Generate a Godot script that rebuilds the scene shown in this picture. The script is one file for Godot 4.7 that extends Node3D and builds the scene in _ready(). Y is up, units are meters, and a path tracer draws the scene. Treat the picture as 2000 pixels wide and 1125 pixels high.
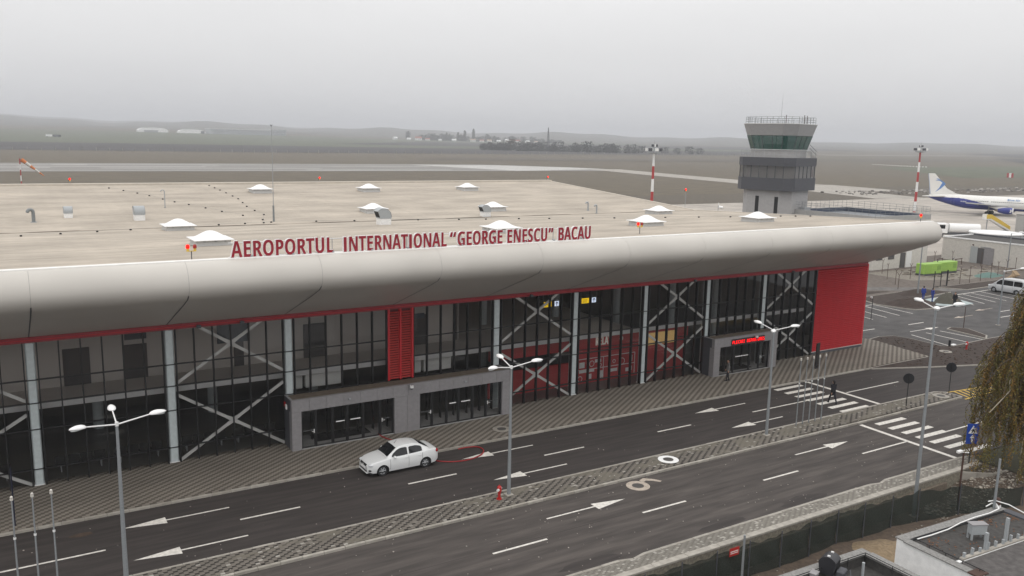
extends Node3D

class MB:
	var v := PackedVector3Array()
	var n := PackedVector3Array()
	var c := PackedColorArray()
	var T := Transform3D.IDENTITY
	var col := Color.WHITE
	func t3(a: Vector3, b: Vector3, d: Vector3, na: Vector3, nb: Vector3, nd: Vector3) -> void:
		v.append(T * a); v.append(T * d); v.append(T * b)
		n.append((T.basis * na).normalized()); n.append((T.basis * nd).normalized()); n.append((T.basis * nb).normalized())
		c.append(col); c.append(col); c.append(col)
	func tri(a: Vector3, b: Vector3, d: Vector3) -> void:
		var m := (b - a).cross(d - a)
		if m.length_squared() < 1e-16: return
		m = m.normalized()
		t3(a, b, d, m, m, m)
	func quad(a: Vector3, b: Vector3, d: Vector3, e: Vector3) -> void:
		tri(a, b, d); tri(a, d, e)
	func box(x0: float, x1: float, y0: float, y1: float, z0: float, z1: float) -> void:
		var p := [Vector3(x0, y0, z0), Vector3(x1, y0, z0), Vector3(x1, y1, z0), Vector3(x0, y1, z0), Vector3(x0, y0, z1), Vector3(x1, y0, z1), Vector3(x1, y1, z1), Vector3(x0, y1, z1)]
		quad(p[4], p[5], p[6], p[7]); quad(p[1], p[0], p[3], p[2]); quad(p[0], p[4], p[7], p[3])
		quad(p[5], p[1], p[2], p[6]); quad(p[7], p[6], p[2], p[3]); quad(p[0], p[1], p[5], p[4])
	func cbox(x0: float, x1: float, y0: float, y1: float, z0: float, z1: float, k := 0.02) -> void:
		var lo := Vector3(x0, y0, z0)
		var hi := Vector3(x1, y1, z1)
		var m := (lo + hi) / 2
		var h := (hi - lo) / 2
		k = minf(k, minf(h.x, minf(h.y, h.z)) * 0.9)
		for ax in 3:
			var b := (ax + 1) % 3
			var d := (ax + 2) % 3
			for s in [-1.0, 1.0]:
				var q := []
				for e in [[-1, -1], [1, -1], [1, 1], [-1, 1]]:
					var p := Vector3()
					p[ax] = s * h[ax]; p[b] = e[0] * (h[b] - k); p[d] = e[1] * (h[d] - k)
					q.append(p + m)
				if s > 0: quad(q[0], q[1], q[2], q[3])
				else: quad(q[3], q[2], q[1], q[0])
				for u in [-1.0, 1.0]:
					var w := []
					for f in [[0, -1], [0, 1], [1, 1], [1, -1]]:
						var p := Vector3()
						p[ax] = s * (h[ax] - (k if f[0] == 1 else 0.0)); p[b] = u * (h[b] - (0.0 if f[0] == 1 else k)); p[d] = f[1] * (h[d] - k)
						w.append(p + m)
					if s * u < 0: quad(w[0], w[1], w[2], w[3])
					else: quad(w[3], w[2], w[1], w[0])
		for sx in [-1.0, 1.0]:
			for sy in [-1.0, 1.0]:
				for sz in [-1.0, 1.0]:
					var a := m + Vector3(sx * h.x, sy * (h.y - k), sz * (h.z - k))
					var b := m + Vector3(sx * (h.x - k), sy * h.y, sz * (h.z - k))
					var d := m + Vector3(sx * (h.x - k), sy * (h.y - k), sz * h.z)
					if sx * sy * sz > 0: tri(a, b, d)
					else: tri(a, d, b)
	func cyl(a: Vector3, b: Vector3, ra: float, rb: float, k := 10, cap := true) -> void:
		var ax := (b - a).normalized()
		var u := ax.cross(Vector3.RIGHT if absf(ax.x) < 0.8 else Vector3.UP).normalized()
		var w := ax.cross(u)
		var sl := (ra - rb) / maxf((b - a).length(), 1e-6)
		for i in k:
			var d0 := u * cos(TAU * i / k) + w * sin(TAU * i / k)
			var d1 := u * cos(TAU * (i + 1) / k) + w * sin(TAU * (i + 1) / k)
			var n0 := d0 + ax * sl
			var n1 := d1 + ax * sl
			t3(a + d0 * ra, a + d1 * ra, b + d1 * rb, n0, n1, n1)
			if rb > 0: t3(a + d0 * ra, b + d1 * rb, b + d0 * rb, n0, n1, n0)
			if cap:
				tri(a, a + d1 * ra, a + d0 * ra)
				if rb > 0: tri(b, b + d0 * rb, b + d1 * rb)
	func tube(p: Array, r: float, k := 8) -> void:
		for i in p.size() - 1:
			cyl(p[i], p[i + 1], r, r, k, true)
			if i > 0: ball(p[i], Vector3.ONE * r, 6)
	func ball(o: Vector3, r: Vector3, k := 10) -> void:
		var rows := []
		for i in k + 1:
			var row := PackedVector3Array()
			var la := -PI / 2 + PI * i / k
			for j in k * 2 + 1:
				var lo := TAU * j / (k * 2)
				row.append(o + Vector3(cos(la) * cos(lo), sin(la), -cos(la) * sin(lo)) * r)
			rows.append(row)
		for i in k:
			for j in k * 2:
				var q := [rows[i][j], rows[i][j + 1], rows[i + 1][j + 1], rows[i + 1][j]]
				var m := q.map(func(p): return (p - o) / (r * r))
				t3(q[0], q[1], q[2], m[0], m[1], m[2]); t3(q[0], q[2], q[3], m[0], m[2], m[3])
	# a smooth skin over rows of points; front = (along row) x (to next row)
	func surf(rows: Array, cols = null, smooth := true) -> void:
		var R := rows.size()
		var C: int = rows[0].size()
		var nn := []
		for i in R:
			var l := PackedVector3Array()
			var i0 := maxi(i - 1, 0)
			var i1 := mini(i + 1, R - 1)
			for j in C:
				var j0 := maxi(j - 1, 0)
				var j1 := mini(j + 1, C - 1)
				if rows[i][0].distance_squared_to(rows[i][C - 1]) < 1e-10:
					if j == 0: j0 = C - 2
					if j == C - 1: j1 = 1
				var du: Vector3 = rows[i][j1] - rows[i][j0]
				if du.length_squared() < 1e-12: du = rows[i1][j1] - rows[i1][j0]
				if du.length_squared() < 1e-12: du = rows[i0][j1] - rows[i0][j0]
				l.append(du.cross(rows[i1][j] - rows[i0][j]).normalized())
			nn.append(l)
		for i in R - 1:
			for j in C - 1:
				if cols != null: col = cols[i][j]
				if smooth:
					t3(rows[i][j], rows[i][j + 1], rows[i + 1][j + 1], nn[i][j], nn[i][j + 1], nn[i + 1][j + 1])
					t3(rows[i][j], rows[i + 1][j + 1], rows[i + 1][j], nn[i][j], nn[i + 1][j + 1], nn[i + 1][j])
				else:
					quad(rows[i][j], rows[i][j + 1], rows[i + 1][j + 1], rows[i + 1][j])
	func poly(p: PackedVector2Array, y: float) -> void:
		var t := Geometry2D.triangulate_polygon(p)
		for i in t.size() / 3:
			var a := Vector3(p[t[i * 3]].x, y, p[t[i * 3]].y)
			var b := Vector3(p[t[i * 3 + 1]].x, y, p[t[i * 3 + 1]].y)
			var d := Vector3(p[t[i * 3 + 2]].x, y, p[t[i * 3 + 2]].y)
			if (b - a).cross(d - a).y > 0: tri(a, b, d)
			else: tri(a, d, b)
	func prism(p: PackedVector2Array, y0: float, y1: float) -> void:
		poly(p, y1)
		var w := Geometry2D.is_polygon_clockwise(p)
		for i in p.size():
			var a := p[i]
			var b := p[(i + 1) % p.size()]
			var q := [Vector3(a.x, y0, a.y), Vector3(b.x, y0, b.y), Vector3(b.x, y1, b.y), Vector3(a.x, y1, a.y)]
			if w: quad(q[0], q[1], q[2], q[3])
			else: quad(q[1], q[0], q[3], q[2])
	# outline in the x-y plane pushed along z
	func slab(p: PackedVector2Array, z0: float, z1: float) -> void:
		var t := Geometry2D.triangulate_polygon(p)
		for i in t.size() / 3:
			var a := p[t[i * 3]]
			var b := p[t[i * 3 + 1]]
			var d := p[t[i * 3 + 2]]
			if (b - a).cross(d - a) < 0:
				var e := b
				b = d
				d = e
			tri(Vector3(a.x, a.y, z1), Vector3(b.x, b.y, z1), Vector3(d.x, d.y, z1))
			tri(Vector3(a.x, a.y, z0), Vector3(d.x, d.y, z0), Vector3(b.x, b.y, z0))
		var w := Geometry2D.is_polygon_clockwise(p)
		for i in p.size():
			var a := p[i]
			var b := p[(i + 1) % p.size()]
			var q := [Vector3(a.x, a.y, z0), Vector3(b.x, b.y, z0), Vector3(b.x, b.y, z1), Vector3(a.x, a.y, z1)]
			if w: quad(q[0], q[1], q[2], q[3])
			else: quad(q[1], q[0], q[3], q[2])
	func mesh() -> ArrayMesh:
		var a := []
		a.resize(Mesh.ARRAY_MAX)
		a[Mesh.ARRAY_VERTEX] = v
		a[Mesh.ARRAY_NORMAL] = n
		a[Mesh.ARRAY_COLOR] = c
		var m := ArrayMesh.new()
		m.add_surface_from_arrays(Mesh.PRIMITIVE_TRIANGLES, a)
		return m

var rng := RandomNumberGenerator.new()
var mats := {}
var texs := {}
func v2(a: Array) -> PackedVector2Array:
	var p := PackedVector2Array()
	for i in a.size() / 2: p.append(Vector2(a[i * 2], a[i * 2 + 1]))
	return p

func ntex(key: String, sd: int, freq: float, oct: int, lo: float, hi: float, size := 256, kind := FastNoiseLite.TYPE_SIMPLEX_SMOOTH) -> Array:
	if not texs.has(key):
		var f := FastNoiseLite.new()
		f.seed = sd; f.frequency = freq; f.noise_type = kind
		f.fractal_type = FastNoiseLite.FRACTAL_FBM if oct > 1 else FastNoiseLite.FRACTAL_NONE
		f.fractal_octaves = oct
		var g := Gradient.new()
		g.set_color(0, Color(lo, lo, lo)); g.set_color(1, Color(hi, hi, hi))
		g.set_offset(0, 0.12); g.set_offset(1, 0.88)
		var t := NoiseTexture2D.new()
		t.width = size; t.height = size; t.seamless = true; t.noise = f; t.color_ramp = g
		texs[key] = [t, pow((lo + hi) / 2.0, 2.2)]
	return texs[key]

# a material: linear base colour, roughness, up to two layers of grain (name, repeats per metre)
func M(key: String, r := 0.5, g := 0.5, b := 0.5, rough := 0.85, t1 := "", s1 = 1.0, t2 := "", s2 = 0.1) -> StandardMaterial3D:
	if mats.has(key): return mats[key]
	var m := StandardMaterial3D.new()
	m.resource_name = key
	m.roughness = rough
	var k := 1.0
	if t1 != "":
		k /= texs[t1][1]
		m.albedo_texture = texs[t1][0]
		m.uv1_triplanar = true; m.uv1_world_triplanar = true
		m.uv1_scale = s1 if s1 is Vector3 else Vector3.ONE * s1
	if t2 != "":
		k /= texs[t2][1]
		m.detail_enabled = true
		m.detail_blend_mode = BaseMaterial3D.BLEND_MODE_MUL
		m.detail_uv_layer = BaseMaterial3D.DETAIL_UV_2
		m.detail_albedo = texs[t2][0]
		m.uv2_triplanar = true; m.uv2_world_triplanar = true
		m.uv2_scale = s2 if s2 is Vector3 else Vector3.ONE * s2
	m.albedo_color = Color(r * k, g * k, b * k).linear_to_srgb()
	mats[key] = m
	return m

func vmat(key: String, rough := 0.8) -> StandardMaterial3D:
	if mats.has(key): return mats[key]
	var m := StandardMaterial3D.new()
	m.resource_name = key; m.roughness = rough; m.vertex_color_use_as_albedo = true
	mats[key] = m
	return m

func glass(key: String, r: float, g: float, b: float, a: float) -> StandardMaterial3D:
	if mats.has(key): return mats[key]
	var m := StandardMaterial3D.new()
	m.resource_name = key; m.roughness = 0.03
	m.transparency = BaseMaterial3D.TRANSPARENCY_ALPHA
	var c := Color(r, g, b).linear_to_srgb()
	c.a = a
	m.albedo_color = c
	mats[key] = m
	return m

func glow(key: String, c: Color, e: float) -> StandardMaterial3D:
	if mats.has(key): return mats[key]
	var m := StandardMaterial3D.new()
	m.resource_name = key; m.albedo_color = c; m.emission_enabled = true; m.emission = c; m.emission_energy_multiplier = e
	mats[key] = m
	return m

func thing(called: String, label: String, category: String, at := Vector3.ZERO, turn := 0.0, group := "") -> Node3D:
	var o := Node3D.new()
	o.name = called
	add_child(o, true)
	o.position = at; o.rotation.y = turn
	return tag(o, label, category, group)

func tag(o: Node3D, label: String, category: String, group := "", kind := "") -> Node3D:
	o.set_meta("label", label); o.set_meta("category", category)
	if group: o.set_meta("group", group)
	if kind: o.set_meta("kind", kind)
	return o

func part(parent: Node3D, called: String, mesh, m: Material, at := Vector3.ZERO) -> MeshInstance3D:
	var o := MeshInstance3D.new()
	o.name = called
	o.mesh = mesh.mesh() if mesh is MB else mesh
	o.material_override = m
	o.position = at
	parent.add_child(o, true)
	return o

func top(called: String, mesh, m: Material, label: String, category: String, group := "", kind := "") -> MeshInstance3D:
	var o := part(self, called, mesh, m)
	tag(o, label, category, group, kind)
	return o

func struct(called: String, label: String, category: String) -> Node3D:
	var o := thing(called, label, category)
	o.set_meta("kind", "structure")
	return o

func dup(o: Node3D, at: Vector3, turn: float, label: String) -> Node3D:
	var r := o.duplicate()
	r.name = o.name
	add_child(r, true)
	r.position = at; r.rotation.y = turn
	r.set_meta("label", label)
	return r

func bx(x0: float, x1: float, y0: float, y1: float, z0: float, z1: float, k := 0.0) -> MB:
	var b := MB.new()
	if k > 0: b.cbox(x0, x1, y0, y1, z0, z1, k)
	else: b.box(x0, x1, y0, y1, z0, z1)
	return b

func many(parent: Node3D, called: String, mesh: Mesh, m: Material, xf: Array, cols: Array, kind := "stuff") -> MultiMeshInstance3D:
	var mm := MultiMesh.new()
	mm.transform_format = MultiMesh.TRANSFORM_3D
	mm.use_colors = true
	mm.mesh = mesh
	mm.instance_count = xf.size()
	for i in xf.size():
		mm.set_instance_transform(i, xf[i])
		mm.set_instance_color(i, cols[i])
	var o := MultiMeshInstance3D.new()
	o.name = called; o.multimesh = mm; o.material_override = m
	parent.add_child(o, true)
	o.set_meta("kind", kind)
	return o

func text_mesh(s: String, h: float, depth: float, bold := true, mono := false) -> TextMesh:
	var f := SystemFont.new()
	f.font_names = PackedStringArray(["Droid Sans Mono" if mono else "Droid Sans"])
	f.font_weight = 700 if bold else 400
	var t := TextMesh.new()
	t.text = s; t.font = f; t.font_size = 64; t.pixel_size = h / 46.0; t.depth = depth; t.curve_step = 3.0
	return t

func hT(x: float, z: float) -> float:
	var r := sqrt(x * x + z * z)
	var az := rad_to_deg(atan2(x, -z))
	var h := maxf(0.0, minf(r, 3000.0) - 1000.0) * lerpf(0.0165, 0.009, smoothstep(6.0, 30.0, az))
	h += maxf(0.0, minf(r, 4800.0) - 3000.0) * 0.024
	var left := clampf((34.0 - az) / 40.0, 0.0, 1.0)
	h += smoothstep(4800.0, 8200.0, r) * (30.0 + 40.0 * left * left)
	if r > 3000.0:
		h += smoothstep(3000.0, 4200.0, r) * (9.0 * sin(az * 0.55 + 1.0) + 4.0 * sin(az * 1.7))
	h *= 1.0 - 0.3 * smoothstep(30.0, 60.0, az)
	return h

func roof_y(z: float) -> float:
	return 12.4 - 1.25 / 28.5 * (-43.5 - z) if z > -72.0 else 11.15 + 1.81 / 30.0 * (-72.0 - z)

func drape(xs: Array, z0: float, z1: float, up: float, nx := 24, nz := 4) -> MB:
	# xs = [left x at z0, right x at z0, left x at z1, right x at z1]
	var b := MB.new()
	var rows := []
	for i in nz + 1:
		var t := float(i) / nz
		var z := lerpf(z0, z1, t)
		var row := PackedVector3Array()
		for j in nx + 1:
			var x := lerpf(lerpf(xs[0], xs[2], t), lerpf(xs[1], xs[3], t), float(j) / nx)
			row.append(Vector3(x, hT(x, z) + up, z))
		rows.append(row)
	b.surf(rows)
	return b

func _ready() -> void:
	rng.seed = 7
	var cam := Camera3D.new()
	cam.name = "camera"
	add_child(cam)
	cam.position = Vector3(0, 18.6, 0)
	cam.rotation_degrees = Vector3(-9.854, -31.805, 1.194)
	cam.fov = 37.5226
	cam.far = 30000.0
	cam.near = 0.1
	cam.current = true
	var env := Environment.new()
	env.background_mode = Environment.BG_SKY
	env.sky = Sky.new()
	env.sky.sky_material = make_sky()
	env.tonemap_mode = Environment.TONE_MAPPER_LINEAR
	env.tonemap_exposure = 1.22
	env.fog_enabled = true
	env.fog_density = 0.00027
	env.fog_light_color = Color(0.97, 0.98, 1.0)
	env.sdfgi_enabled = true
	env.ssao_enabled = true
	env.ssil_enabled = true
	var we := WorldEnvironment.new()
	we.name = "world"
	we.environment = env
	add_child(we)
	var sun := DirectionalLight3D.new()
	sun.name = "sun"
	sun.light_energy = 0.15
	sun.light_angular_distance = 40.0
	sun.light_color = Color(1.0, 0.97, 0.93)
	sun.shadow_enabled = true
	sun.rotation_degrees = Vector3(-62, -40, 0)
	add_child(sun)
	make_textures()
	ground()
	runway_side()
	streets()
	terminal()
	terminal_inside()
	porches()
	rooftop()
	sign_letters()
	tower()
	annex()
	airliner()
	masts()
	yard()
	street_things()
	vehicles()
	people()
	lower_corner()
	birch()
	far_things()

func make_sky() -> PanoramaSkyMaterial:
	var w := 1024
	var h := 512
	var im := Image.create(w, h, false, Image.FORMAT_RGBF)
	var f := FastNoiseLite.new()
	f.seed = 5; f.frequency = 1.6; f.fractal_octaves = 4
	for j in h:
		var el := PI / 2 - PI * (j + 0.5) / h
		var s := sin(el)
		var base := lerpf(0.56, 1.22, 1.0 - pow(1.0 - maxf(s, 0.0), 2.0)) if s >= 0 else 0.5
		for i in w:
			var az := TAU * (i + 0.5) / w
			var d := Vector3(cos(el) * sin(az), s, cos(el) * cos(az))
			var q := f.get_noise_3d(d.x * 1.5, d.y * 7.0, d.z * 1.5)
			var k := base * (1.0 + 0.045 * q)
			im.set_pixel(i, j, Color(k * 1.002, k * 0.998, k * (1.0 + 0.012 * (1.0 - smoothstep(0.0, 0.10, s)))))
	var m := PanoramaSkyMaterial.new()
	m.panorama = ImageTexture.create_from_image(im)
	return m

func make_textures() -> void:
	ntex("grain", 1, 0.22, 3, 0.90, 1.0)
	ntex("speck", 2, 0.35, 2, 0.80, 1.0)
	ntex("blotch", 3, 0.014, 5, 0.86, 1.0, 512)
	ntex("soft", 4, 0.010, 4, 0.94, 1.0, 512)
	ntex("patch", 5, 0.02, 5, 0.78, 1.0, 512)
	ntex("field", 6, 0.02, 5, 0.74, 1.0, 512)
	M("roof_felt", 0.385, 0.338, 0.28, 0.9, "blotch", Vector3(0.015, 0.05, 0.035), "soft", Vector3(0.2, 0.4, 0.4))
	M("roof_felt_b", 0.4, 0.352, 0.292, 0.9, "blotch", Vector3(0.015, 0.05, 0.035), "soft", Vector3(0.2, 0.4, 0.4))
	M("roof_felt_c", 0.372, 0.326, 0.271, 0.9, "blotch", Vector3(0.015, 0.05, 0.035), "soft", Vector3(0.2, 0.4, 0.4))
	M("roof_rim", 0.5, 0.455, 0.39, 0.8, "soft", 0.3)
	M("fascia", 0.52, 0.495, 0.455, 0.5, "soft", 0.03)
	M("gutter", 0.75, 0.74, 0.71, 0.5, "soft", 0.4)
	M("red_metal", 0.47, 0.013, 0.020, 0.6, "soft", 0.4)
	M("red_band", 0.25, 0.016, 0.024, 0.5, "soft", 0.4)
	M("plinth", 0.075, 0.08, 0.09, 0.7, "grain", 1.0)
	M("black_metal", 0.016, 0.016, 0.017, 0.45)
	M("column_paint", 0.5, 0.55, 0.555, 0.5, "soft", 0.5)
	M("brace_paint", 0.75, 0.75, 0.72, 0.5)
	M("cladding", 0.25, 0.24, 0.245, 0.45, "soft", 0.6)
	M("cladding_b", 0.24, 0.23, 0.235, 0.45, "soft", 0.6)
	M("gravel_roof", 0.16, 0.125, 0.092, 0.95, "speck", 3.0, "blotch", 0.3)
	M("white_metal", 0.72, 0.72, 0.71, 0.4)
	M("white_plastic", 0.8, 0.8, 0.79, 0.35, "soft", 0.8)
	M("grey_metal", 0.30, 0.31, 0.32, 0.45, "soft", 1.0)
	M("galvanized", 0.34, 0.36, 0.37, 0.4, "soft", 2.0)
	M("galvanized_dark", 0.20, 0.215, 0.22, 0.4, "soft", 2.0)
	M("pole_grey", 0.225, 0.24, 0.25, 0.5, "soft", 1.5)
	M("asphalt_new", 0.0375, 0.0308, 0.0283, 0.85, "speck", 2.5, "patch", Vector3(0.02, 0.1, 0.22))
	M("asphalt", 0.060, 0.051, 0.046, 0.88, "speck", 2.5, "patch", Vector3(0.025, 0.1, 0.2))
	M("asphalt_park", 0.062, 0.058, 0.057, 0.88, "speck", 2.5, "patch", Vector3(0.03, 0.1, 0.05))
	M("kerb", 0.32, 0.298, 0.262, 0.9, "grain", 3.0, "blotch", 0.25)
	M("kerb_b", 0.29, 0.268, 0.232, 0.9, "grain", 3.0, "blotch", 0.25)
	M("kerb_c", 0.36, 0.335, 0.295, 0.9, "grain", 3.0, "blotch", 0.25)
	M("paint_white", 0.66, 0.63, 0.58, 0.7, "grain", 2.0, "blotch", 0.5)
	M("paint_worn", 0.42, 0.36, 0.30, 0.8, "speck", 2.0, "blotch", 0.5)
	M("paint_yellow", 0.55, 0.36, 0.05, 0.7, "grain", 2.0)
	M("bedding", 0.10, 0.085, 0.068, 0.95, "speck", 2.0)
	M("soil", 0.040, 0.027, 0.021, 0.97, "speck", 1.2, "patch", 0.12)
	M("soil_brown", 0.062, 0.042, 0.030, 0.97, "speck", 1.2, "patch", 0.2)
	M("dirt", 0.085, 0.062, 0.045, 0.97, "speck", 1.2, "patch", 0.25)
	M("sand", 0.21, 0.155, 0.095, 0.97, "grain", 1.0, "patch", 0.4)
	M("gravel", 0.20, 0.18, 0.15, 0.97, "speck", 1.5, "patch", 0.3)
	M("yard_ground", 0.12, 0.10, 0.085, 0.97, "speck", 1.0, "patch", 0.12)
	M("yard_pave", 0.13, 0.122, 0.115, 0.95, "grain", 1.0, "patch", 0.08)
	M("concrete", 0.32, 0.295, 0.26, 0.9, "soft", 0.12, "blotch", Vector3(0.01, 0.02, 0.03))
	M("concrete_wall", 0.22, 0.20, 0.16, 0.9, "grain", 1.0, "patch", 0.5)
	M("apron_concrete", 0.36, 0.325, 0.285, 0.9, "soft", 0.05, "blotch", Vector3(0.008, 0.02, 0.02))
	M("runway_concrete", 0.205, 0.195, 0.18, 0.9, "blotch", Vector3(0.004, 0.01, 0.05))
	M("runway_new", 0.42, 0.41, 0.39, 0.9, "soft", 0.01)
	M("grass_dry", 0.095, 0.076, 0.048, 0.97, "patch", Vector3(0.006, 0.02, 0.025), "field", Vector3(0.05, 0.1, 0.2))
	M("grass_green", 0.075, 0.083, 0.046, 0.97, "patch", Vector3(0.003, 0.01, 0.01), "field", Vector3(0.02, 0.05, 0.1))
	M("plowed", 0.03, 0.025, 0.0235, 0.97, "field", Vector3(0.004, 0.02, 0.06))
	M("scrub", 0.085, 0.070, 0.050, 0.97, "patch", 0.06, "speck", 0.4)
	M("hill", 0.09, 0.085, 0.065, 0.97, "field", Vector3(0.0015, 0.004, 0.004))
	M("plaster", 0.56, 0.535, 0.49, 0.9, "soft", 0.4, "grain", 1.0)
	M("plaster_grey", 0.36, 0.355, 0.345, 0.85, "soft", 0.3)
	M("plaster_white", 0.78, 0.78, 0.77, 0.9, "soft", 0.5, "grain", 1.5)
	M("tower_grey", 0.36, 0.352, 0.35, 0.7, "soft", 0.3)
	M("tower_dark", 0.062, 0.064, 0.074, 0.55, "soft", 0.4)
	M("tower_light", 0.55, 0.55, 0.54, 0.7, "soft", 0.3)
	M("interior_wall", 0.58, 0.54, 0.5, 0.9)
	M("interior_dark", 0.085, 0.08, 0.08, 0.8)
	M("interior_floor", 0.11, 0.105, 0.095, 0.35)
	M("kiosk_red", 0.5, 0.05, 0.052, 0.6)
	M("rubber", 0.012, 0.012, 0.013, 0.8)
	M("rust", 0.065, 0.033, 0.024, 0.8, "speck", 3.0)
	M("felt_dark", 0.052, 0.049, 0.046, 0.95, "speck", 2.0, "patch", 0.4)
	M("parapet_tin", 0.20, 0.195, 0.185, 0.55, "grain", 3.0, "patch", 0.7)
	M("red_paint", 0.42, 0.016, 0.014, 0.4)
	M("hose_red", 0.28, 0.018, 0.02, 0.6)
	M("blue_paint", 0.012, 0.06, 0.36, 0.4)
	M("yellow_paint", 0.60, 0.42, 0.06, 0.5)
	M("green_set", 0.27, 0.45, 0.08, 0.5, "soft", 0.5)
	M("tyre", 0.014, 0.014, 0.015, 0.85)
	M("rim", 0.42, 0.43, 0.44, 0.35)
	glass("facade_glass", 0.010, 0.011, 0.012, 0.24)
	glass("clear_glass", 0.02, 0.024, 0.03, 0.5)
	glass("cab_glass", 0.012, 0.085, 0.068, 0.72)
	M("car_glass", 0.008, 0.009, 0.011, 0.06)

# kerbstones along a path, each one a part
func kerbs(parent: Node3D, pts: Array, w := 0.15, y0 := -0.02, y1 := 0.12, side := 1.0, seg := 1.0, cap := 300) -> void:
	var meshes := []
	for i in 3: meshes.append(bx(-seg / 2 + 0.006, seg / 2 - 0.006, y0, y1 - 0.004 * i, -w / 2, w / 2, 0.014).mesh())
	for i in pts.size() - 1:
		var a: Vector2 = pts[i]
		var b: Vector2 = pts[i + 1]
		var L := a.distance_to(b)
		var k := maxi(1, roundi(L / seg))
		var d := (b - a) / L
		var nrm := Vector2(-d.y, d.x) * side
		for j in k:
			var c := a + d * (L * (j + 0.5) / k) + nrm * w / 2
			var o := part(parent, "kerbstone", meshes[rng.randi() % 3], mats[["kerb", "kerb_b", "kerb", "kerb_c"][rng.randi() % 4]], Vector3(c.x, rng.randf_range(-0.004, 0.004), c.y))
			o.rotation.y = -atan2(d.y, d.x)
			o.scale.x = L / k / seg

# a sheet of interlocking pavers in dark and light diagonal rows
func pavers(parent: Node3D, area: PackedVector2Array, y: float, light: Color, dark: Color, flaw: float, holes := [], L := 0.17, tones := [0.0, 0.1, 1.0, 0.92], sandy := 0.0) -> void:
	var sn := FastNoiseLite.new()
	sn.seed = 8; sn.frequency = 0.22; sn.fractal_octaves = 4
	var r := Rect2(area[0], Vector2.ZERO)
	for p in area: r = r.expand(p)
	var xf := []
	var cl := []
	var W := L * 0.667
	var nt := tones.size()
	for k in int(r.size.y / W) + 1:
		var z := r.position.y + (k + 0.5) * W
		var kk := roundi(-z / W)
		var i0 := floori(r.position.x / L) - 1
		for i in int(r.size.x / L) + 3:
			var x := (i0 + i) * L
			var p := Vector2(x, z)
			if not Geometry2D.is_point_in_polygon(p, area): continue
			var hole := false
			for h in holes:
				if p.distance_to(Vector2(h.x, h.y)) < h.z: hole = true
			if hole: continue
			var c: Color = dark.lerp(light, tones[posmod(i0 + i - kk, nt)])
			var t := rng.randf_range(0.95, 1.05) * (1.0 + 0.16 * sn.get_noise_2d(x * 0.8, z * 2.0))
			if sandy > 0: c = c.lerp(Color(0.15, 0.135, 0.108), sandy * smoothstep(0.0, 0.28, sn.get_noise_2d(x, z * 2.5 + 40.0) - 0.12 + 0.17 * smoothstep(16.0, 34.0, x) + rng.randfn(0, 0.05)))
			if rng.randf() < flaw: c = light.lerp(Color(0.42, 0.40, 0.36), rng.randf() * 0.8)
			cl.append(Color(c.r * t, c.g * t, c.b * t))
			xf.append(Transform3D(Basis(Vector3.UP, rng.randfn(0, 0.006)), Vector3(x, y + rng.randf_range(-0.001, 0.001), z)))
	var m := bx(-L / 2 + 0.0015, L / 2 - 0.0015, -0.05, 0, -W / 2 + 0.0015, W / 2 - 0.0015, 0.003)
	many(parent, "paving", m.mesh(), vmat("paver", 0.92), xf, cl)

func strip(pts: Array, w: float, y: float) -> MB:
	var b := MB.new()
	for i in pts.size() - 1:
		var a: Vector2 = pts[i]
		var d: Vector2 = pts[i + 1]
		var n := (d - a).normalized().orthogonal() * w / 2
		var q := PackedVector2Array([a + n, d + n, d - n, a - n])
		b.poly(q, y)
	return b

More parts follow.
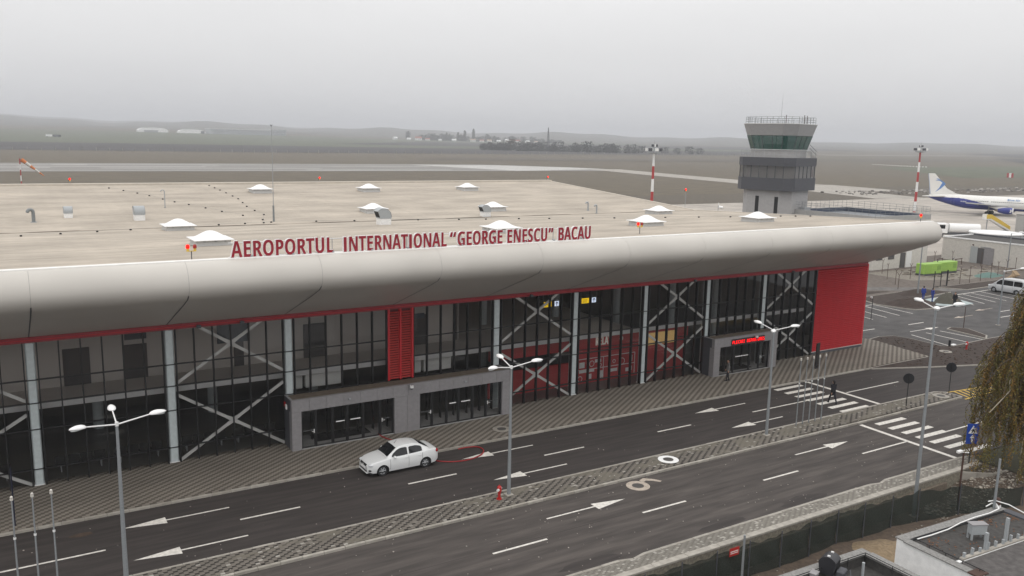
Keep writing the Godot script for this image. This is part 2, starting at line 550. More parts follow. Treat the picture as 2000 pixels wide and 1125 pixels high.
func ground() -> void:
	var g := struct("terrain", "dry grassland reaching to the misty horizon", "ground")
	var b := MB.new()
	var rad := [30.0, 60, 100, 160, 260, 400, 600, 800, 1000, 1250, 1500, 1800, 2200, 2600, 3000, 3300, 3600, 3900, 4200, 4600, 5000, 5500, 6000, 6600, 7200, 7800, 8600]
	var rows := []
	for r in rad:
		var row := PackedVector3Array()
		for j in 121:
			var a := deg_to_rad(lerpf(-24.0, 100.0, j / 120.0))
			var x: float = sin(a) * r
			var z: float = -cos(a) * r
			if z > -27.4: z = -27.4
			row.append(Vector3(x, hT(x, z) - 0.06, z))
		rows.append(row)
	b.surf(rows)
	part(g, "grassland", b, mats["grass_dry"])
	# gentle folds in the far fields and the hill country behind them
	var f := struct("field", "dark ploughed field beyond the runway", "field")
	part(f, "ploughed_strip", drape([-500, 1150, -500, 1500], -965, -1255, 0.15), mats["plowed"])
	part(f, "meadow", drape([-600, 1500, -900, 1900], -1255, -2330, 0.12, 40, 12), mats["grass_green"])
	part(f, "ploughed_strip", drape([520, 2000, 900, 2300], -1450, -1900, 0.3, 30, 8), mats["plowed"])
	part(f, "ploughed_strip", drape([1100, 4200, 1500, 4800], -560, -830, 0.3, 40, 6), mats["plowed"])
	part(f, "ploughed_strip", drape([1700, 5200, 2100, 5800], -900, -1250, 0.5, 40, 6), mats["plowed"])
	part(f, "stubble_strip", drape([1250, 2100, 1300, 2200], -980, -1060, 0.4, 20, 3), mats["gravel"])
	part(f, "meadow", drape([560, 2600, 760, 2600], -330, -540, 0.05, 30, 6), mats["grass_green"])
	part(f, "ploughed_strip", drape([330, 2600, 420, 2600], -700, -790, 0.2, 40, 6), mats["scrub"])
	var ri := MB.new()
	rows = []
	for r in [3000.0, 3300, 3600, 3900, 4200, 4500, 4800, 5200, 5700, 6200, 6800, 7400, 8000, 8500]:
		var row := PackedVector3Array()
		for j in 141:
			var a := deg_to_rad(lerpf(-14.0, 80.0, j / 140.0))
			row.append(Vector3(sin(a) * r, hT(sin(a) * r, -cos(a) * r) + 0.8, -cos(a) * r))
		rows.append(row)
	ri.surf(rows)
	var hl := struct("hills", "faint hills in the mist on the horizon", "hills")
	part(hl, "hill_side", ri, mats["hill"])

func runway_side() -> void:
	var r := struct("runway", "pale concrete runway crossing behind the terminal", "runway")
	var b := MB.new()
	b.poly(v2([-420, -454, 372, -454, 380, -487, 372, -520, 330, -575, -420, -575]), 0.0)
	part(r, "runway_slab", b, mats["runway_concrete"])
	b = MB.new()
	b.poly(v2([285, -455.5, 376, -485, 366, -515, 330, -556, 262, -566]), 0.012)
	part(r, "new_concrete", b, mats["runway_new"])
	for q in [[20, -545, 30], [95, -552, 62], [112, -497, 60], [150, -530, 40], [-60, -500, 30], [-20, -520, 34], [5, -505, 24], [60, -520, 50], [300, -540, 30], [200, -470, 46], [190, -530, 70]]:
		part(r, "painted_mark", strip([Vector2(q[0] - q[2], q[1]), Vector2(q[0] + q[2], q[1])], 5.0, 0.02), mats["runway_new"])
	for z in [-461, -570]:
		part(r, "edge_line", strip([Vector2(-420, z), Vector2(300, z)], 2.2, 0.02), mats["runway_new"])
	var t := struct("taxiway", "narrow pale taxiway bending from the runway to the apron", "taxiway")
	part(t, "taxiway_slab", strip([Vector2(374, -484), Vector2(352, -398), Vector2(333, -311), Vector2(315, -250), Vector2(296, -196)], 26, 0.006), mats["concrete"])
	b = MB.new()
	b.poly(v2([352, -292, 362, -280, 352, -237, 328, -233, 300, -236, 318, -285]), 0.016)
	part(t, "sandy_shoulder", b, mats["concrete"])
	var a := struct("apron", "wide pale concrete apron behind the terminal", "apron")
	b = MB.new()
	b.poly(v2([-80, -106, 130, -106, 130, -88, 420, -88, 560, -196, 200, -199, -80, -199]), 0.004)
	part(a, "apron_slab", b, mats["apron_concrete"])
	for i in 16:
		part(a, "slab_joint", strip([Vector2(100 + i * 22, -199), Vector2(100 + i * 22, -90)], 0.25, 0.008), mats["yard_pave"])
	part(a, "tyre_marks", strip([Vector2(215, -165), Vector2(262, -118)], 7.0, 0.012), mats["concrete"])
	var s := struct("scrubland", "rough brown verge between the apron and the runway", "ground")
	b = MB.new()
	b.poly(v2([150, -199.5, 560, -197, 700, -236, 380, -262, 296, -238, 190, -236]), 0.0)
	part(s, "rough_verge", b, mats["scrub"])
	# pale rubble heaps along the verge
	var xf := []
	var cl := []
	for i in 420:
		var u := rng.randf()
		var p := Vector3(lerpf(300, 620, u) + rng.randf_range(-14, 14), 0.2, lerpf(-226, -222, u) + rng.randf_range(-11, 11))
		var sc := rng.randf_range(0.3, 0.95)
		xf.append(Transform3D(Basis(Vector3.UP, rng.randf() * 6.0).scaled(Vector3(sc, sc * 0.55, sc)), p))
		var t2 := rng.randf_range(0.08, 0.38)
		cl.append(Color(t2, t2 * 0.93, t2 * 0.85))
	var rb := MB.new()
	rb.ball(Vector3.ZERO, Vector3.ONE, 4)
	var rr := many(self, "rubble", rb.mesh(), vmat("rubble_stone", 0.95), xf, cl)
	tag(rr, "pale rubble heaps scattered on the verge behind the airliner", "rubble", "", "stuff")

func streets() -> void:
	var road := struct("road", "dark asphalt road with white lane markings in front of the terminal", "road")
	var b := MB.new()
	b.poly(v2([-45, -43.6, -45, -36.6, 62.3, -36.6, 62.3, -35.6, 140, -35.6, 140, -43.6]), 0.0)
	part(road, "carriageway", b, mats["asphalt_new"])
	b = MB.new()
	b.poly(v2([-45, -34.75, -45, -27.4, 140, -27.4, 140, -35.6, 62.3, -35.6, 62.3, -34.75]), 0.0)
	part(road, "carriageway", b, mats["asphalt"])
	var pk := struct("car_park", "asphalt car park with white bay lines beyond the red wall", "car park")
	b = MB.new()
	b.poly(v2([62, -43.6, 140, -43.6, 140, -69.5, 70, -69.5, 62, -55]), -0.006)
	part(pk, "parking_surface", b, mats["asphalt_park"])
	var w: StandardMaterial3D = mats["paint_white"]
	# lane arrows: [tip x, centre z, heading]
	var ar := MB.new()
	ar.poly(v2([0, 0, -2.0, 0.36, -2.0, -0.36]), 0.004)
	ar.poly(v2([-2.0, 0.055, -5.0, 0.055, -5.0, -0.055, -2.0, -0.055]), 0.004)
	var am := ar.mesh()
	for q in [[4.3, -41.75, -1], [4.33, -38.2, -1], [22.75, -41.9, -1], [22.8, -38.32, -1], [41.2, -41.75, -1], [41.2, -38.28, -1], [27.66, -32.8, 1], [46.0, -32.8, 1], [9.0, -32.8, 1], [85.2, -51.1, 1]]:
		var o := part(road if q[1] > -45 else pk, "lane_arrow", am, w, Vector3(q[0], 0, q[1]))
		if q[2] < 0: o.rotation.y = PI
	for q in [[98.0, -54.6], [91.4, -53.2]]:
		var o := part(pk, "lane_arrow", am, mats["paint_worn"], Vector3(q[0], 0, q[1]))
		o.rotation.y = PI
		o.scale.x = 0.75
	for q in [[-0.7, 3.4, -39.85], [9.43, 12.43, -40.07], [18.46, 21.44, -40.1], [27.4, 30.36, -40.1], [36.3, 39.24, -40.05], [45.1, 51.0, -40.02], [-8.7, -5.7, -39.9], [9.6, 12.6, -31.0], [18.48, 21.47, -30.98], [27.37, 30.33, -31.0], [36.16, 39.07, -30.95], [44.89, 49.46, -30.92], [53.6, 58.9, -30.82], [55.3, 61.8, -39.95], [0.7, 3.7, -31.0]]:
		part(road, "lane_dash", strip([Vector2(q[0], q[2]), Vector2(q[1], q[2])], 0.13, 0.004), w)
	for q in [[83.3, 86, -53.35], [75.8, 78, -53.7], [100.1, 102.7, -52.93], [96.9, 101.3, -51.0], [71, 73.4, -53.7]]:
		part(pk, "lane_dash", strip([Vector2(q[0], q[2]), Vector2(q[1], q[2])], 0.14, 0.0), w)
	for i in 7:
		part(road, "crosswalk_stripe", strip([Vector2(50.85, -43.0 + i), Vector2(53.85, -43.0 + i)], 0.42, 0.004), w)
	for i in 7:
		part(road, "crosswalk_stripe", strip([Vector2(50.65, -34.0 + i), Vector2(53.65, -33.95 + i)], 0.42, 0.004), w)
	part(road, "stop_line", strip([Vector2(55.0, -43.4), Vector2(55.02, -36.75)], 0.32, 0.004), w)
	part(road, "stop_line", strip([Vector2(49.6, -34.5), Vector2(49.4, -27.6)], 0.32, 0.004), w)
	# yellow hatched nose beyond the median
	var ye: StandardMaterial3D = mats["paint_yellow"]
	part(road, "hatch_border", strip([Vector2(62.3, -36.25), Vector2(71, -35.35)], 0.13, 0.005), ye)
	part(road, "hatch_border", strip([Vector2(62.0, -34.5), Vector2(71, -34.75)], 0.13, 0.005), ye)
	for i in 15:
		var x := 62.7 + i * 0.55
		var t := (x - 62.3) / 8.7
		part(road, "hatch_stripe", strip([Vector2(x + 0.55, lerpf(-36.2, -35.35, t)), Vector2(x, lerpf(-34.5, -34.75, t))], 0.16, 0.004), ye)
	# bay lines
	for q in [[79.0, -50.17, 77.8, -45.1], [81.3, -50.05, 81.1, -45.3], [83.5, -49.9, 83.7, -45.5], [106.3, -62.5, 103.8, -56.75], [107.9, -61.9, 106.2, -56.7], [109.9, -61.95, 108.5, -56.6], [112.2, -62.05, 110.8, -56.6], [104.4, -62.2, 101.6, -56.8], [114.4, -62.0, 113.1, -56.6], [90.2, -62.5, 89.5, -56.9], [88.3, -62.5, 87.0, -56.9], [85.6, -61.5, 84.6, -56.9], [83.2, -61.5, 82.2, -56.9], [81, -61.5, 80, -56.9]]:
		part(pk, "bay_line", strip([Vector2(q[0], q[1]), Vector2(q[2], q[3])], 0.13, 0.0), w)
	part(pk, "bay_line", strip([Vector2(77.9, -45.15), Vector2(84.2, -45.5)], 0.13, 0.001), w)
	part(pk, "bay_line", strip([Vector2(101.3, -61.9), Vector2(117, -62.4)], 0.16, 0.001), w)
	part(pk, "bay_line", strip([Vector2(81, -62.5), Vector2(90.3, -62.6)], 0.13, 0.001), w)
	# faint tar seams, an oil stain and the ring of an old ironwork patch
	b = MB.new()
	var st := PackedVector2Array()
	for i in 14: st.append(Vector2(2.65 + cos(TAU * i / 14) * 0.5 * rng.randf_range(0.8, 1.2), -42.0 + sin(TAU * i / 14) * 0.22))
	b.poly(st, 0.003)
	part(road, "oil_stain", b, mats["soil_brown"])
	part(road, "seam", strip([Vector2(-45, -31.4), Vector2(140, -31.1)], 0.05, 0.002), mats["asphalt_new"])
	for q in [[62, -28.15, 0.5], [30, -28.0, 0.35], [36, -28.0, 0.6], [22, -28.1, 0.45]]:
		var e := PackedVector2Array()
		for i in 16: e.append(Vector2(q[0] + cos(TAU * i / 16) * 1.7 * rng.randf_range(0.8, 1.2), q[1] + sin(TAU * i / 16) * q[2] * rng.randf_range(0.7, 1.0)))
		b = MB.new()
		b.poly(e, 0.0015)
		part(road, "damp_patch", b, mats["asphalt_new"])
	b = MB.new()
	b.poly(v2([29.95, -34.35, 30.35, -34.5, 30.8, -34.1, 31.05, -33.7, 30.85, -33.62, 30.55, -33.98, 30.25, -34.15, 29.95, -34.0]), 0.003)
	part(road, "mortar_smear", b, mats["paint_worn"])
	var dn := FastNoiseLite.new()
	dn.seed = 17; dn.frequency = 0.3
	for q in [[-29.0, 0.5], [-30.3, 0.42], [-32.1, 0.45], [-33.6, 0.4]]:
		var up := PackedVector2Array()
		var dw := PackedVector2Array()
		for i in 120:
			var x := -20.0 + i * 0.62
			up.append(Vector2(x, q[0] - q[1] * (0.5 + 0.45 * dn.get_noise_2d(x, q[0]))))
			dw.append(Vector2(x, q[0] + q[1] * (0.5 + 0.45 * dn.get_noise_2d(x, q[0] + 50.0))))
		dw.reverse()
		up.append_array(dw)
		b = MB.new()
		b.poly(up, 0.001)
		part(road, "tyre_track", b, M("asphalt_dusty", 0.074, 0.0635, 0.057, 0.9, "speck", 2.5, "patch", Vector3(0.025, 0.1, 0.2)))
	# crumbs of dirt and small stones on the older lane
	var xf := []
	var cl := []
	for i in 420:
		var lane := rng.randf() < 0.8
		xf.append(Transform3D(Basis(Vector3.UP, rng.randf() * 6).scaled(Vector3.ONE * rng.randf_range(0.012, 0.045)), Vector3(rng.randf_range(-5, 62), 0.005, rng.randf_range(-34.5, -27.7) if lane else rng.randf_range(-43.4, -36.9))))
		var t2 := rng.randf_range(0.09, 0.4)
		cl.append(Color(t2, t2 * 0.9, t2 * 0.8))
	var rb := MB.new()
	rb.ball(Vector3.ZERO, Vector3(1, 0.6, 1), 3)
	many(road, "grit", rb.mesh(), vmat("rubble_stone", 0.95), xf, cl)
	# the pavement along the terminal
	var sw := struct("sidewalk", "paved sidewalk with dark and light diagonal rows along the glass front", "sidewalk")
	var area := v2([-16, -49.6, 62.2, -49.2, 69.4, -49.2, 69.9, -51.6, 72.45, -51.3, 72.95, -50.5, 71.75, -43.75, 63.3, -43.75, -16, -43.75])
	b = MB.new()
	b.prism(area, -0.05, 0.066)
	part(sw, "bedding", b, mats["bedding"])
	pavers(sw, area, 0.12, Color(0.225, 0.20, 0.168), Color(0.094, 0.080, 0.064), 0.0, [Vector3(27.4, -45.1, 0.62)])
	kerbs(sw, [Vector2(-12, -43.55), Vector2(60.5, -43.55), Vector2(63.3, -43.5)], 0.16, -0.03, 0.125, -1.0, 1.0)
	var med := struct("median", "narrow paved median strip with sand in its joints between the carriageways", "median")
	area = v2([-20, -36.5, 61.2, -36.5, 61.95, -36.15, 61.95, -34.95, -20, -34.8])
	b = MB.new()
	b.prism(area, -0.05, 0.075)
	part(med, "bedding", b, mats["bedding"])
	pavers(med, area, 0.125, Color(0.15, 0.134, 0.114), Color(0.026, 0.021, 0.018), 0.05, [Vector3(33.35, -36.05 + 0.3, 0.62), Vector3(60.8, -35.7, 0.6)], 0.19, [0.0, 0.9, 1.0], 0.85)
	kerbs(med, [Vector2(-12, -36.68), Vector2(61.4, -36.68), Vector2(62.15, -36.2), Vector2(62.15, -34.8)], 0.14, -0.03, 0.13, 1.0, 1.0)
	kerbs(med, [Vector2(-12, -34.64), Vector2(50.5, -34.64), Vector2(62.1, -34.75)], 0.16, -0.03, 0.13, -1.0, 1.0)
	var xs := []
	cl = []
	for i in 260:
		var x := rng.randf_range(-4, 61)
		var pile := fposmod(x, 9.0) < 4.0
		if not pile and rng.randf() < 0.6: continue
		xs.append(Transform3D(Basis(Vector3.UP, rng.randf() * 6).scaled(Vector3(rng.randf_range(0.02, 0.07), 0.012, rng.randf_range(0.015, 0.03))), Vector3(x, 0.128, rng.randf_range(-36.4, -34.85))))
		var t2 := rng.randf_range(0.2, 0.55)
		cl.append(Color(t2, t2 * 0.95, t2 * 0.85))
	many(med, "paver_chips", rb.mesh(), vmat("rubble_stone", 0.95), xs, cl)
	var ow := struct("walkway", "narrow paved walkway on top of the low retaining wall", "sidewalk")
	area = v2([-20, -27.35, 49.5, -27.35, 50.2, -27.1, 50.0, -26.5, -20, -26.5])
	b = MB.new()
	b.prism(area, -0.05, 0.06)
	part(ow, "bedding", b, mats["bedding"])
	pavers(ow, area, 0.11, Color(0.20, 0.185, 0.16), Color(0.145, 0.134, 0.115), 0.16, [], 0.14, [0.0, 1.0, 0.7])
	kerbs(ow, [Vector2(14, -27.55), Vector2(23.0, -27.55), Vector2(23.7, -27.36), Vector2(24.4, -27.53), Vector2(40.8, -27.53), Vector2(41.5, -27.36), Vector2(42.2, -27.54), Vector2(49.4, -27.5), Vector2(50.6, -27.3)], 0.16, -0.03, 0.12, 1.0, 1.0)
	# earth beds with kerbs
	var beds := struct("planting_bed", "bare dark soil beds with kerbs around the car park", "soil")
	for q in [
		v2([72.97, -50.57, 74.75, -50.84, 76.38, -50.4, 76.87, -49.04, 76.7, -45.57, 77.5, -44.9, 84.2, -45.2, 90, -45.0, 90, -41.2, 84.5, -41.0, 81.5, -40.35, 79.2, -39.4, 77.7, -39.15, 74.07, -39.54, 68.4, -41.5, 63.4, -43.5, 71.64, -43.53]),
		v2([90.5, -62.4, 91.2, -59.4, 91.8, -58.1, 95, -57.55, 95.9, -58.4, 96.5, -60.2, 98.3, -62.3, 101, -62.9, 107.5, -63.5, 106.4, -66.7, 98, -66.2, 92, -66]),
		v2([84.95, -49.86, 85.82, -50.1, 86.53, -49.55, 86.86, -48.91, 85.54, -46.26, 84.3, -45.6]),
		v2([110, -66.4, 111.9, -63.7, 124, -64.0, 126, -66.4]),
		v2([70.5, -64.2, 80.4, -64.2, 80.4, -62.6, 70.5, -62.6])]:
		b = MB.new()
		b.prism(q, -0.05, 0.10)
		var e := Geometry2D.offset_polygon(q, 0.16)
		if e.size() > 0:
			var kb := MB.new()
			kb.prism(e[0], -0.05, 0.09)
			part(beds, "kerb_border", kb, mats["kerb"])
			b.T = Transform3D(Basis(), Vector3(0, 0.004, 0))
		var sb := MB.new()
		sb.prism(q, 0.05, 0.112)
		part(beds, "soil_bed", sb, mats["soil"])
	var cs := []
	cl = []
	for i in 900:
		var p := Vector2(rng.randf_range(66, 90), rng.randf_range(-50.5, -39.4))
		if not Geometry2D.is_point_in_polygon(p, v2([73.2, -50.2, 76.2, -50.0, 76.5, -45.5, 77.5, -44.6, 89, -44.8, 89, -41.6, 81.5, -40.8, 78, -39.5, 74, -40.0, 66.5, -42.8, 72, -43.4])): continue
		cs.append(Transform3D(Basis(Vector3.UP, rng.randf() * 6).scaled(Vector3.ONE * rng.randf_range(0.03, 0.14)), Vector3(p.x, 0.12, p.y)))
		var t2 := rng.randf_range(0.02, 0.06)
		cl.append(Color(t2 * 1.3, t2 * 0.9, t2 * 0.7))
	many(beds, "clods", rb.mesh(), vmat("rubble_stone", 0.95), cs, cl)
	var mound := MB.new()
	hill_mound(mound, Vector3(94.6, 0.1, -60.6), Vector3(3.6, 0.75, 2.6), 21)
	part(beds, "soil_mound", mound, mats["soil"])
	mound = MB.new()
	hill_mound(mound, Vector3(102.5, 0.1, -64.9), Vector3(4.4, 0.5, 1.6), 22)
	part(beds, "soil_mound", mound, mats["soil"])

func hill_mound(b: MB, o: Vector3, r: Vector3, sd: int) -> void:
	var f := FastNoiseLite.new()
	f.seed = sd; f.frequency = 0.9
	var rows := []
	for i in 13:
		var t := i / 12.0
		var row := PackedVector3Array()
		for j in 33:
			var a := TAU * j / 32.0
			var k := 1.0 + 0.25 * f.get_noise_2d(cos(a) * 1.5, sin(a) * 1.5)
			var y := pow(cos(minf(t, 1.0) * PI / 2), 1.15) * (1.0 + 0.25 * f.get_noise_2d(cos(a) * t * 4 + 9, sin(a) * t * 4))
			row.append(o + Vector3(cos(a) * r.x * t * k, y * r.y - 0.03, -sin(a) * r.z * t * k))
		rows.append(row)
	rows.reverse()
	b.surf(rows)

const FZ := -49.05
const COLS := [[-5.72, 0.57], [1.28, 0.57], [8.03, 0.6], [14.74, 0.6], [29.25, 0.6], [35.94, 0.56], [42.57, 0.54], [49.14, 0.56], [55.68, 0.6]]
const BAYS := [[-5.43, 0.99], [1.57, 7.73], [8.33, 14.44], [15.04, 21.1], [22.93, 28.95], [29.55, 35.66], [36.22, 42.3], [42.84, 48.86], [49.42, 55.38], [55.98, 62.14]]
const TRANS := [0.06, 1.03, 3.21, 4.62, 5.87, 7.84]

func terminal() -> void:
	var t := thing("airport_terminal", "long airport terminal with a rounded beige roof edge, dark glass front and red metal walls", "terminal building", Vector3(0, 0, -49))
	t.position = Vector3.ZERO
	# roof: felt sheets laid side by side, falling to a valley and rising to the back
	var rnd := ["roof_felt", "roof_felt_b", "roof_felt_c", "roof_felt"]
	var z := -43.5
	var i := 0
	while z > -101.9:
		var z2 := maxf(z - 1.95, -102.0)
		if z > -72.0 and z2 < -72.0: z2 = -72.0
		var b := MB.new()
		var lift := 0.006 * (i % 2)
		var y0 := roof_y(z) + lift
		var y1 := roof_y(z2) + lift
		b.quad(Vector3(-16, y0, z), Vector3(69.2, y0, z), Vector3(69.2, y1, z2), Vector3(-16, y1, z2))
		b.quad(Vector3(-16, y0 - 0.02, z), Vector3(69.2, y0 - 0.02, z), Vector3(69.2, y0, z), Vector3(-16, y0, z))
		part(t, "roof_sheet", b, mats[rnd[rng.randi() % 4]])
		z = z2
		i += 1
	var b := MB.new()
	b.T = Transform3D.IDENTITY
	b.slab(v2([-43.4, 8.4, -43.4, 12.36, -72, 11.1, -101.9, 12.9, -101.9, 8.4]), 0, 1)
	var deck := MB.new()
	for k in b.v.size(): pass
	# the body under the roof, as walls and a ceiling
	for q in [[-43.45, -72.0], [-72.0, -102.0]]:
		var ya := roof_y(q[0]) - 0.03
		var yb := roof_y(q[1] + 0.001) - 0.03
		deck.quad(Vector3(-16, ya - 0.4, q[0]), Vector3(-16, yb - 0.4, q[1]), Vector3(69.3, yb - 0.4, q[1]), Vector3(69.3, ya - 0.4, q[0]))
		deck.quad(Vector3(-16, ya, q[0]), Vector3(69.3, ya, q[0]), Vector3(69.3, yb, q[1]), Vector3(-16, yb, q[1]))
	part(t, "roof_deck", deck, mats["roof_rim"])
	part(t, "wall", bx(-16, 69.2, -0.1, 12.9, -102.1, -101.8), mats["plaster_grey"])
	part(t, "wall", bx(68.95, 69.25, -0.1, 10.6, -101.8, -49.3), mats["plaster_grey"])
	part(t, "wall", bx(-16.2, -15.9, -0.1, 10.6, -101.8, -49.3), mats["plaster_grey"])
	# raised rims at the back and right edges
	part(t, "roof_rim", bx(-16, 69.4, 12.9, 13.14, -102.4, -101.6, 0.03), mats["roof_rim"])
	b = MB.new()
	for q in [[-43.2, -72.0], [-72.0, -101.6]]:
		var ya := roof_y(q[0]) + 0.06
		var yb := roof_y(q[1] + 0.001) + 0.06
		b.quad(Vector3(69.0, ya, q[0]), Vector3(69.4, ya, q[0]), Vector3(69.4, yb, q[1]), Vector3(69.0, yb, q[1]))
		b.quad(Vector3(69.0, ya - 0.3, q[0]), Vector3(69.0, ya, q[0]), Vector3(69.0, yb, q[1]), Vector3(69.0, yb - 0.3, q[1]))
		b.quad(Vector3(69.4, ya, q[0]), Vector3(69.4, ya - 1.4, q[0]), Vector3(69.4, yb - 1.4, q[1]), Vector3(69.4, yb, q[1]))
	part(t, "roof_rim", b, mats["roof_rim"])
	# dirt that gathers along the valley
	for k in 26:
		var x := rng.randf_range(-2, 66)
		var e := PackedVector2Array()
		var len := rng.randf_range(0.6, 2.8)
		for m in 12: e.append(Vector2(x + cos(TAU * m / 12) * len * rng.randf_range(0.7, 1.2), -72.0 + sin(TAU * m / 12) * 0.13))
		b = MB.new()
		b.poly(e, 11.18)
		part(t, "dirt_streak", b, mats["dirt"])
	b = MB.new()
	b.box(-16, 69, 11.14, 11.172, -72.06, -71.94)
	part(t, "valley_seam", b, M("seam_felt", 0.24, 0.205, 0.165, 0.9))
	# rounded front edge in long panels
	var prof := [Vector2(-43.45, 12.40), Vector2(-43.3, 12.47), Vector2(-43.1, 12.49), Vector2(-42.9, 12.455), Vector2(-42.68, 12.35), Vector2(-42.47, 12.17), Vector2(-42.3, 11.93), Vector2(-42.2, 11.66), Vector2(-42.17, 11.4), Vector2(-42.22, 11.15), Vector2(-42.38, 10.9), Vector2(-42.68, 10.67), Vector2(-43.1, 10.5), Vector2(-43.5, 10.32)]
	for k in 8: prof.append(Vector2(lerpf(-43.9, -49.12, k / 7.0), lerpf(10.16, 8.13, k / 7.0)))
	var seams := [-16.0, -12.2, -5.44, 1.29, 7.94, 14.56, 21.5, 28.35, 35.1, 41.75, 48.4, 55.1, 61.8, 69.36]
	for k in seams.size() - 1:
		var rows := []
		var x0: float = seams[k] + 0.005
		var x1: float = seams[k + 1] - 0.005
		for p in prof:
			rows.append(PackedVector3Array([Vector3(x1, p.y, p.x), Vector3(lerpf(x0, x1, 0.5), p.y, p.x), Vector3(x0, p.y, p.x)]))
		b = MB.new()
		b.surf(rows)
		part(t, "fascia_panel", b, mats["fascia"])
		for m in prof.size(): rows[m] = PackedVector3Array([Vector3(x1 + 0.03, prof[m].y - 0.03, prof[m].x - 0.03), Vector3(x1 - 0.03, prof[m].y - 0.03, prof[m].x - 0.03)])
		b = MB.new()
		b.surf(rows)
		part(t, "joint_strip", b, mats["tower_dark"])
	var endp := PackedVector2Array()
	for p in prof: endp.append(Vector2(p.x, p.y))
	endp.append(Vector2(-49.12, 11.9))
	b = MB.new()
	b.T = Transform3D(Basis(Vector3(0, 0, 1), Vector3(0, 1, 0), Vector3(-1, 0, 0)), Vector3(69.34, 0, 0))
	b.slab(endp, -0.02, 0.02)
	part(t, "fascia_end", b, mats["fascia"])
	# bright metal gutter along the top of the edge
	b = MB.new()
	b.cbox(-16, 69.3, 12.44, 12.53, -43.36, -43.0, 0.02)
	part(t, "gutter", b, mats["gutter"])
	# red band over the glass
	part(t, "red_band", bx(-16, 69.3, 7.86, 8.16, FZ - 0.25, FZ + 0.06, 0.01), mats["red_band"])
	part(t, "red_trim", bx(-16, 69.3, 7.98, 8.02, FZ + 0.06, FZ + 0.09), mats["red_metal"])
	part(t, "ceiling", bx(-16, 68.9, 8.2, 8.3, -101.7, FZ - 0.1), mats["interior_wall"])
	# columns
	for q in COLS:
		var h: float = q[1] / 2
		part(t, "column", bx(q[0] - h + 0.06, q[0] + h - 0.06, 0.1, 7.86, FZ - 0.45, FZ + 0.02, 0.06), mats["column_paint"])
		part(t, "column_base", bx(q[0] - h + 0.03, q[0] + h - 0.03, 0.1, 0.17, FZ - 0.45, FZ + 0.04), mats["white_metal"])
	# mullions, transoms, panes
	var mull := bx(-0.03, 0.03, 0.1, 7.86, FZ - 0.16, FZ + 0.12, 0.008).mesh()
	var pane_mesh := {}
	for bay in BAYS:
		var n := 6
		var w: float = (bay[1] - bay[0]) / n
		for k in n + 1:
			part(t, "mullion", mull, mats["black_metal"], Vector3(bay[0] + k * w + (0.03 if k == 0 else -0.03 if k == n else 0.0), 0, 0))
		for k in n:
			for r in TRANS.size() - 1:
				var xa: float = bay[0] + k * w
				if r < 2 and ((xa > 14.4 and xa + w < 29.5) or (xa > 48.9 and xa + w < 56.0)): continue
				var key := "%.2f_%d" % [w, r]
				if not pane_mesh.has(key):
					var pm := MB.new()
					pm.quad(Vector3(-w / 2 + 0.02, TRANS[r], 0), Vector3(w / 2 - 0.02, TRANS[r], 0), Vector3(w / 2 - 0.02, TRANS[r + 1], 0), Vector3(-w / 2 + 0.02, TRANS[r + 1], 0))
					pane_mesh[key] = pm.mesh()
				part(t, "pane", pane_mesh[key], mats["facade_glass"], Vector3(xa + w / 2, 0, FZ))
	for q in [[-5.43, 14.44], [14.44, 21.1], [22.93, 29.55], [29.55, 48.9], [48.9, 56.0], [56.0, 62.14]]:
		for r in TRANS.size() - 1:
			if r < 3 and r > 0 and (q[0] == 14.44 or q[0] == 22.93 or q[0] == 48.9) and TRANS[r] < 3.0: continue
			if r == 0 and (q[0] == 14.44 or q[0] == 22.93 or q[0] == 48.9): continue
			part(t, "transom", bx(q[0], q[1], TRANS[r] - 0.025, TRANS[r] + 0.025, FZ - 0.1, FZ + 0.075), mats["black_metal"])
	# crossed steel braces behind the glass
	for bay in [BAYS[0], BAYS[2], BAYS[5], BAYS[7], BAYS[9]]:
		var cx: float = (bay[0] + bay[1]) / 2
		var hw: float = (bay[1] - bay[0]) / 2 - 0.05
		for q in [[0.18, 4.02], [4.75, 8.7]]:
			var cy: float = (q[0] + q[1]) / 2
			var hh: float = (q[1] - q[0]) / 2
			b = MB.new()
			for s in [[1, 1], [1, -1], [-1, 1], [-1, -1]]:
				var e := Vector3(cx + hw * s[0], cy + hh * s[1], FZ - 0.2)
				var c := Vector3(cx, cy, FZ - 0.2)
				var d := (e - c).normalized()
				if e.y > 8.15: e = c + d * ((8.15 - cy) / d.y)
				var nn := Vector3(-d.y, d.x, 0) * 0.085
				b.T = Transform3D.IDENTITY
				b.slab(PackedVector2Array([Vector2(c.x - nn.x, c.y - nn.y), Vector2(e.x - nn.x, e.y - nn.y), Vector2(e.x + nn.x, e.y + nn.y), Vector2(c.x + nn.x, c.y + nn.y)]), FZ - 0.14 + 0.002 * s[0], FZ - 0.06 + 0.002 * s[0] + 0.001 * s[1])
			var star := PackedVector2Array()
			var da := atan2(hh, hw)
			for k in 4:
				var a: float = [da, PI - da, PI + da, -da][k]
				star.append(Vector2(cx + cos(a - 0.17) * 0.5, cy + sin(a - 0.17) * 0.5))
				star.append(Vector2(cx + cos(a + 0.17) * 0.5, cy + sin(a + 0.17) * 0.5))
				var mid: float = [PI / 2, PI, -PI / 2, 0.0][k]
				star.append(Vector2(cx + cos(mid) * (0.15 if k % 2 == 0 else 0.2), cy + sin(mid) * (0.15 if k % 2 == 0 else 0.2)))
			b.slab(star, FZ - 0.15, FZ - 0.05)
			part(t, "cross_brace", b, mats["brace_paint"])
	# red louvre strip
	part(t, "louvre_frame", bx(21.12, 21.26, 3.2, 7.86, FZ - 0.2, FZ + 0.1), mats["red_metal"])
	part(t, "louvre_frame", bx(21.95, 22.07, 3.2, 7.86, FZ - 0.2, FZ + 0.1), mats["red_metal"])
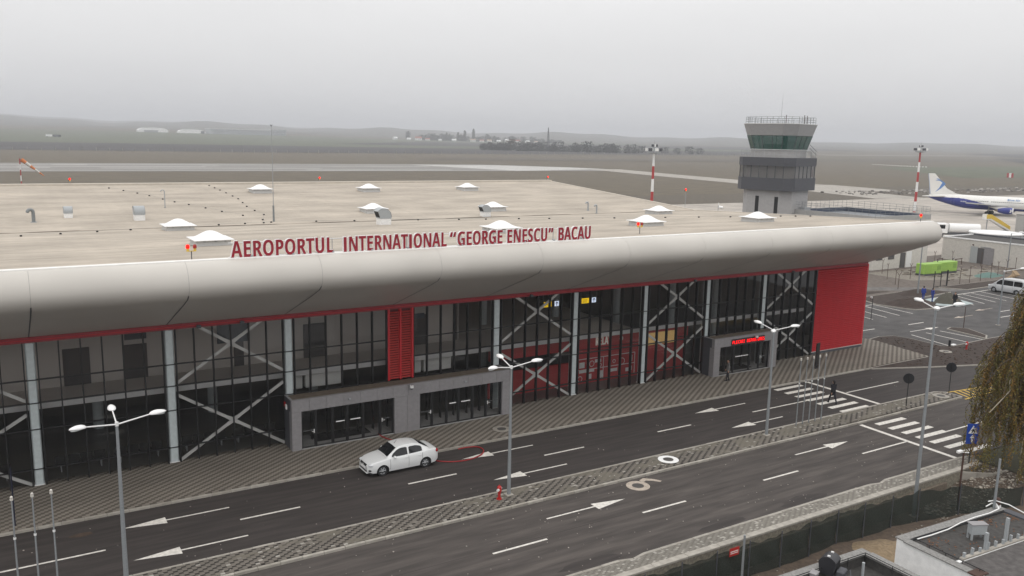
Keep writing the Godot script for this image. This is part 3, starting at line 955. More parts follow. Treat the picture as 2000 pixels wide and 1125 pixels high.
	part(t, "louvre_frame", bx(22.78, 22.92, 3.2, 7.86, FZ - 0.2, FZ + 0.1), mats["red_metal"])
	part(t, "louvre_back", bx(21.26, 22.78, 3.2, 7.86, FZ - 0.22, FZ - 0.15), M("louvre_dark", 0.09, 0.008, 0.01, 0.7))
	var sl := MB.new()
	sl.T = Transform3D(Basis(Vector3.RIGHT, 0.55), Vector3(0, 0, 0.02))
	sl.box(-0.345, 0.345, -0.010, 0.010, -0.07, 0.07)
	var slm := sl.mesh()
	for k in 28:
		for x in [21.605, 22.425]:
			part(t, "louvre_slat", slm, M("louvre_red", 0.46, 0.05, 0.045, 0.55), Vector3(x, 3.32 + k * 0.16, FZ))
	# red ribbed wall at the end, with a dark plinth
	b = MB.new()
	var y := 0.36
	var rows := []
	while y < 7.85:
		for p in [[0.0, 0.0], [0.05, 0.0], [0.055, 0.13], [0.10, 0.13], [0.186, 0.0]]:
			var yy: float = minf(y + p[0], 7.86)
			rows.append(PackedVector3Array([Vector3(62.28, yy, FZ + p[1]), Vector3(69.3, yy, FZ + p[1])]))
		y += 0.187
	b.surf(rows, null, false)
	part(t, "ribbed_wall", b, mats["red_metal"])
	part(t, "wall_edge", bx(69.22, 69.42, 0.36, 8.0, FZ - 0.3, FZ + 0.07), mats["red_metal"])
	part(t, "wall_edge", bx(62.16, 62.3, 0.1, 7.86, FZ - 0.2, FZ + 0.08), mats["black_metal"])
	part(t, "drip_sill", bx(62.2, 69.4, 0.34, 0.37, FZ - 0.2, FZ + 0.12), mats["gutter"])
	part(t, "plinth", bx(62.2, 69.38, 0.0, 0.345, FZ - 0.25, FZ + 0.05), mats["plinth"])

func terminal_inside() -> void:
	var t: Node3D = get_node("airport_terminal")
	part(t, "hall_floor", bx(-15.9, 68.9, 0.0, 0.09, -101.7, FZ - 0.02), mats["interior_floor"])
	part(t, "gallery_floor", bx(-15.9, 43, 3.95, 4.12, -75, -50.2), mats["interior_wall"])
	part(t, "gallery_edge", bx(-15.9, 62, 4.0, 4.34, -50.15, -49.95, 0.02), mats["white_metal"])
	part(t, "gallery_wall", bx(-15.9, 28.6, 4.12, 8.2, -53.9, -53.6), mats["interior_wall"])
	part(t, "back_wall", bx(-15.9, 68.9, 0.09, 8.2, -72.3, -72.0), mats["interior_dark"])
	part(t, "hall_wall", bx(28.4, 28.7, 4.12, 8.2, -72, -53.6), mats["interior_wall"])
	for q in [[3.0, 4.4, 6.3], [6.2, 7.5, 6.2], [17.1, 18.6, 6.4], [12.6, 13.2, 6.1], [24.9, 26.2, 6.3], [-1.5, -0.2, 6.4]]:
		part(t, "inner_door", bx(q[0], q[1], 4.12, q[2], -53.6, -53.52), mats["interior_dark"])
	for q in [[0.2, 2.2, 6.9, 7.8], [6.3, 7.5, 6.5, 6.85], [22.95, 25.0, 6.9, 7.8], [24.6, 25.9, 6.05, 6.4], [11.6, 13.6, 5.7, 7.0], [9.0, 10.2, 6.9, 7.7]]:
		part(t, "wall_panel", bx(q[0], q[1], q[2], q[3], -53.6, -53.5), M("poster_dark", 0.055, 0.07, 0.09, 0.5))
	for q in [[15.2, 16.0], [16.2, 18.6], [23.0, 24.2], [24.4, 26.5]]:
		part(t, "counter", bx(q[0], q[1], 3.0, 3.85, -50.9, -50.5, 0.03), mats["brace_paint"])
	for x in [5.0, 12.0, 19.0, 33.0, 40.0, 46.5, 53.0, 58.5]:
		var c := MB.new()
		c.cyl(Vector3(x, 0.1, -57.5), Vector3(x, 8.2, -57.5), 0.32, 0.32, 16)
		part(t, "hall_column", c, mats["column_paint"])
	# rows of waiting seats seen through the glass
	var s := thing("waiting_bench", "row of four dark waiting seats behind the glass beside the leftmost column", "bench", Vector3(3.4, 0.09, -50.8), 0.0, "waiting seats behind the glass")
	for k in 4:
		var sb := MB.new()
		sb.cbox(-1.28 + k * 0.64, -0.70 + k * 0.64, 0.40, 0.46, -0.25, 0.25, 0.02)
		part(s, "seat", sb, mats["rubber"])
		sb = MB.new()
		sb.cbox(-1.28 + k * 0.64, -0.70 + k * 0.64, 0.48, 0.95, 0.24, 0.30, 0.02)
		part(s, "backrest", sb, mats["rubber"])
	part(s, "beam", bx(-1.35, 1.35, 0.32, 0.38, -0.04, 0.04), mats["grey_metal"])
	for x in [-1.0, 1.0]: part(s, "leg", bx(x - 0.03, x + 0.03, 0.0, 0.34, -0.25, 0.25), mats["grey_metal"])
	dup(s, Vector3(6.4, 0.09, -50.8), 0, "row of four dark waiting seats behind the glass in front of the gallery doors")
	dup(s, Vector3(10.0, 0.09, -50.9), 0, "row of four dark waiting seats behind the lower crossed brace, on its left")
	dup(s, Vector3(13.0, 0.09, -50.9), 0, "row of four dark waiting seats behind the lower crossed brace, next to the porch")
	dup(s, Vector3(-1.2, 0.09, -50.8), 0, "row of four dark waiting seats behind the glass at the left picture edge")
	# the red shop behind the glass
	var k := thing("shop_kiosk", "dark red shop unit behind the glass with white line drawings and pale lettering", "shop", Vector3(30, 0.09, -50.9))
	k.position = Vector3.ZERO
	part(k, "wall", bx(29.9, 37.4, 0.09, 1.9, -51.4, -51.2), mats["kiosk_red"])
	part(k, "wall", bx(37.4, 49.0, 0.09, 2.75, -51.4, -51.2), mats["kiosk_red"])
	part(k, "fascia", bx(29.9, 49.0, 2.9, 3.9, -51.3, -51.0), mats["kiosk_red"])
	part(k, "shadow_gap", bx(37.4, 44.0, 2.75, 2.9, -51.5, -51.3), mats["interior_dark"])
	part(k, "counter", bx(30.0, 36.5, 0.09, 1.15, -51.9, -51.6), mats["plaster"])
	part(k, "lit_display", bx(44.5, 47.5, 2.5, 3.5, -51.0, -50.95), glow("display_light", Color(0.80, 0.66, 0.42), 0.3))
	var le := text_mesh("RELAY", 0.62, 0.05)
	var lo := part(k, "added_glow_lettering", le, glow("shop_sign_added_glow", Color(0.82, 0.8, 0.76), 0.22), Vector3(40.1, 3.38, -50.97))  # emission added to the letter colour to brighten it in the dim hall
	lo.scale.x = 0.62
	var ring := MB.new()
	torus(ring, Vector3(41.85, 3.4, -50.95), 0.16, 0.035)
	part(k, "logo_added_glow_ring", ring, mats["shop_sign_added_glow"])  # ring shares the emission added to the lettering
	# line drawing: a frame with little pictures
	var d := MB.new()
	var zz := -51.18
	var ln := func(xa: float, ya: float, xb: float, yb: float, w: float) -> void:
		var dd := Vector2(xb - xa, yb - ya).normalized().orthogonal() * w / 2
		d.slab(PackedVector2Array([Vector2(xa, ya) + dd, Vector2(xb, yb) + dd, Vector2(xb, yb) - dd, Vector2(xa, ya) - dd]), zz, zz + 0.02)
	var fr := [37.75, 43.5, 0.25, 2.05]
	for q in [[0, 0, 1, 0], [1, 0, 1, 1], [1, 1, 0, 1], [0, 1, 0, 0], [0, 0.52, 1, 0.52], [0.45, 0, 0.45, 1]]:
		ln.call(lerpf(fr[0], fr[1], q[0]), lerpf(fr[2], fr[3], q[1]), lerpf(fr[0], fr[1], q[2]), lerpf(fr[2], fr[3], q[3]), 0.05)
	for q in [[38.0, 1.35, 0.5, 0.45], [38.0, 0.95, 0.75, 0.2], [38.85, 0.95, 0.6, 0.2], [39.5, 1.65, 0.6, 0.25], [38.9, 0.4, 0.3, 0.4], [40.05, 0.35, 0.25, 0.6], [41.0, 0.72, 0.75, 0.25], [42.6, 0.55, 0.45, 0.3], [42.95, 1.35, 0.3, 0.5], [42.95, 0.6, 0.3, 0.35]]:
		d.box(q[0], q[0] + q[2], q[1], q[1] + q[3], zz, zz + 0.015)
	part(k, "line_drawing", d, mats["plaster_white"])
	var dr := MB.new()
	for q in [[39.2, 1.6, 0.22], [42.2, 1.45, 0.26], [38.1, 0.5, 0.2], [41.4, 1.55, 0.13], [40.0, 1.4, 0.14]]:
		torus(dr, Vector3(q[0], q[1], zz + 0.01), q[2], 0.025)
	part(k, "round_drawing", dr, mats["plaster_white"])
	# lit hanging direction signs
	for q in [[37.6, "yellow and white lit direction sign hanging behind the upper crossed brace", 0.55], [41.3, "yellow and white lit direction sign hanging right of a column", 0.35]]:
		var sg := thing("direction_sign", q[1], "sign", Vector3(q[0], 5.6, -54.6), 0.0, "lit direction signs in the hall")
		part(sg, "sign_case", bx(-1.1, 1.1, 0, 0.55, -0.08, 0.0, 0.01), mats["black_metal"])
		part(sg, "yellow_light_panel", bx(-0.75, -0.02, 0.06, 0.48, 0.0, 0.01), glow("sign_yellow_light", Color(0.95, 0.78, 0.08), 0.9))
		part(sg, "white_light_panel", bx(0.28, 0.70, 0.06, 0.48, 0.0, 0.01), glow("sign_white_light", Color(0.85, 0.9, 0.98), 0.8))
		var aw := MB.new()
		aw.slab(v2([0.46, 0.1, 0.52, 0.1, 0.52, 0.34, 0.6, 0.26, 0.62, 0.31, 0.49, 0.45, 0.36, 0.31, 0.38, 0.26, 0.46, 0.34]), 0.01, 0.018)
		part(sg, "arrow", aw, mats["blue_paint"])
		var tx := MB.new()
		for yy in [0.14, 0.24, 0.34]: tx.box(-0.68, -0.2, yy, yy + 0.035, 0.01, 0.016)
		part(sg, "text_lines", tx, mats["black_metal"])
		for x in [-0.8, 0.8]: part(sg, "hanger", bx(x - 0.01, x + 0.01, 0.55, 2.6, -0.05, -0.03), mats["grey_metal"])

func torus(b: MB, o: Vector3, r: float, w: float, flat := false) -> void:
	var rows := []
	for i in 25:
		var a := TAU * i / 24
		var row := PackedVector3Array()
		for j in 9:
			var q := -TAU * j / 8
			if flat: row.append(o + Vector3(cos(a) * (r + cos(q) * w), sin(q) * w * 0.5, sin(a) * (r + cos(q) * w)))
			else: row.append(o + Vector3(cos(a) * (r + cos(q) * w), sin(a) * (r + cos(q) * w), sin(q) * w * 0.4))
		rows.append(row)
	if flat: rows.reverse()
	b.surf(rows)

func door_leaf(p: Node3D, x0: float, x1: float, y0: float, y1: float, z: float, handle: String, hx := 0.0) -> void:
	var d := Node3D.new()
	d.name = "door"
	p.add_child(d, true)
	var f := MB.new()
	var w := 0.05
	f.box(x0, x0 + w, y0, y1, z - 0.03, z + 0.03); f.box(x1 - w, x1, y0, y1, z - 0.03, z + 0.03)
	f.box(x0 + w, x1 - w, y0, y0 + w * 1.4, z - 0.03, z + 0.03); f.box(x0 + w, x1 - w, y1 - w, y1, z - 0.03, z + 0.03)
	part(d, "door_frame", f, mats["black_metal"])
	var g := MB.new()
	g.quad(Vector3(x0 + w, y0 + w, z), Vector3(x1 - w, y0 + w, z), Vector3(x1 - w, y1 - w, z), Vector3(x0 + w, y1 - w, z))
	part(d, "pane", g, mats["facade_glass"])
	if handle == "bar":
		part(d, "handle", bx(x0 + 0.16, x1 - 0.14, 1.45, 1.52, z + 0.03, z + 0.06, 0.01), mats["white_plastic"])
	elif handle == "lever":
		var h := MB.new()
		h.box(hx - 0.03, hx + 0.03, 1.0, 1.25, z + 0.03, z + 0.05)
		h.cyl(Vector3(hx, 1.12, z + 0.05), Vector3(hx, 1.12, z + 0.1), 0.015, 0.015, 8)
		h.box(minf(hx, hx + (0.16 if hx < (x0 + x1) / 2 else -0.16)), maxf(hx, hx + (0.16 if hx < (x0 + x1) / 2 else -0.16)), 1.105, 1.135, z + 0.09, z + 0.11)
		part(d, "handle", h, mats["white_metal"])
		part(d, "push_bar", bx(x0 + 0.1, x1 - 0.1, 1.16, 1.19, z - 0.07, z - 0.04), mats["grey_metal"])

func porch(called: String, label: String, x0: float, x1: float, zf: float, opens: Array, seams: Array, doors: Array) -> Node3D:
	var p := thing(called, label, "entrance porch")
	var ytop := 3.22
	var yh := 2.5
	var zb := FZ + 0.13
	# cladding panels on the front: piers and head, with narrow joints
	var xs := [x0]
	for o in opens: xs.append_array([o[0], o[1]])
	xs.append(x1)
	for i in xs.size() / 2:
		var a: float = xs[i * 2]
		var b: float = xs[i * 2 + 1]
		var n := maxi(1, roundi((b - a) / 0.9))
		for k in n:
			part(p, "cladding_panel", bx(a + (b - a) * k / n + 0.005, a + (b - a) * (k + 1) / n - 0.005, 0.1, yh - 0.004, zf - 0.5, zf, 0.006), mats[["cladding", "cladding_b"][k % 2]])
	for i in seams.size() - 1:
		part(p, "cladding_panel", bx(seams[i] + 0.005, seams[i + 1] - 0.005, yh + 0.004, ytop, zf - 0.3, zf, 0.006), mats[["cladding", "cladding_b"][i % 2]])
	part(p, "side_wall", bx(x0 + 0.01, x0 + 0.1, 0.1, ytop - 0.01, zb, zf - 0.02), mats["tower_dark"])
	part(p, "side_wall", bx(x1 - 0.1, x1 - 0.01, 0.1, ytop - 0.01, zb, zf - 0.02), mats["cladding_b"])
	part(p, "roof", bx(x0 + 0.05, x1 - 0.05, 2.9, 3.17, zb, zf - 0.12), mats["gravel_roof"])
	for q in [[x0, x1, zf - 0.12, zf + 0.012], [x0, x0 + 0.14, zb, zf - 0.12], [x1 - 0.14, x1, zb, zf - 0.12]]:
		part(p, "roof_edge", bx(q[0], q[1], 3.2, 3.25, q[2], q[3], 0.008), mats["cladding"])
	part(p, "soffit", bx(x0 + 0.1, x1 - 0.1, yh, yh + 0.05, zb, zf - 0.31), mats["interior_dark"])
	part(p, "sill", bx(x0 + 0.05, x1 - 0.05, 0.06, 0.13, zb - 1.0, zf - 0.02), mats["plaster_grey"])
	part(p, "door_mat", bx(opens[0][0] + 1.2, opens[0][1] - 1.2, 0.13, 0.142, zb - 0.9, zb + 0.5), mats["rubber"])
	for dd in doors:
		var z := zf - 0.22
		for i in dd.size() - 1:
			part(p, "mullion", bx(dd[i] - 0.04, dd[i] + 0.04, 0.12, yh, z - 0.06, z + 0.06), mats["black_metal"])
			var kind := "bar" if (i == 2 or i == 3) and dd.size() == 7 or (dd.size() == 5 and (i == 1)) else ""
			var hx := 0.0
			if dd.size() == 7 and i == 0: kind = "lever"; hx = dd[1] - 0.1
			if dd.size() == 7 and i == 5: kind = "lever"; hx = dd[5] + 0.14
			if dd.size() == 5 and i == 3: kind = "lever"; hx = dd[3] + 0.14
			door_leaf(p, dd[i] + 0.04, dd[i + 1] - 0.04, 0.13, yh - 0.02, z, kind, hx)
		part(p, "mullion", bx(dd[-1] - 0.04, dd[-1] + 0.04, 0.12, yh, z - 0.06, z + 0.06), mats["black_metal"])
	return p

func porches() -> void:
	var s := []
	for i in 15: s.append(14.36 + 15.1 * i / 14.0)
	var p := porch("entrance_porch", "long grey entrance porch with two dark glass doorways behind the white car", 14.36, 29.46, -47.51, [[14.95, 20.93], [22.7, 28.86]], s, [[14.97, 15.86, 16.93, 17.86, 18.9, 20.02, 20.91], [22.72, 23.64, 24.71, 25.59, 26.65, 27.68, 28.84]])
	part(p, "spotlight", bx(17.86, 18.02, 2.82, 2.92, -47.51, -47.4, 0.02), mats["grey_metal"])
	part(p, "spotlight", bx(25.9, 26.06, 2.82, 2.92, -47.51, -47.4, 0.02), mats["grey_metal"])
	s = []
	for i in 8: s.append(48.78 + 7.35 * i / 7.0)
	p = porch("entrance_porch", "shorter grey entrance porch with a red lit sign above its doorway", 48.78, 56.13, -47.67, [[49.47, 55.32]], s, [[49.5, 51.2, 53.05, 54.2, 55.3]])
	var l := thing("departures_sign", "black display board with red lit words over the smaller porch doorway", "sign", Vector3(52.55, 2.55, -47.67))
	part(l, "sign_case", bx(-1.9, 1.9, 0, 0.5, 0.0, 0.09, 0.012), mats["black_metal"])
	var tm := part(l, "led_lettering", text_mesh("PLECARI DEPARTURES", 0.27, 0.01, true, true), glow("red_led_light", Color(1.0, 0.04, 0.08), 1.6), Vector3(0, 0.25, 0.1))
	tm.scale.x = 0.93
	camera_dome("security_camera", "white dome security camera on the front edge of the long porch", Vector3(22.0, 3.18, -47.48))
	camera_dome("security_camera", "small white dome camera above the red lit sign of the smaller porch", Vector3(53.3, 3.12, -47.62))
	camera_dome("security_camera", "white dome security camera on the corner of the red ribbed wall", Vector3(69.75, 4.9, -48.9))
	var a := thing("alarm_box", "small red and white alarm box on the dark side of the long porch", "alarm", Vector3(14.33, 2.62, -48.55))
	part(a, "red_box", bx(-0.06, 0, 0, 0.28, -0.2, 0.02, 0.01), mats["red_paint"])
	part(a, "white_box", bx(-0.07, 0, -0.1, 0.2, 0.08, 0.3, 0.01), mats["white_plastic"])
	for q in [[12.0, "above the braced bay by the long porch, right one"], [31.9, "above the braced bay right of the long porch"], [47.4, "above the braced bay left of the smaller porch"], [58.9, "above the braced bay beside the red ribbed wall"], [9.6, "above the braced bay by the long porch, left one"]]:
		var f := thing("floodlight", "small dark floodlight " + q[1], "light", Vector3(q[0], 7.86, FZ + 0.06), 0.0, "floodlights on the red band")
		part(f, "bracket", bx(-0.03, 0.03, 0.05, 0.16, 0, 0.12), mats["black_metal"])
		part(f, "lamp_body", bx(-0.12, 0.12, 0.0, 0.17, 0.1, 0.26, 0.02), mats["plinth"])

func camera_dome(called: String, label: String, at: Vector3) -> void:
	var c := thing(called, label, "camera", at)
	part(c, "arm", bx(-0.03, 0.03, -0.02, 0.04, -0.05, 0.22), mats["grey_metal"])
	var b := MB.new()
	b.cyl(Vector3(0, -0.12, 0.22), Vector3(0, 0.03, 0.22), 0.12, 0.12, 14)
	part(c, "housing", b, mats["white_plastic"])
	b = MB.new()
	b.ball(Vector3(0, -0.12, 0.22), Vector3(0.105, 0.12, 0.105), 8)
	part(c, "dome", b, mats["plinth"])

func skylight_proto() -> Node3D:
	var s := thing("skylight", "", "skylight", Vector3.ZERO, 0.0, "white skylight domes on the terminal roof")
	var b := MB.new()
	var h := 0.42
	for q in [[0, 1], [1, 0], [0, -1], [-1, 0]]:
		var d := Vector3(q[0], 0, q[1])
		var r := Vector3(q[1], 0, -q[0])
		b.quad(d * 1.06 - r * 1.06 + Vector3(0, -0.25, 0), d * 1.06 + r * 1.06 + Vector3(0, -0.25, 0), d * 0.98 + r * 0.98 + Vector3(0, h - 0.06, 0), d * 0.98 - r * 0.98 + Vector3(0, h - 0.06, 0))
	part(s, "curb", b, M("curb_white", 0.50, 0.50, 0.49, 0.5, "soft", 1.0))
	part(s, "rim", bx(-1.17, 1.17, h - 0.06, h, -1.17, 1.17, 0.02), mats["white_plastic"])
	b = MB.new()
	var rows := []
	for i in 17:
		var row := PackedVector3Array()
		for j in 17:
			var u := -1.0 + j / 8.0
			var w := 1.0 - i / 8.0
			var f := pow(cos(u * PI / 2), 1.6) * pow(cos(w * PI / 2), 1.6)
			row.append(Vector3(u * 1.15, h + 0.004 + 0.46 * f, w * 1.15))
		rows.append(row)
	b.surf(rows)
	part(s, "dome", b, mats["white_plastic"])
	for x in [-0.55, 0.1, 0.65]:
		part(s, "latch", bx(x - 0.06, x + 0.06, h - 0.13, h - 0.07, 0.99, 1.04), mats["grey_metal"])
	return s

func hood(called: String, label: String, at: Vector3, turn: float, k: float) -> void:
	var v := thing(called, label, "roof ventilator", at, turn)
	part(v, "base", bx(-0.48 * k, 0.48 * k, -0.15, 0.55 * k, -0.48 * k, 0.48 * k, 0.01), mats["white_plastic"])
	part(v, "collar", bx(-0.52 * k, 0.52 * k, 0.55 * k, 0.61 * k, -0.52 * k, 0.52 * k, 0.01), mats["galvanized"])
	var p := PackedVector2Array()
	for i in 15:
		var a := deg_to_rad(lerpf(-4, 140, i / 14.0))
		p.append(Vector2(-0.18 + cos(a) * 0.68, 0.72 + sin(a) * 0.68) * k)
	p.append(Vector2(-0.5, 0.61) * k)
	p.append(Vector2(0.5, 0.61) * k)
	var b := MB.new()
	b.slab(p, -0.5 * k, 0.5 * k)
	part(v, "hood", b, mats["galvanized"])
	# the dark opening, set into the slanted mouth
	var a0 := p[14]
	var a1 := p[15]
	var n := (a1 - a0).orthogonal().normalized()
	if n.x > 0: n = -n
	b = MB.new()
	var q := [a0 + (a1 - a0) * 0.08 + n * 0.004, a0 + (a1 - a0) * 0.94 + n * 0.004]
	b.quad(Vector3(q[0].x, q[0].y, -0.44 * k), Vector3(q[1].x, q[1].y, -0.44 * k), Vector3(q[1].x, q[1].y, 0.44 * k), Vector3(q[0].x, q[0].y, 0.44 * k))
	part(v, "mouth", b, mats["rubber"])
	b = MB.new()
	for z in [-0.5 * k, 0.5 * k]:
		for i in 14:
			b.cyl(Vector3(p[i].x, p[i].y, z), Vector3(p[i + 1].x, p[i + 1].y, z), 0.018 * k, 0.018 * k, 5, false)
	part(v, "seam", b, mats["galvanized_dark"])

func bent_pipe(called: String, label: String, at: Vector3, h: float, r: float, reach: float, turn: float, m: Material) -> void:
	var v := thing(called, label, "vent pipe", at, turn)
	var pts := [Vector3(0, -0.1, 0), Vector3(0, h - reach / 2, 0)]
	for i in 9:
		var a := PI * i / 8.0
		pts.append(Vector3(-reach / 2 + cos(a) * reach / 2, h - reach / 2 + sin(a) * reach / 2, 0))
	var b := MB.new()
	b.tube(pts, r, 10)
	part(v, "pipe", b, m)
	b = MB.new()
	b.cyl(Vector3(0, -0.02, 0), Vector3(0, 0.05, 0), r * 2.2, r * 1.6, 12)
	part(v, "flange", b, mats["galvanized_dark"])

func warning_lamp(label: String, at: Vector3, post: float, twin: bool, turn := 0.0) -> void:
	var o := thing("warning_lamp", label, "obstruction light", at, turn, "red obstruction lights on the terminal roof")
	var b := MB.new()
	b.cyl(Vector3(0, -0.1, 0), Vector3(0, post, 0), 0.025, 0.025, 8)
	part(o, "post", b, mats["grey_metal"] if not twin else mats["plinth"])
	for x in ([-0.17, 0.17] if twin else [0.0]):
		if twin:
			part(o, "bracket", bx(minf(0, x), maxf(0, x), post - 0.03, post + 0.01, -0.02, 0.02), mats["yellow_paint"])
		b = MB.new()
		b.cyl(Vector3(x, post - 0.02, 0), Vector3(x, post + 0.13, 0), 0.075, 0.06, 12)
		part(o, "lamp_base", b, mats["yellow_paint"])
		b = MB.new()
		b.cyl(Vector3(x, post + 0.13, 0), Vector3(x, post + 0.26, 0), 0.09, 0.09, 12)
		b.ball(Vector3(x, post + 0.26, 0), Vector3(0.09, 0.07, 0.09), 6)
		part(o, "lens_lamp", b, glow("red_lamp_glow", Color(1.0, 0.07, 0.04), 1.7) if (x <= 0 or not twin) else M("red_lens", 0.32, 0.02, 0.015, 0.3))
	if not twin:
		b = MB.new()
		b.box(-0.16, -0.08, post + 0.02, post + 0.16, -0.06, 0.06)
		part(o, "box", b, mats["plinth"])

func rooftop() -> void:
	var s := skylight_proto()
	var first := true
	for q in [
		[11.4, -53.4, "white skylight dome just behind the first letters of the red roof sign"],
		[12.4, -69.1, "white skylight dome near the roof valley, left of the thin whip mast"],
		[25.5, -93.8, "white skylight dome at the back edge of the roof, closest to the whip mast"],
		[38.0, -93.5, "white skylight dome at the back edge of the roof, in the middle of three"],
		[51.0, -93.3, "white skylight dome at the back edge of the roof, nearest the right corner"],
		[31.9, -77.4, "white skylight dome half hidden behind the big curved ventilator hood"],
		[44.9, -76.5, "white skylight dome behind the smaller curved ventilator hood"],
		[31.8, -53.0, "white skylight dome behind the name in quotation marks of the roof sign"],
		[60.0, -67.8, "white skylight dome near the two small vent pipes, towards the right roof edge"],
		[45.7, -53.1, "white skylight dome beside the twin red lamp right of the roof sign"],
		[57.7, -52.2, "white skylight dome below the control tower, nearest the right end of the roof"]]:
		var at := Vector3(q[0], roof_y(q[1]), q[1])
		if first:
			s.position = at
			s.set_meta("label", q[2])
			first = false
		else: dup(s, at, 0, q[2])
	hood("vent_hood", "large grey curved ventilator hood on a white base, in front of a skylight", Vector3(28.4, roof_y(-66.6), -66.6), 0.0, 1.0)
	hood("vent_hood", "smaller grey curved ventilator hood beside a skylight, right of the larger one", Vector3(41.75, roof_y(-72.6), -72.6), 0.0, 0.82)
	hood("vent_hood", "grey rounded ventilator hood turned away, right of the smaller turned one", Vector3(10.7, roof_y(-76.6), -76.6), -PI / 2, 0.84)
	hood("vent_hood", "small grey rounded ventilator hood turned away, next to the bent grey pipe", Vector3(5.6, roof_y(-79.0), -79.0), -PI / 2, 0.66)
	bent_pipe("vent_pipe", "thick grey bent vent pipe near the left picture edge on the roof", Vector3(3.0, roof_y(-77.0), -77.0), 1.0, 0.13, 0.42, 0.3, mats["galvanized_dark"])
	bent_pipe("vent_pipe", "thin grey pipe with a hooked top on the left part of the roof", Vector3(13.9, roof_y(-83.4), -83.4), 1.65, 0.045, 0.32, 0.0, mats["galvanized"])
	bent_pipe("vent_pipe", "short grey bent pipe on the roof, left of a pair", Vector3(55.6, roof_y(-74.3), -74.3), 0.9, 0.09, 0.3, 0.0, mats["galvanized"])
	bent_pipe("vent_pipe", "short grey bent pipe on the roof, right of a pair", Vector3(55.1, roof_y(-72.1), -72.1), 0.9, 0.09, 0.3, 0.0, mats["galvanized"])
	var m := thing("lightning_mast", "tall thin whip mast on the roof behind the sign", "mast", Vector3(21.07, roof_y(-73.5), -73.5))
	var b := MB.new()
	b.cyl(Vector3(0, -0.1, 0), Vector3(0, 1.4, 0), 0.09, 0.08, 10)
	part(m, "sleeve", b, mats["galvanized_dark"])
	b = MB.new()
	b.cyl(Vector3(0, 1.4, 0), Vector3(0.02, 4.5, 0), 0.035, 0.028, 8)
	b.cyl(Vector3(0.02, 4.5, 0), Vector3(0, 8.2, 0), 0.026, 0.014, 8)
	part(m, "rod", b, mats["grey_metal"])
	b = MB.new()
	b.ball(Vector3(0, 8.2, 0), Vector3(0.05, 0.07, 0.05), 6)
	for i in 3: b.cyl(Vector3(0, 8.15, 0), Vector3(cos(i * 2.1) * 0.16, 8.32, sin(i * 2.1) * 0.16), 0.012, 0.008, 5)
	part(m, "tip", b, mats["plinth"])
	warning_lamp("twin red warning lamp on a yellow bracket, left of the roof sign", Vector3(8.5, 12.42, -44.2), 0.42, true)
	warning_lamp("twin red warning lamp on a yellow bracket, right of the roof sign", Vector3(39.2, 12.35, -46.2), 0.42, true)
	warning_lamp("twin red warning lamp at the rounded right tip of the roof edge", Vector3(67.5, 12.46, -43.1), 0.40, true, 0.5)
	warning_lamp("single red lamp on a tall post at the right roof edge", Vector3(69.2, roof_y(-73.7), -73.7), 1.95, false)
	warning_lamp("single red lamp on the back roof edge near the wind sock", Vector3(7.6, 13.1, -101.9), 0.3, false)
	warning_lamp("single red lamp on the back roof edge between two skylights", Vector3(35.0, 13.1, -101.9), 0.3, false)
	warning_lamp("single red lamp on the back right corner of the roof", Vector3(68.9, 13.1, -101.9), 0.26, false)
	var c := thing("security_camera", "white camera on a short post at the right roof edge", "camera", Vector3(69.2, roof_y(-68.4), -68.4))
	b = MB.new()
	b.cyl(Vector3(0, 0, 0), Vector3(0, 0.75, 0), 0.03, 0.03, 8)
	part(c, "post", b, mats["grey_metal"])
	b = MB.new()
	b.cyl(Vector3(0.05, 0.5, 0), Vector3(0.5, 0.42, 0.1), 0.14, 0.16, 12)
	part(c, "housing", b, mats["white_plastic"])
	b = MB.new()
	b.cyl(Vector3(0.02, 0.7, 0), Vector3(0.02, 0.95, 0), 0.05, 0.05, 8)
	part(c, "cap", b, mats["white_plastic"])
	var lists := [
		["lightning wire on small black blocks crossing the left part of the roof to the valley", [9.6, -102.2, 11.0, -98.8, 12.1, -96.5, 13.1, -94.2, 13.9, -92.0, 14.7, -89.25, 15.4, -87.1, 16.3, -85.0, 17.3, -82.5, 18.2, -80.0, 19.4, -77.3]],
		["lightning wire on small black blocks running back from the whip mast", [21.5, -100.2, 21.6, -98.0, 21.7, -95.9, 21.75, -93.4, 21.8, -90.8, 21.8, -88.5, 21.5, -85.6, 21.2, -82.9, 21.2, -80.1, 21.3, -77.4, 20.4, -74.5, 20.0, -72.8]],
		["long lightning wire on small black blocks along the front half of the roof", [1.8, -67.8, 4.3, -68.7, 6.8, -69.8, 9.2, -70.6, 16.2, -72.5, 18.4, -72.7, 20.7, -73.0, 24.6, -72.7, 28.0, -72.3, 33.6, -70.8, 37.1, -69.4, 39.4, -68.4, 42.4, -67.4, 44.9, -66.0, 47.9, -64.8, 50.6, -63.4, 55.2, -61.4, 58.2, -60.0, 61.0, -58.6, 66.1, -56.9, 67.3, -56.1, 68.5, -55.3]]]
	var blk := bx(-0.075, 0.075, -0.04, 0.10, -0.075, 0.075, 0.02).mesh()
	for q in lists:
		var w := thing("lightning_wire", q[0], "lightning wire")
		var p := v2(q[1])
		b = MB.new()
		for i in p.size():
			var a := Vector3(p[i].x, roof_y(p[i].y), p[i].y)
			part(w, "support_block", blk, mats["rubber"], a)
			if i > 0: b.cyl(Vector3(p[i - 1].x, roof_y(p[i - 1].y) + 0.11, p[i - 1].y), a + Vector3(0, 0.11, 0), 0.006, 0.006, 4, false)
		part(w, "wire", b, mats["galvanized_dark"])

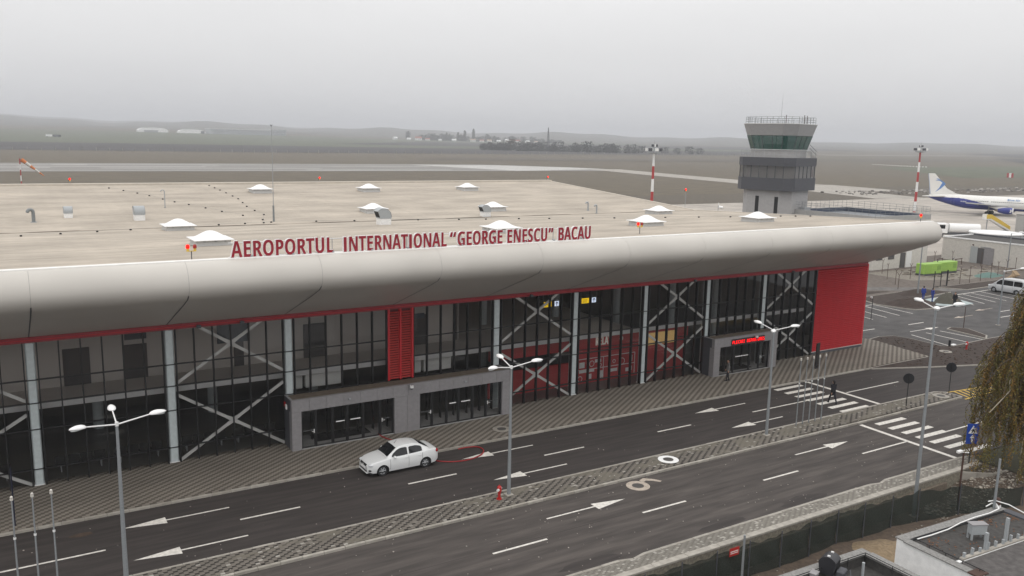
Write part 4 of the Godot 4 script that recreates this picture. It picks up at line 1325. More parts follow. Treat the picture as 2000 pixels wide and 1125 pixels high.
func sign_letters() -> void:
	var s := thing("rooftop_sign", "red raised letters with white edges spelling the airport name along the roof edge", "sign", Vector3(10, 12.4, -43.3))
	var f := SystemFont.new()
	f.font_names = PackedStringArray(["Droid Sans"])
	f.font_weight = 700
	for q in [["AEROPORTUL", 10.2, 15.56], ["INTERNATIONAL", 16.04, 22.32], ["“", 22.5, 22.92], ["GEORGE", 22.98, 26.1], ["ENESCU", 26.33, 29.32], ["”", 29.36, 29.72], ["BACAU", 30.05, 32.66]]:
		var w: String = q[0]
		var tot := f.get_string_size(w, HORIZONTAL_ALIGNMENT_LEFT, -1, 64).x
		var k: float = (q[2] - q[1]) / tot
		var x: float = q[1]
		for i in w.length():
			var ch := w[i]
			var adv := f.get_string_size(ch, HORIZONTAL_ALIGNMENT_LEFT, -1, 64).x * k
			var t: Mesh = text_mesh(ch, 0.80, 0.03)
			var plain_i := ch == "I"
			if plain_i: t = bx(-0.075, 0.075, -0.40, 0.40, -0.015, 0.015).mesh()
			var lt := part(s, "letter", t, mats["sign_red"] if mats.has("sign_red") else M("sign_red", 0.27, 0.004, 0.018, 0.55), Vector3(x + adv / 2 - 10, 0.52, 0.10))
			var sx := k / (0.80 / 46.0)
			lt.scale = Vector3(1.0 if plain_i else sx, 1, 1)
			var bt: Mesh = bx(-0.085, 0.085, -0.40, 0.40, -0.055, 0.055).mesh() if plain_i else text_mesh(ch, 0.80, 0.11)
			var bo := part(lt, "white_return", bt, mats["white_plastic"], Vector3(-0.022 / (1.0 if plain_i else sx), 0.016, -0.075))
			bo.scale = Vector3(1.05, 1.02, 1)
			x += adv
	var b := MB.new()
	for y in [0.14, 0.86]:
		b.cyl(Vector3(0.1, y, -0.03), Vector3(22.7, y, -0.03), 0.022, 0.022, 6)
	part(s, "rail", b, mats["white_metal"])
	for x in [1.2, 3.36, 5.52, 7.73, 9.87, 11.53, 13.32, 15.5, 17.66, 19.82, 21.97]:
		part(s, "bracket", bx(x - 0.05, x + 0.05, -0.02, 0.22, -0.1, 0.14, 0.01), mats["grey_metal"])
		part(s, "stay", bx(x - 0.015, x + 0.015, 0.0, 0.9, -0.08, -0.05), mats["grey_metal"])

func ngon(r: float, ch: float, turn: float) -> PackedVector2Array:
	# a square with cut corners
	var k := r - ch
	var o := PackedVector2Array()
	for q in [[r, -k], [r, k], [k, r], [-k, r], [-r, k], [-r, -k], [-k, -r], [k, -r]]:
		o.append(Vector2(q[0], q[1]).rotated(turn))
	return o

func ring_wall(b: MB, p0: PackedVector2Array, y0: float, p1: PackedVector2Array, y1: float) -> void:
	var w := Geometry2D.is_polygon_clockwise(p0)
	for i in p0.size():
		var j := (i + 1) % p0.size()
		var q := [Vector3(p0[i].x, y0, p0[i].y), Vector3(p0[j].x, y0, p0[j].y), Vector3(p1[j].x, y1, p1[j].y), Vector3(p1[i].x, y1, p1[i].y)]
		if w: b.quad(q[0], q[1], q[2], q[3])
		else: b.quad(q[1], q[0], q[3], q[2])

func railing(parent: Node3D, pts: Array, h: float, gap: float, m: Material, bars := 3, r := 0.022) -> void:
	for i in pts.size() - 1:
		var a: Vector3 = pts[i]
		var d: Vector3 = pts[i + 1]
		var n := maxi(1, roundi(a.distance_to(d) / gap))
		for k in bars:
			var b := MB.new()
			var y := Vector3(0, h * (k + 1) / bars, 0)
			b.cyl(a + y, d + y, r * 0.8, r * 0.8, 6)
			part(parent, "rail", b, m)
		for k in n + (1 if i == pts.size() - 2 else 0):
			var p := a.lerp(d, float(k) / n)
			var b := MB.new()
			b.cyl(p, p + Vector3(0, h, 0), r, r, 6)
			part(parent, "post", b, m)

func tower() -> void:
	var t := thing("control_tower", "grey airport control tower with a green glass cab and railing on top", "control tower", Vector3(115.6, -2.6, -101.0))
	t.scale = Vector3.ONE * 1.14
	var turn := -0.25
	var sh := ngon(3.9, 1.3, turn)
	var b := MB.new()
	b.prism(sh, 2.2, 12.4)
	part(t, "shaft", b, mats["tower_grey"])
	var sd := ngon(4.55, 1.25, turn)
	var sd2 := ngon(4.4, 1.2, turn)
	b = MB.new()
	b.prism(sd, 12.2, 14.0)
	part(t, "lower_band", b, mats["tower_dark"])
	b = MB.new()
	b.prism(sd, 15.75, 16.95)
	part(t, "upper_band", b, mats["tower_dark"])
	b = MB.new()
	b.prism(ngon(3.9, 1.0, turn), 14.0, 15.75)
	part(t, "inner_wall", b, mats["interior_wall"])
	band_windows(t, sd2, 14.0, sd2, 15.75, mats["clear_glass"], 1.35, 0.06, mats["tower_dark"])
	b = MB.new()
	b.prism(ngon(3.35, 1.2, turn), 16.95, 18.1)
	part(t, "cab_base", b, mats["tower_grey"])
	part(t, "cab_sill", ring_prism(ngon(3.5, 1.25, turn), 18.05, 18.15), mats["tower_light"])
	var g0 := ngon(3.4, 1.25, turn)
	var g1 := ngon(3.95, 1.45, turn)
	band_windows(t, g0, 18.15, g1, 20.15, mats["cab_glass"], 1.5, 0.05, mats["tower_dark"])
	b = MB.new()
	b.prism(ngon(2.9, 1.0, turn), 18.05, 18.1)
	b.box(-1.6, 1.6, 18.1, 18.9, -1.6, -0.9)
	b.box(-2.0, -1.4, 18.1, 18.9, -1.0, 1.2)
	part(t, "cab_desk", b, mats["interior_dark"])
	b = MB.new()
	b.cyl(Vector3(0.8, 18.1, 0.4), Vector3(0.8, 20.1, 0.4), 0.35, 0.35, 10)
	part(t, "cab_core", b, mats["interior_dark"])
	b = MB.new()
	var r0 := ngon(3.98, 1.5, turn)
	var r1 := ngon(4.42, 1.6, turn)
	ring_wall(b, r0, 20.15, r1, 21.75)
	b.poly(r1, 21.75)
	var rp := MB.new()
	part(t, "cab_roof", b, M("tower_cap", 0.30, 0.298, 0.30, 0.65, "soft", 0.3))
	b = MB.new()
	var r2 := ngon(4.0, 1.5, turn)
	b.poly(r2, 20.14)
	part(t, "cab_ceiling", b, mats["tower_light"])
	b = ring_prism(ngon(4.48, 1.62, turn), 21.75, 21.86)
	part(t, "roof_edge", b, mats["tower_light"])
	var pts := []
	for p in ngon(4.2, 1.5, turn): pts.append(Vector3(p.x, 21.86, p.y))
	pts.append(pts[0])
	railing(t, pts, 0.95, 0.85, mats["galvanized_dark"], 3, 0.03)
	pts = []
	for p in ngon(4.35, 1.2, turn): pts.append(Vector3(p.x, 16.95, p.y))
	pts.append(pts[0])
	railing(t, pts, 0.95, 1.6, mats["galvanized"], 2, 0.025)
	b = MB.new()
	b.cyl(Vector3(0, 21.86, 0), Vector3(0.15, 26.4, 0), 0.03, 0.012, 6)
	part(t, "antenna", b, mats["grey_metal"])
	for p in [Vector3(-2.2, 21.86, 2.9), Vector3(0.5, 21.86, 3.9), Vector3(2.9, 21.86, 2.4)]:
		b = MB.new()
		b.cyl(p, p + Vector3(0, 1.25, 0), 0.05, 0.05, 6)
		part(t, "aerial", b, mats["rust"])
	# slit windows of the shaft, on the side that faces the terminal
	for q in [[-0.9], [2.15]]:
		var o := part(t, "slit_window", bx(-0.02, 0.02, 7.4, 11.3, -0.28, 0.28), mats["rubber"])
		o.transform = Transform3D(Basis(Vector3.UP, -turn), Vector3.ZERO) * Transform3D(Basis(), Vector3(-3.91, 0, q[0]))
	# outside stair from the deck to the cab
	b = MB.new()
	for k in 6: b.box(2.0 + k * 0.25, 2.25 + k * 0.25, 17.9 - k * 0.17, 17.94 - k * 0.17, 3.4, 4.1)
	b.cyl(Vector3(1.9, 18.9, 4.1), Vector3(3.5, 17.9, 4.1), 0.03, 0.03, 6)
	b.cyl(Vector3(1.9, 18.4, 4.1), Vector3(3.5, 17.4, 4.1), 0.03, 0.03, 6)
	part(t, "stair", b, mats["tower_dark"])

func ring_prism(p: PackedVector2Array, y0: float, y1: float) -> MB:
	var b := MB.new()
	b.prism(p, y0, y1)
	return b

func band_windows(t: Node3D, p0: PackedVector2Array, y0: float, p1: PackedVector2Array, y1: float, g: Material, gap: float, w: float, fm: Material) -> void:
	for i in p0.size():
		var j := (i + 1) % p0.size()
		var L := p0[i].distance_to(p0[j])
		var n := maxi(1, roundi(L / gap))
		for k in n:
			var a0 := p0[i].lerp(p0[j], float(k) / n)
			var b0 := p0[i].lerp(p0[j], float(k + 1) / n)
			var a1 := p1[i].lerp(p1[j], float(k) / n)
			var b1 := p1[i].lerp(p1[j], float(k + 1) / n)
			var m := MB.new()
			m.quad(Vector3(b0.x, y0, b0.y), Vector3(a0.x, y0, a0.y), Vector3(a1.x, y1, a1.y), Vector3(b1.x, y1, b1.y))
			part(t, "pane", m, g)
			m = MB.new()
			m.cyl(Vector3(a0.x, y0, a0.y), Vector3(a1.x, y1, a1.y), w, w, 6)
			part(t, "window_post", m, fm)

func annex() -> void:
	var a := thing("flat_roofed_block", "white flat roofed block with a roof railing beside the control tower", "building")
	var x0 := 115.2
	var x1 := 129.4
	var z0 := -97.0
	var z1 := -80.9
	part(a, "wall", bx(x0, x1, 0, 7.5, z0, z1), mats["plaster"])
	for q in [[x0, x1, z1 - 0.25, z1], [x0, x1, z0, z0 + 0.25], [x0, x0 + 0.25, z0 + 0.25, z1 - 0.25], [x1 - 0.25, x1, z0 + 0.25, z1 - 0.25]]:
		part(a, "parapet", bx(q[0], q[1], 7.5, 8.3, q[2], q[3]), mats["plaster_grey"])
	part(a, "inner_lining", bx(x1 - 0.29, x1 - 0.25, 7.5, 8.2, z0 + 0.3, z1 - 0.3), M("lining_blue", 0.05, 0.065, 0.10, 0.7))
	part(a, "inner_lining", bx(x0 + 0.3, x1 - 0.3, 7.5, 8.2, z0 + 0.25, z0 + 0.29), mats["lining_blue"])
	part(a, "roof", bx(x0 + 0.25, x1 - 0.25, 7.5, 7.56, z0 + 0.25, z1 - 0.25), M("roof_slate", 0.20, 0.21, 0.225, 0.9, "soft", 0.4))
	railing(a, [Vector3(x0 + 0.15, 8.3, z0 + 0.15), Vector3(x0 + 0.15, 8.3, z1 - 0.15), Vector3(x1 - 0.15, 8.3, z1 - 0.15), Vector3(x1 - 0.15, 8.3, z0 + 0.15), Vector3(x0 + 0.15, 8.3, z0 + 0.15)], 1.2, 1.2, mats["galvanized_dark"], 3, 0.025)
	part(a, "door", bx(x0 + 7.1, x0 + 8.4, 0, 2.4, z1, z1 + 0.05), mats["interior_dark"])
	part(a, "door", bx(x0 + 8.6, x0 + 10.0, 0, 2.5, z1, z1 + 0.06), mats["white_metal"])
	for x in [1.0, 4.0]: part(a, "window", bx(x0 + x, x0 + x + 1.5, 1.5, 2.6, z1, z1 + 0.05), mats["interior_dark"])
	part(a, "roof_unit", bx(x0 + 1.0, x0 + 2.6, 7.56, 8.6, z0 + 0.8, z0 + 1.8, 0.03), mats["grey_metal"])

func airliner() -> void:
	var p := thing("airliner", "white and blue passenger jet parked on the apron, seen from its tail", "airplane", Vector3(251.8, 0, -139.4))
	# local axes: -x is the nose, +x the tail, -z the side that shows
	var d := Vector3(-0.412, 0, -0.911)
	p.basis = Basis(d, Vector3.UP, d.cross(Vector3.UP))
	var st := [[17.0, 0.12, 4.55], [16.4, 0.35, 4.5], [15, 0.72, 4.35], [13, 1.08, 4.13], [11, 1.40, 3.9], [9, 1.66, 3.68], [7, 1.84, 3.5], [5, 1.9, 3.4], [2, 1.9, 3.36], [-4, 1.9, 3.36], [-9, 1.9, 3.36], [-11, 1.86, 3.36], [-13, 1.6, 3.25], [-14.3, 1.15, 3.05], [-15.2, 0.6, 2.85], [-15.6, 0.05, 2.75]]
	var rows := []
	var cols := []
	var fine := []
	for i in st.size() - 1:
		for k in 10: fine.append([lerpf(st[i][0], st[i + 1][0], k / 10.0), lerpf(st[i][1], st[i + 1][1], k / 10.0), lerpf(st[i][2], st[i + 1][2], k / 10.0)])
	fine.append(st[-1])
	for s in fine:
		var row := PackedVector3Array()
		var cr := []
		for j in 121:
			var a := TAU * j / 120
			var q := Vector3(s[0], s[2] + sin(a) * s[1] * 1.06, cos(a) * s[1])
			row.append(q)
			# blue sweeps down from the tail cone to the belly
			var edge: float = lerpf(2.1, 4.55, smoothstep(-5.0, 9.0, s[0])) - 0.2 * maxf(0.0, (s[0] - 12.0) * 0.1)
			cr.append(Color(0.022, 0.035, 0.22) if q.y < edge else Color(0.74, 0.73, 0.70))
		rows.append(row)
		cols.append(cr)
	var b := MB.new()
	b.surf(rows, cols)
	part(p, "fuselage", b, vmat("plane_paint", 0.3))
	# fin with its dorsal fillet
	var wht: StandardMaterial3D = M("plane_white", 0.74, 0.73, 0.70, 0.35)
	var blu: StandardMaterial3D = M("plane_blue", 0.022, 0.035, 0.22, 0.3)
	b = MB.new()
	b.slab(v2([5.5, 5.2, 9.2, 5.65, 11.9, 7.1, 15.55, 11.5, 17.2, 11.45, 16.1, 4.9, 10, 4.9]), -0.16, 0.16)
	part(p, "fin", b, wht)
	b = MB.new()
	b.slab(v2([16.15, 5.3, 17.24, 11.4, 17.36, 11.4, 16.4, 5.3]), -0.1, 0.1)
	part(p, "rudder", b, M("plane_pale_blue", 0.35, 0.42, 0.55, 0.4))
	# the bird mark on the fin
	b = MB.new()
	b.slab(v2([13.0, 9.2, 12.35, 8.35, 13.6, 6.9, 15.0, 5.9, 14.0, 7.2, 13.55, 8.2]), -0.172, -0.162)
	b.slab(v2([13.2, 9.2, 14.6, 10.0, 15.2, 9.9, 14.3, 9.75, 15.3, 9.4, 14.0, 9.3, 13.2, 8.7]), -0.172, -0.162)
	part(p, "bird_mark", b, M("mark_blue", 0.10, 0.22, 0.48, 0.4))
	for s in [-1.0, 1.0]:
		b = MB.new()
		var w := PackedVector2Array()
		for q in [[11.8, 0.8], [16.2, 6.2], [17.6, 6.2], [15.6, 0.5]]: w.append(Vector2(q[0], q[1] * s))
		b.prism(w, 4.75, 4.92)
		part(p, "tailplane", b, wht)
		b = MB.new()
		w = PackedVector2Array()
		for q in [[-5.0, 1.6], [3.4, 14.4], [5.0, 14.4], [2.6, 5.0], [3.0, 1.6]]: w.append(Vector2(q[0], q[1] * s))
		b.T = Transform3D(Basis(Vector3.RIGHT, -s * 0.09), Vector3(0, 0.14, 0))
		b.prism(w, 2.25, 2.55)
		part(p, "wing", b, M("wing_grey", 0.42, 0.42, 0.42, 0.4))
		var ez: float = 4.83 * s
		var en := []
		for q in [[-6.35, 0.78], [-6.2, 0.88], [-5.4, 0.98], [-4.2, 0.92], [-3.2, 0.72], [-2.5, 0.5]]:
			var row := PackedVector3Array()
			for j in 25:
				var a := TAU * j / 24
				row.append(Vector3(q[0], 1.62 + sin(a) * q[1], ez + cos(a) * q[1]))
			en.append(row)
		en.reverse()
		b = MB.new()
		b.surf(en)
		var e := part(p, "engine", b, blu)
		b = MB.new()
		b.cyl(Vector3(-6.3, 1.62, ez), Vector3(-6.1, 1.62, ez), 0.76, 0.76, 20)
		part(e, "intake", b, mats["grey_metal"])
		b = MB.new()
		b.cyl(Vector3(-6.42, 1.62, ez), Vector3(-6.15, 1.62, ez), 0.86, 0.92, 24, false)
		part(e, "lip", b, mats["white_metal"])
		b = MB.new()
		b.cyl(Vector3(-2.6, 1.62, ez), Vector3(-1.6, 1.62, ez), 0.42, 0.2, 16)
		part(e, "exhaust", b, M("exhaust", 0.25, 0.2, 0.15, 0.4))
		b = MB.new()
		b.slab(v2([-5.6, 2.3, -2.0, 2.0, 0.2, 2.6, -4.2, 2.75]), ez - 0.12, ez + 0.12)
		part(e, "pylon", b, wht)
		for x in [-0.45, 0.45]:
			b = MB.new()
			b.cyl(Vector3(x, 0.55, 2.62 * s - 0.2), Vector3(x, 0.55, 2.62 * s + 0.2), 0.55, 0.55, 18)
			part(p, "wheel", b, mats["tyre"])
		b = MB.new()
		b.cyl(Vector3(0, 0.55, 2.62 * s), Vector3(0, 2.4, 2.5 * s), 0.12, 0.14, 8)
		part(p, "gear_leg", b, mats["grey_metal"])
		b = MB.new()
		b.slab(v2([-6.1, 1.75, -5.8, 2.15, -5.55, 2.0, -5.75, 1.65, -5.5, 1.2, -5.8, 1.15]), ez + (0.94 if s > 0 else -0.96), ez + (0.96 if s > 0 else -0.94))
		part(e, "white_mark", b, wht)
	for x in [-12.2]:
		b = MB.new()
		b.cyl(Vector3(x, 0.4, -0.15), Vector3(x, 0.4, 0.15), 0.4, 0.4, 14)
		b.cyl(Vector3(x, 0.4, 0), Vector3(x, 2.0, 0), 0.08, 0.1, 8)
		part(p, "nose_gear", b, mats["tyre"])
	var win := bx(-0.13, 0.13, -0.18, 0.18, -0.012, 0.02, 0.03).mesh()
	for i in 30:
		if i == 9: continue
		part(p, "window", win, mats["car_glass"], Vector3(4.6 - i * 0.51, 3.78, -1.9 * cos(asin(0.2))))
	b = MB.new()
	for q in [[9.45, 10.25]]:
		for s2 in [[0, 0, 1, 0], [1, 0, 1, 1], [1, 1, 0, 1], [0, 1, 0, 0]]:
			b.box(minf(lerpf(q[0], q[1], s2[0]), lerpf(q[0], q[1], s2[2])) - 0.02, maxf(lerpf(q[0], q[1], s2[0]), lerpf(q[0], q[1], s2[2])) + 0.02, 2.9 + 1.6 * minf(s2[1], s2[3]) - 0.02, 2.9 + 1.6 * maxf(s2[1], s2[3]) + 0.02, -1.68, -1.5)
	part(p, "door_outline", b, M("outline_blue", 0.12, 0.14, 0.34, 0.4))
	# lettering: the text runs nose to tail on this side
	var tm := part(p, "lettering", text_mesh("Blue Air", 0.62, 0.02), M("letter_blue", 0.08, 0.2, 0.42, 0.4))
	tm.transform = Transform3D(Basis(Vector3(-1, 0, 0), Vector3(0, cos(0.6), sin(0.6)), Vector3(0, sin(0.6), -cos(0.6))), Vector3(-6.0, 4.55, -1.60))
	tm = part(p, "registration", text_mesh("YR-BAE", 0.34, 0.02), wht)
	tm.transform = Transform3D(Basis(Vector3(-1, 0, 0), Vector3(0, 1, 0), Vector3(0, 0, -1)), Vector3(6.9, 3.55, -1.87))

func mast(label: String, at: Vector3, h: float, turn: float, red_top: bool) -> void:
	var m := thing("floodlight_mast", label, "floodlight mast", at, turn)
	var y := h - 2.1
	var k := 0
	var yb := y
	while yb > 0.0:
		var ya := maxf(0.0, yb - 2.9)
		var pb := MB.new()
		pb.cyl(Vector3(0, ya, 0), Vector3(0, yb, 0), lerpf(0.40, 0.24, ya / y), lerpf(0.40, 0.24, yb / y), 12, false)
		part(m, "pole_band", pb, M("mast_red", 0.36, 0.03, 0.03, 0.5) if (k % 2 == 0) == red_top else mats["white_metal"])
		yb = ya
		k += 1
	var b := MB.new()
	b.cyl(Vector3(0, y, 0), Vector3(0, h * 0.99, 0), 0.18, 0.12, 8)
	part(m, "mast_head", b, mats["galvanized"])
	b = MB.new()
	torus(b, Vector3(0, y + 0.2, 0), 1.45, 0.09, true)
	for a in 6: b.cyl(Vector3(0, y - 0.1, 0), Vector3(cos(a * TAU / 6) * 1.45, y + 0.2, sin(a * TAU / 6) * 1.45), 0.07, 0.07, 5)
	torus(b, Vector3(0, y + 1.25, 0), 1.45, 0.05, true)
	for a in 8: b.cyl(Vector3(cos(a * TAU / 8) * 1.45, y + 0.2, sin(a * TAU / 8) * 1.45), Vector3(cos(a * TAU / 8) * 1.45, y + 1.25, sin(a * TAU / 8) * 1.45), 0.04, 0.04, 5)
	b.cyl(Vector3(0, y + 0.15, 0), Vector3(0, y + 0.22, 0), 1.45, 1.45, 18)
	part(m, "platform", b, mats["galvanized"])
	for j in 8:
		k = j
		var a := TAU * k / 8
		var fl := part(m, "floodlight", bx(-0.42, 0.42, -0.34, 0.34, -0.18, 0.18, 0.05), mats["tower_dark"] if k % 2 == 0 else mats["white_metal"], Vector3(cos(a) * 1.8, y + 0.85, sin(a) * 1.8))
		fl.rotation.y = -a + PI / 2
	for j in 3:
		part(m, "floodlight", bx(-0.36, 0.36, -0.25, 0.3, -0.2, 0.2, 0.05), mats["white_metal"] if j == 1 else mats["tower_dark"], Vector3(-0.75 + j * 0.75, h - 0.35, 0.1 * j))
	b = MB.new()
	b.cyl(Vector3(0, h - 0.1, 0), Vector3(0, h + 0.9, 0), 0.04, 0.02, 5)
	part(m, "spike", b, mats["grey_metal"])
	b = MB.new()
	b.cyl(Vector3(0.4, 0, 0.3), Vector3(0.4, 3.2, 0.25), 0.03, 0.03, 4)
	b.cyl(Vector3(0.4, 0, -0.3), Vector3(0.4, 3.2, -0.25), 0.03, 0.03, 4)
	for i in 9: b.cyl(Vector3(0.4, 0.3 + i * 0.34, 0.3), Vector3(0.4, 0.3 + i * 0.34, -0.3), 0.02, 0.02, 4)
	part(m, "ladder", b, mats["galvanized"])

func masts() -> void:
	mast("red and white banded floodlight mast left of the control tower", Vector3(130.6, 0, -150.2), 18.5, 0.4, false)
	mast("red and white banded floodlight mast beside the tail of the airliner", Vector3(235.7, 0, -152.8), 19.8, 1.1, true)
	var w := thing("wind_sock", "orange and white wind sock drooping from a banded pole behind the roof", "wind sock", Vector3(9.2, 0, -300))
	for i in 6:
		var b := MB.new()
		b.cyl(Vector3(0, i * 1.7, 0), Vector3(0, i * 1.7 + 1.7, 0), 0.16, 0.16, 8, false)
		part(w, "pole_band", b, mats["mast_red"] if i % 2 == 1 else mats["white_metal"])
	for i in 5:
		var b := MB.new()
		b.cyl(Vector3(0.4 + i * 1.15, 9.9 - i * 0.98, 0), Vector3(0.4 + (i + 1) * 1.15, 9.9 - (i + 1) * 0.98, 0), 0.62 - i * 0.1, 0.62 - (i + 1) * 0.1, 12, false)
		part(w, "sock_band", b, M("sock_orange", 0.62, 0.20, 0.06, 0.8) if i % 2 == 0 else M("sock_white", 0.65, 0.62, 0.58, 0.8))
	var b := MB.new()
	b.cyl(Vector3(0, 9.6, 0), Vector3(0.5, 10.3, 0), 0.05, 0.05, 6)
	part(w, "bracket", b, mats["grey_metal"])

func y_post(label: String, x: float, z: float, h := 2.3) -> Node3D:
	var o := thing("fence_post", label, "fence post", Vector3(x, 0, z), 0.0, "fence posts with forked tops around the yard")
	var b := MB.new()
	b.cyl(Vector3(0, 0, 0), Vector3(0, h - 0.4, 0), 0.035, 0.035, 6)
	part(o, "pole", b, mats["rust"])
	b = MB.new()
	b.cyl(Vector3(0, h - 0.4, 0), Vector3(-0.32, h, 0), 0.03, 0.03, 6)
	b.cyl(Vector3(0, h - 0.4, 0), Vector3(0.32, h, 0), 0.03, 0.03, 6)
	part(o, "fork", b, mats["rust"])
	return o

func yard() -> void:
	var g := struct("service_yard", "rough gravel service yard between the car park and the white sheds", "yard")
	var b := MB.new()
	b.poly(v2([69.5, -66.0, 165, -66.0, 200, -88, 69.5, -88]), -0.002)
	part(g, "yard_surface", b, mats["yard_ground"])
	b = MB.new()
	b.poly(v2([69.5, -79, 100, -71.5, 108, -67.5, 113, -63.8, 109, -63.7, 102.5, -67.3, 98, -70, 69.5, -76]), 0.006)
	part(g, "yard_path", b, mats["yard_pave"])
	b = MB.new()
	b.poly(v2([112, -79.5, 128, -79.5, 136, -72, 122, -69, 112, -72]), 0.006)
	part(g, "gravel_patch", b, mats["gravel"])
	b = MB.new()
	b.poly(v2([69.5, -74.5, 96, -69.6, 101, -67.6, 94, -67.3, 69.5, -67.3]), 0.01)
	part(g, "soil_strip", b, mats["soil"])
	# white building B, running away on the right
	b = MB.new()
	var s := thing("workshop_building", "long white flat roofed workshop with sliding doors behind the green generators", "building", Vector3(140.2, 0, -78))
	part(s, "wall", bx(0, 9, 0, 3.75, -7.0, 22), mats["plaster"])
	part(s, "parapet", bx(-0.1, 0.2, 3.75, 3.95, -7.1, 22), mats["plaster_white"])
	part(s, "parapet", bx(0.2, 9.1, 3.75, 3.95, -7.1, -6.8), mats["plaster_white"])
	part(s, "parapet", bx(8.8, 9.1, 3.75, 4.05, -6.8, 22), mats["tower_dark"])
	part(s, "roof", bx(0.2, 8.8, 3.75, 3.8, -6.8, 22), mats["felt_dark"])
	part(s, "doorway", bx(-0.03, 0.02, 0, 2.6, -0.75, 0.35), mats["interior_dark"])
	part(s, "sliding_door", bx(-0.1, -0.04, 0, 2.75, 0.35, 1.95), mats["cladding"])
	part(s, "sliding_door", bx(-0.1, -0.04, 0, 2.75, -1.95, -0.75), M("door_pale", 0.36, 0.38, 0.38, 0.6))
	part(s, "door_rail", bx(-0.14, -0.02, 2.75, 2.85, -0.3, 1.4), mats["grey_metal"])
	part(s, "wall_lamp", bx(-0.2, 0, 2.9, 3.1, -1.7, -1.5, 0.03), mats["rust"])
	part(s, "downpipe", bx(-0.08, 0.0, 0, 3.7, 12.0, 12.1), mats["grey_metal"])
	# water tank behind
	b = MB.new()
	var tk := thing("water_tank", "wide round pale grey steel water tank with a flat white cover", "tank", Vector3(162.9, 0, -88.4))
	b.cyl(Vector3(0, 0, 0), Vector3(0, 3.2, 0), 4.55, 4.55, 36, false)
	part(tk, "shell", b, M("tank_grey", 0.38, 0.40, 0.41, 0.5, "soft", 0.3))
	b = MB.new()
	b.cyl(Vector3(0, 3.2, 0), Vector3(0, 3.36, 0), 4.7, 4.65, 36)
	b.cyl(Vector3(0, 3.36, 0), Vector3(0, 3.6, 0), 4.6, 0.2, 36)
	part(tk, "cover", b, mats["white_plastic"])
	for i in 12:
		var an := TAU * i / 12
		var o := part(tk, "rib", bx(-0.06, 0.06, 0, 3.2, 4.52, 4.62), mats["grey_metal"])
		o.rotation.y = an
	b = MB.new()
	b.tube([Vector3(2.2, 0, 4.6), Vector3(2.2, 3.0, 4.6), Vector3(1.8, 3.5, 3.9)], 0.12, 8)
	part(tk, "pipe", b, mats["tower_dark"])
	# fuel truck behind the tip of the roof edge
	var f := thing("tank_truck", "white tank truck parked on the apron behind the tip of the roof edge", "truck", Vector3(176.5, 0, -105.5), -0.75)
	b = MB.new()
	b.cyl(Vector3(-0.5, 2.0, 0), Vector3(5.6, 2.0, 0), 1.05, 1.05, 20)
	part(f, "tank", b, mats["white_plastic"])
	part(f, "chassis", bx(-3.0, 5.6, 0.6, 1.0, -0.9, 0.9, 0.03), mats["tower_dark"])
	part(f, "cab", bx(-3.0, -0.9, 0.9, 3.0, -1.15, 1.15, 0.12), mats["white_plastic"])
	part(f, "windscreen", bx(-3.03, -2.98, 1.9, 2.8, -1.0, 1.0), mats["car_glass"])
	for z in [-1.155, 1.155]: part(f, "side_window", bx(-2.6, -1.5, 1.9, 2.7, z - 0.01, z + 0.01), mats["car_glass"])
	for x in [-2.2, 3.2, 4.6]:
		for z in [-0.95, 0.95]:
			b = MB.new()
			b.cyl(Vector3(x, 0.5, z - 0.15), Vector3(x, 0.5, z + 0.15), 0.5, 0.5, 16)
			part(f, "wheel", b, mats["tyre"])
	# passenger steps with a yellow side
	var ps := thing("boarding_stairs", "white and yellow mobile boarding stairs standing on the apron before the airliner", "boarding stairs", Vector3(196.6, 0, -106.6), PI - 0.35)
	ps.scale = Vector3.ONE * 0.8
	b = MB.new()
	b.slab(v2([-3.5, 0.6, -3.5, 1.0, 3.0, 4.3, 4.6, 4.3, 4.6, 3.9, 3.2, 3.9]), -0.8, 0.8)
	part(ps, "stair_flight", b, mats["white_metal"])
	for z in [-0.86, 0.86]:
		b = MB.new()
		b.slab(v2([-3.6, 1.0, -3.5, 2.0, 3.0, 5.4, 4.6, 5.4, 4.6, 4.2, 3.0, 4.2]), z - 0.03, z + 0.03)
		part(ps, "side_panel", b, mats["yellow_paint"] if z < 0 else mats["white_metal"])
	for x in [-2.5, 3.6]:
		for z in [-0.7, 0.7]:
			b = MB.new()
			b.cyl(Vector3(x, 0.4, z - 0.12), Vector3(x, 0.4, z + 0.12), 0.4, 0.4, 14)
			part(ps, "wheel", b, mats["tyre"])
	part(ps, "frame", bx(-2.9, 4.2, 0.5, 0.8, -0.7, 0.7), mats["grey_metal"])
	b = MB.new()
	b.cyl(Vector3(3.6, 0.7, 0), Vector3(3.6, 4.0, 0), 0.15, 0.15, 8)
	part(ps, "lift_post", b, mats["grey_metal"])
	var gb := thing("grey_block", "plain grey block at the right picture edge beyond the water tank", "building", Vector3(199.2, 0, -104))
	part(gb, "wall", bx(0, 10, 0, 4.4, 0, 18), mats["plaster_grey"])
	part(gb, "roof", bx(-0.1, 10.1, 4.4, 4.5, -0.1, 18.1), mats["parapet_tin"])
	part(gb, "window", bx(-0.04, 0.02, 0.6, 1.7, 2.0, 4.2), mats["interior_dark"])
	# green generators
	var gen := thing("generator_set", "bright green boxed generator, left one of the pair in the fenced yard", "generator", Vector3(119.7, 0, -74.3), -0.12, "green generators in the yard")
	part(gen, "housing", bx(-2.0, 2.0, 0.25, 1.8, -0.7, 0.7, 0.08), mats["green_set"])
	part(gen, "skid", bx(-1.96, 1.96, 0.0, 0.25, -0.68, 0.68), mats["tower_dark"])
	part(gen, "door_panel", bx(-1.7, -0.3, 0.45, 1.65, 0.70, 0.715, 0.006), M("green_panel", 0.25, 0.42, 0.075, 0.5))
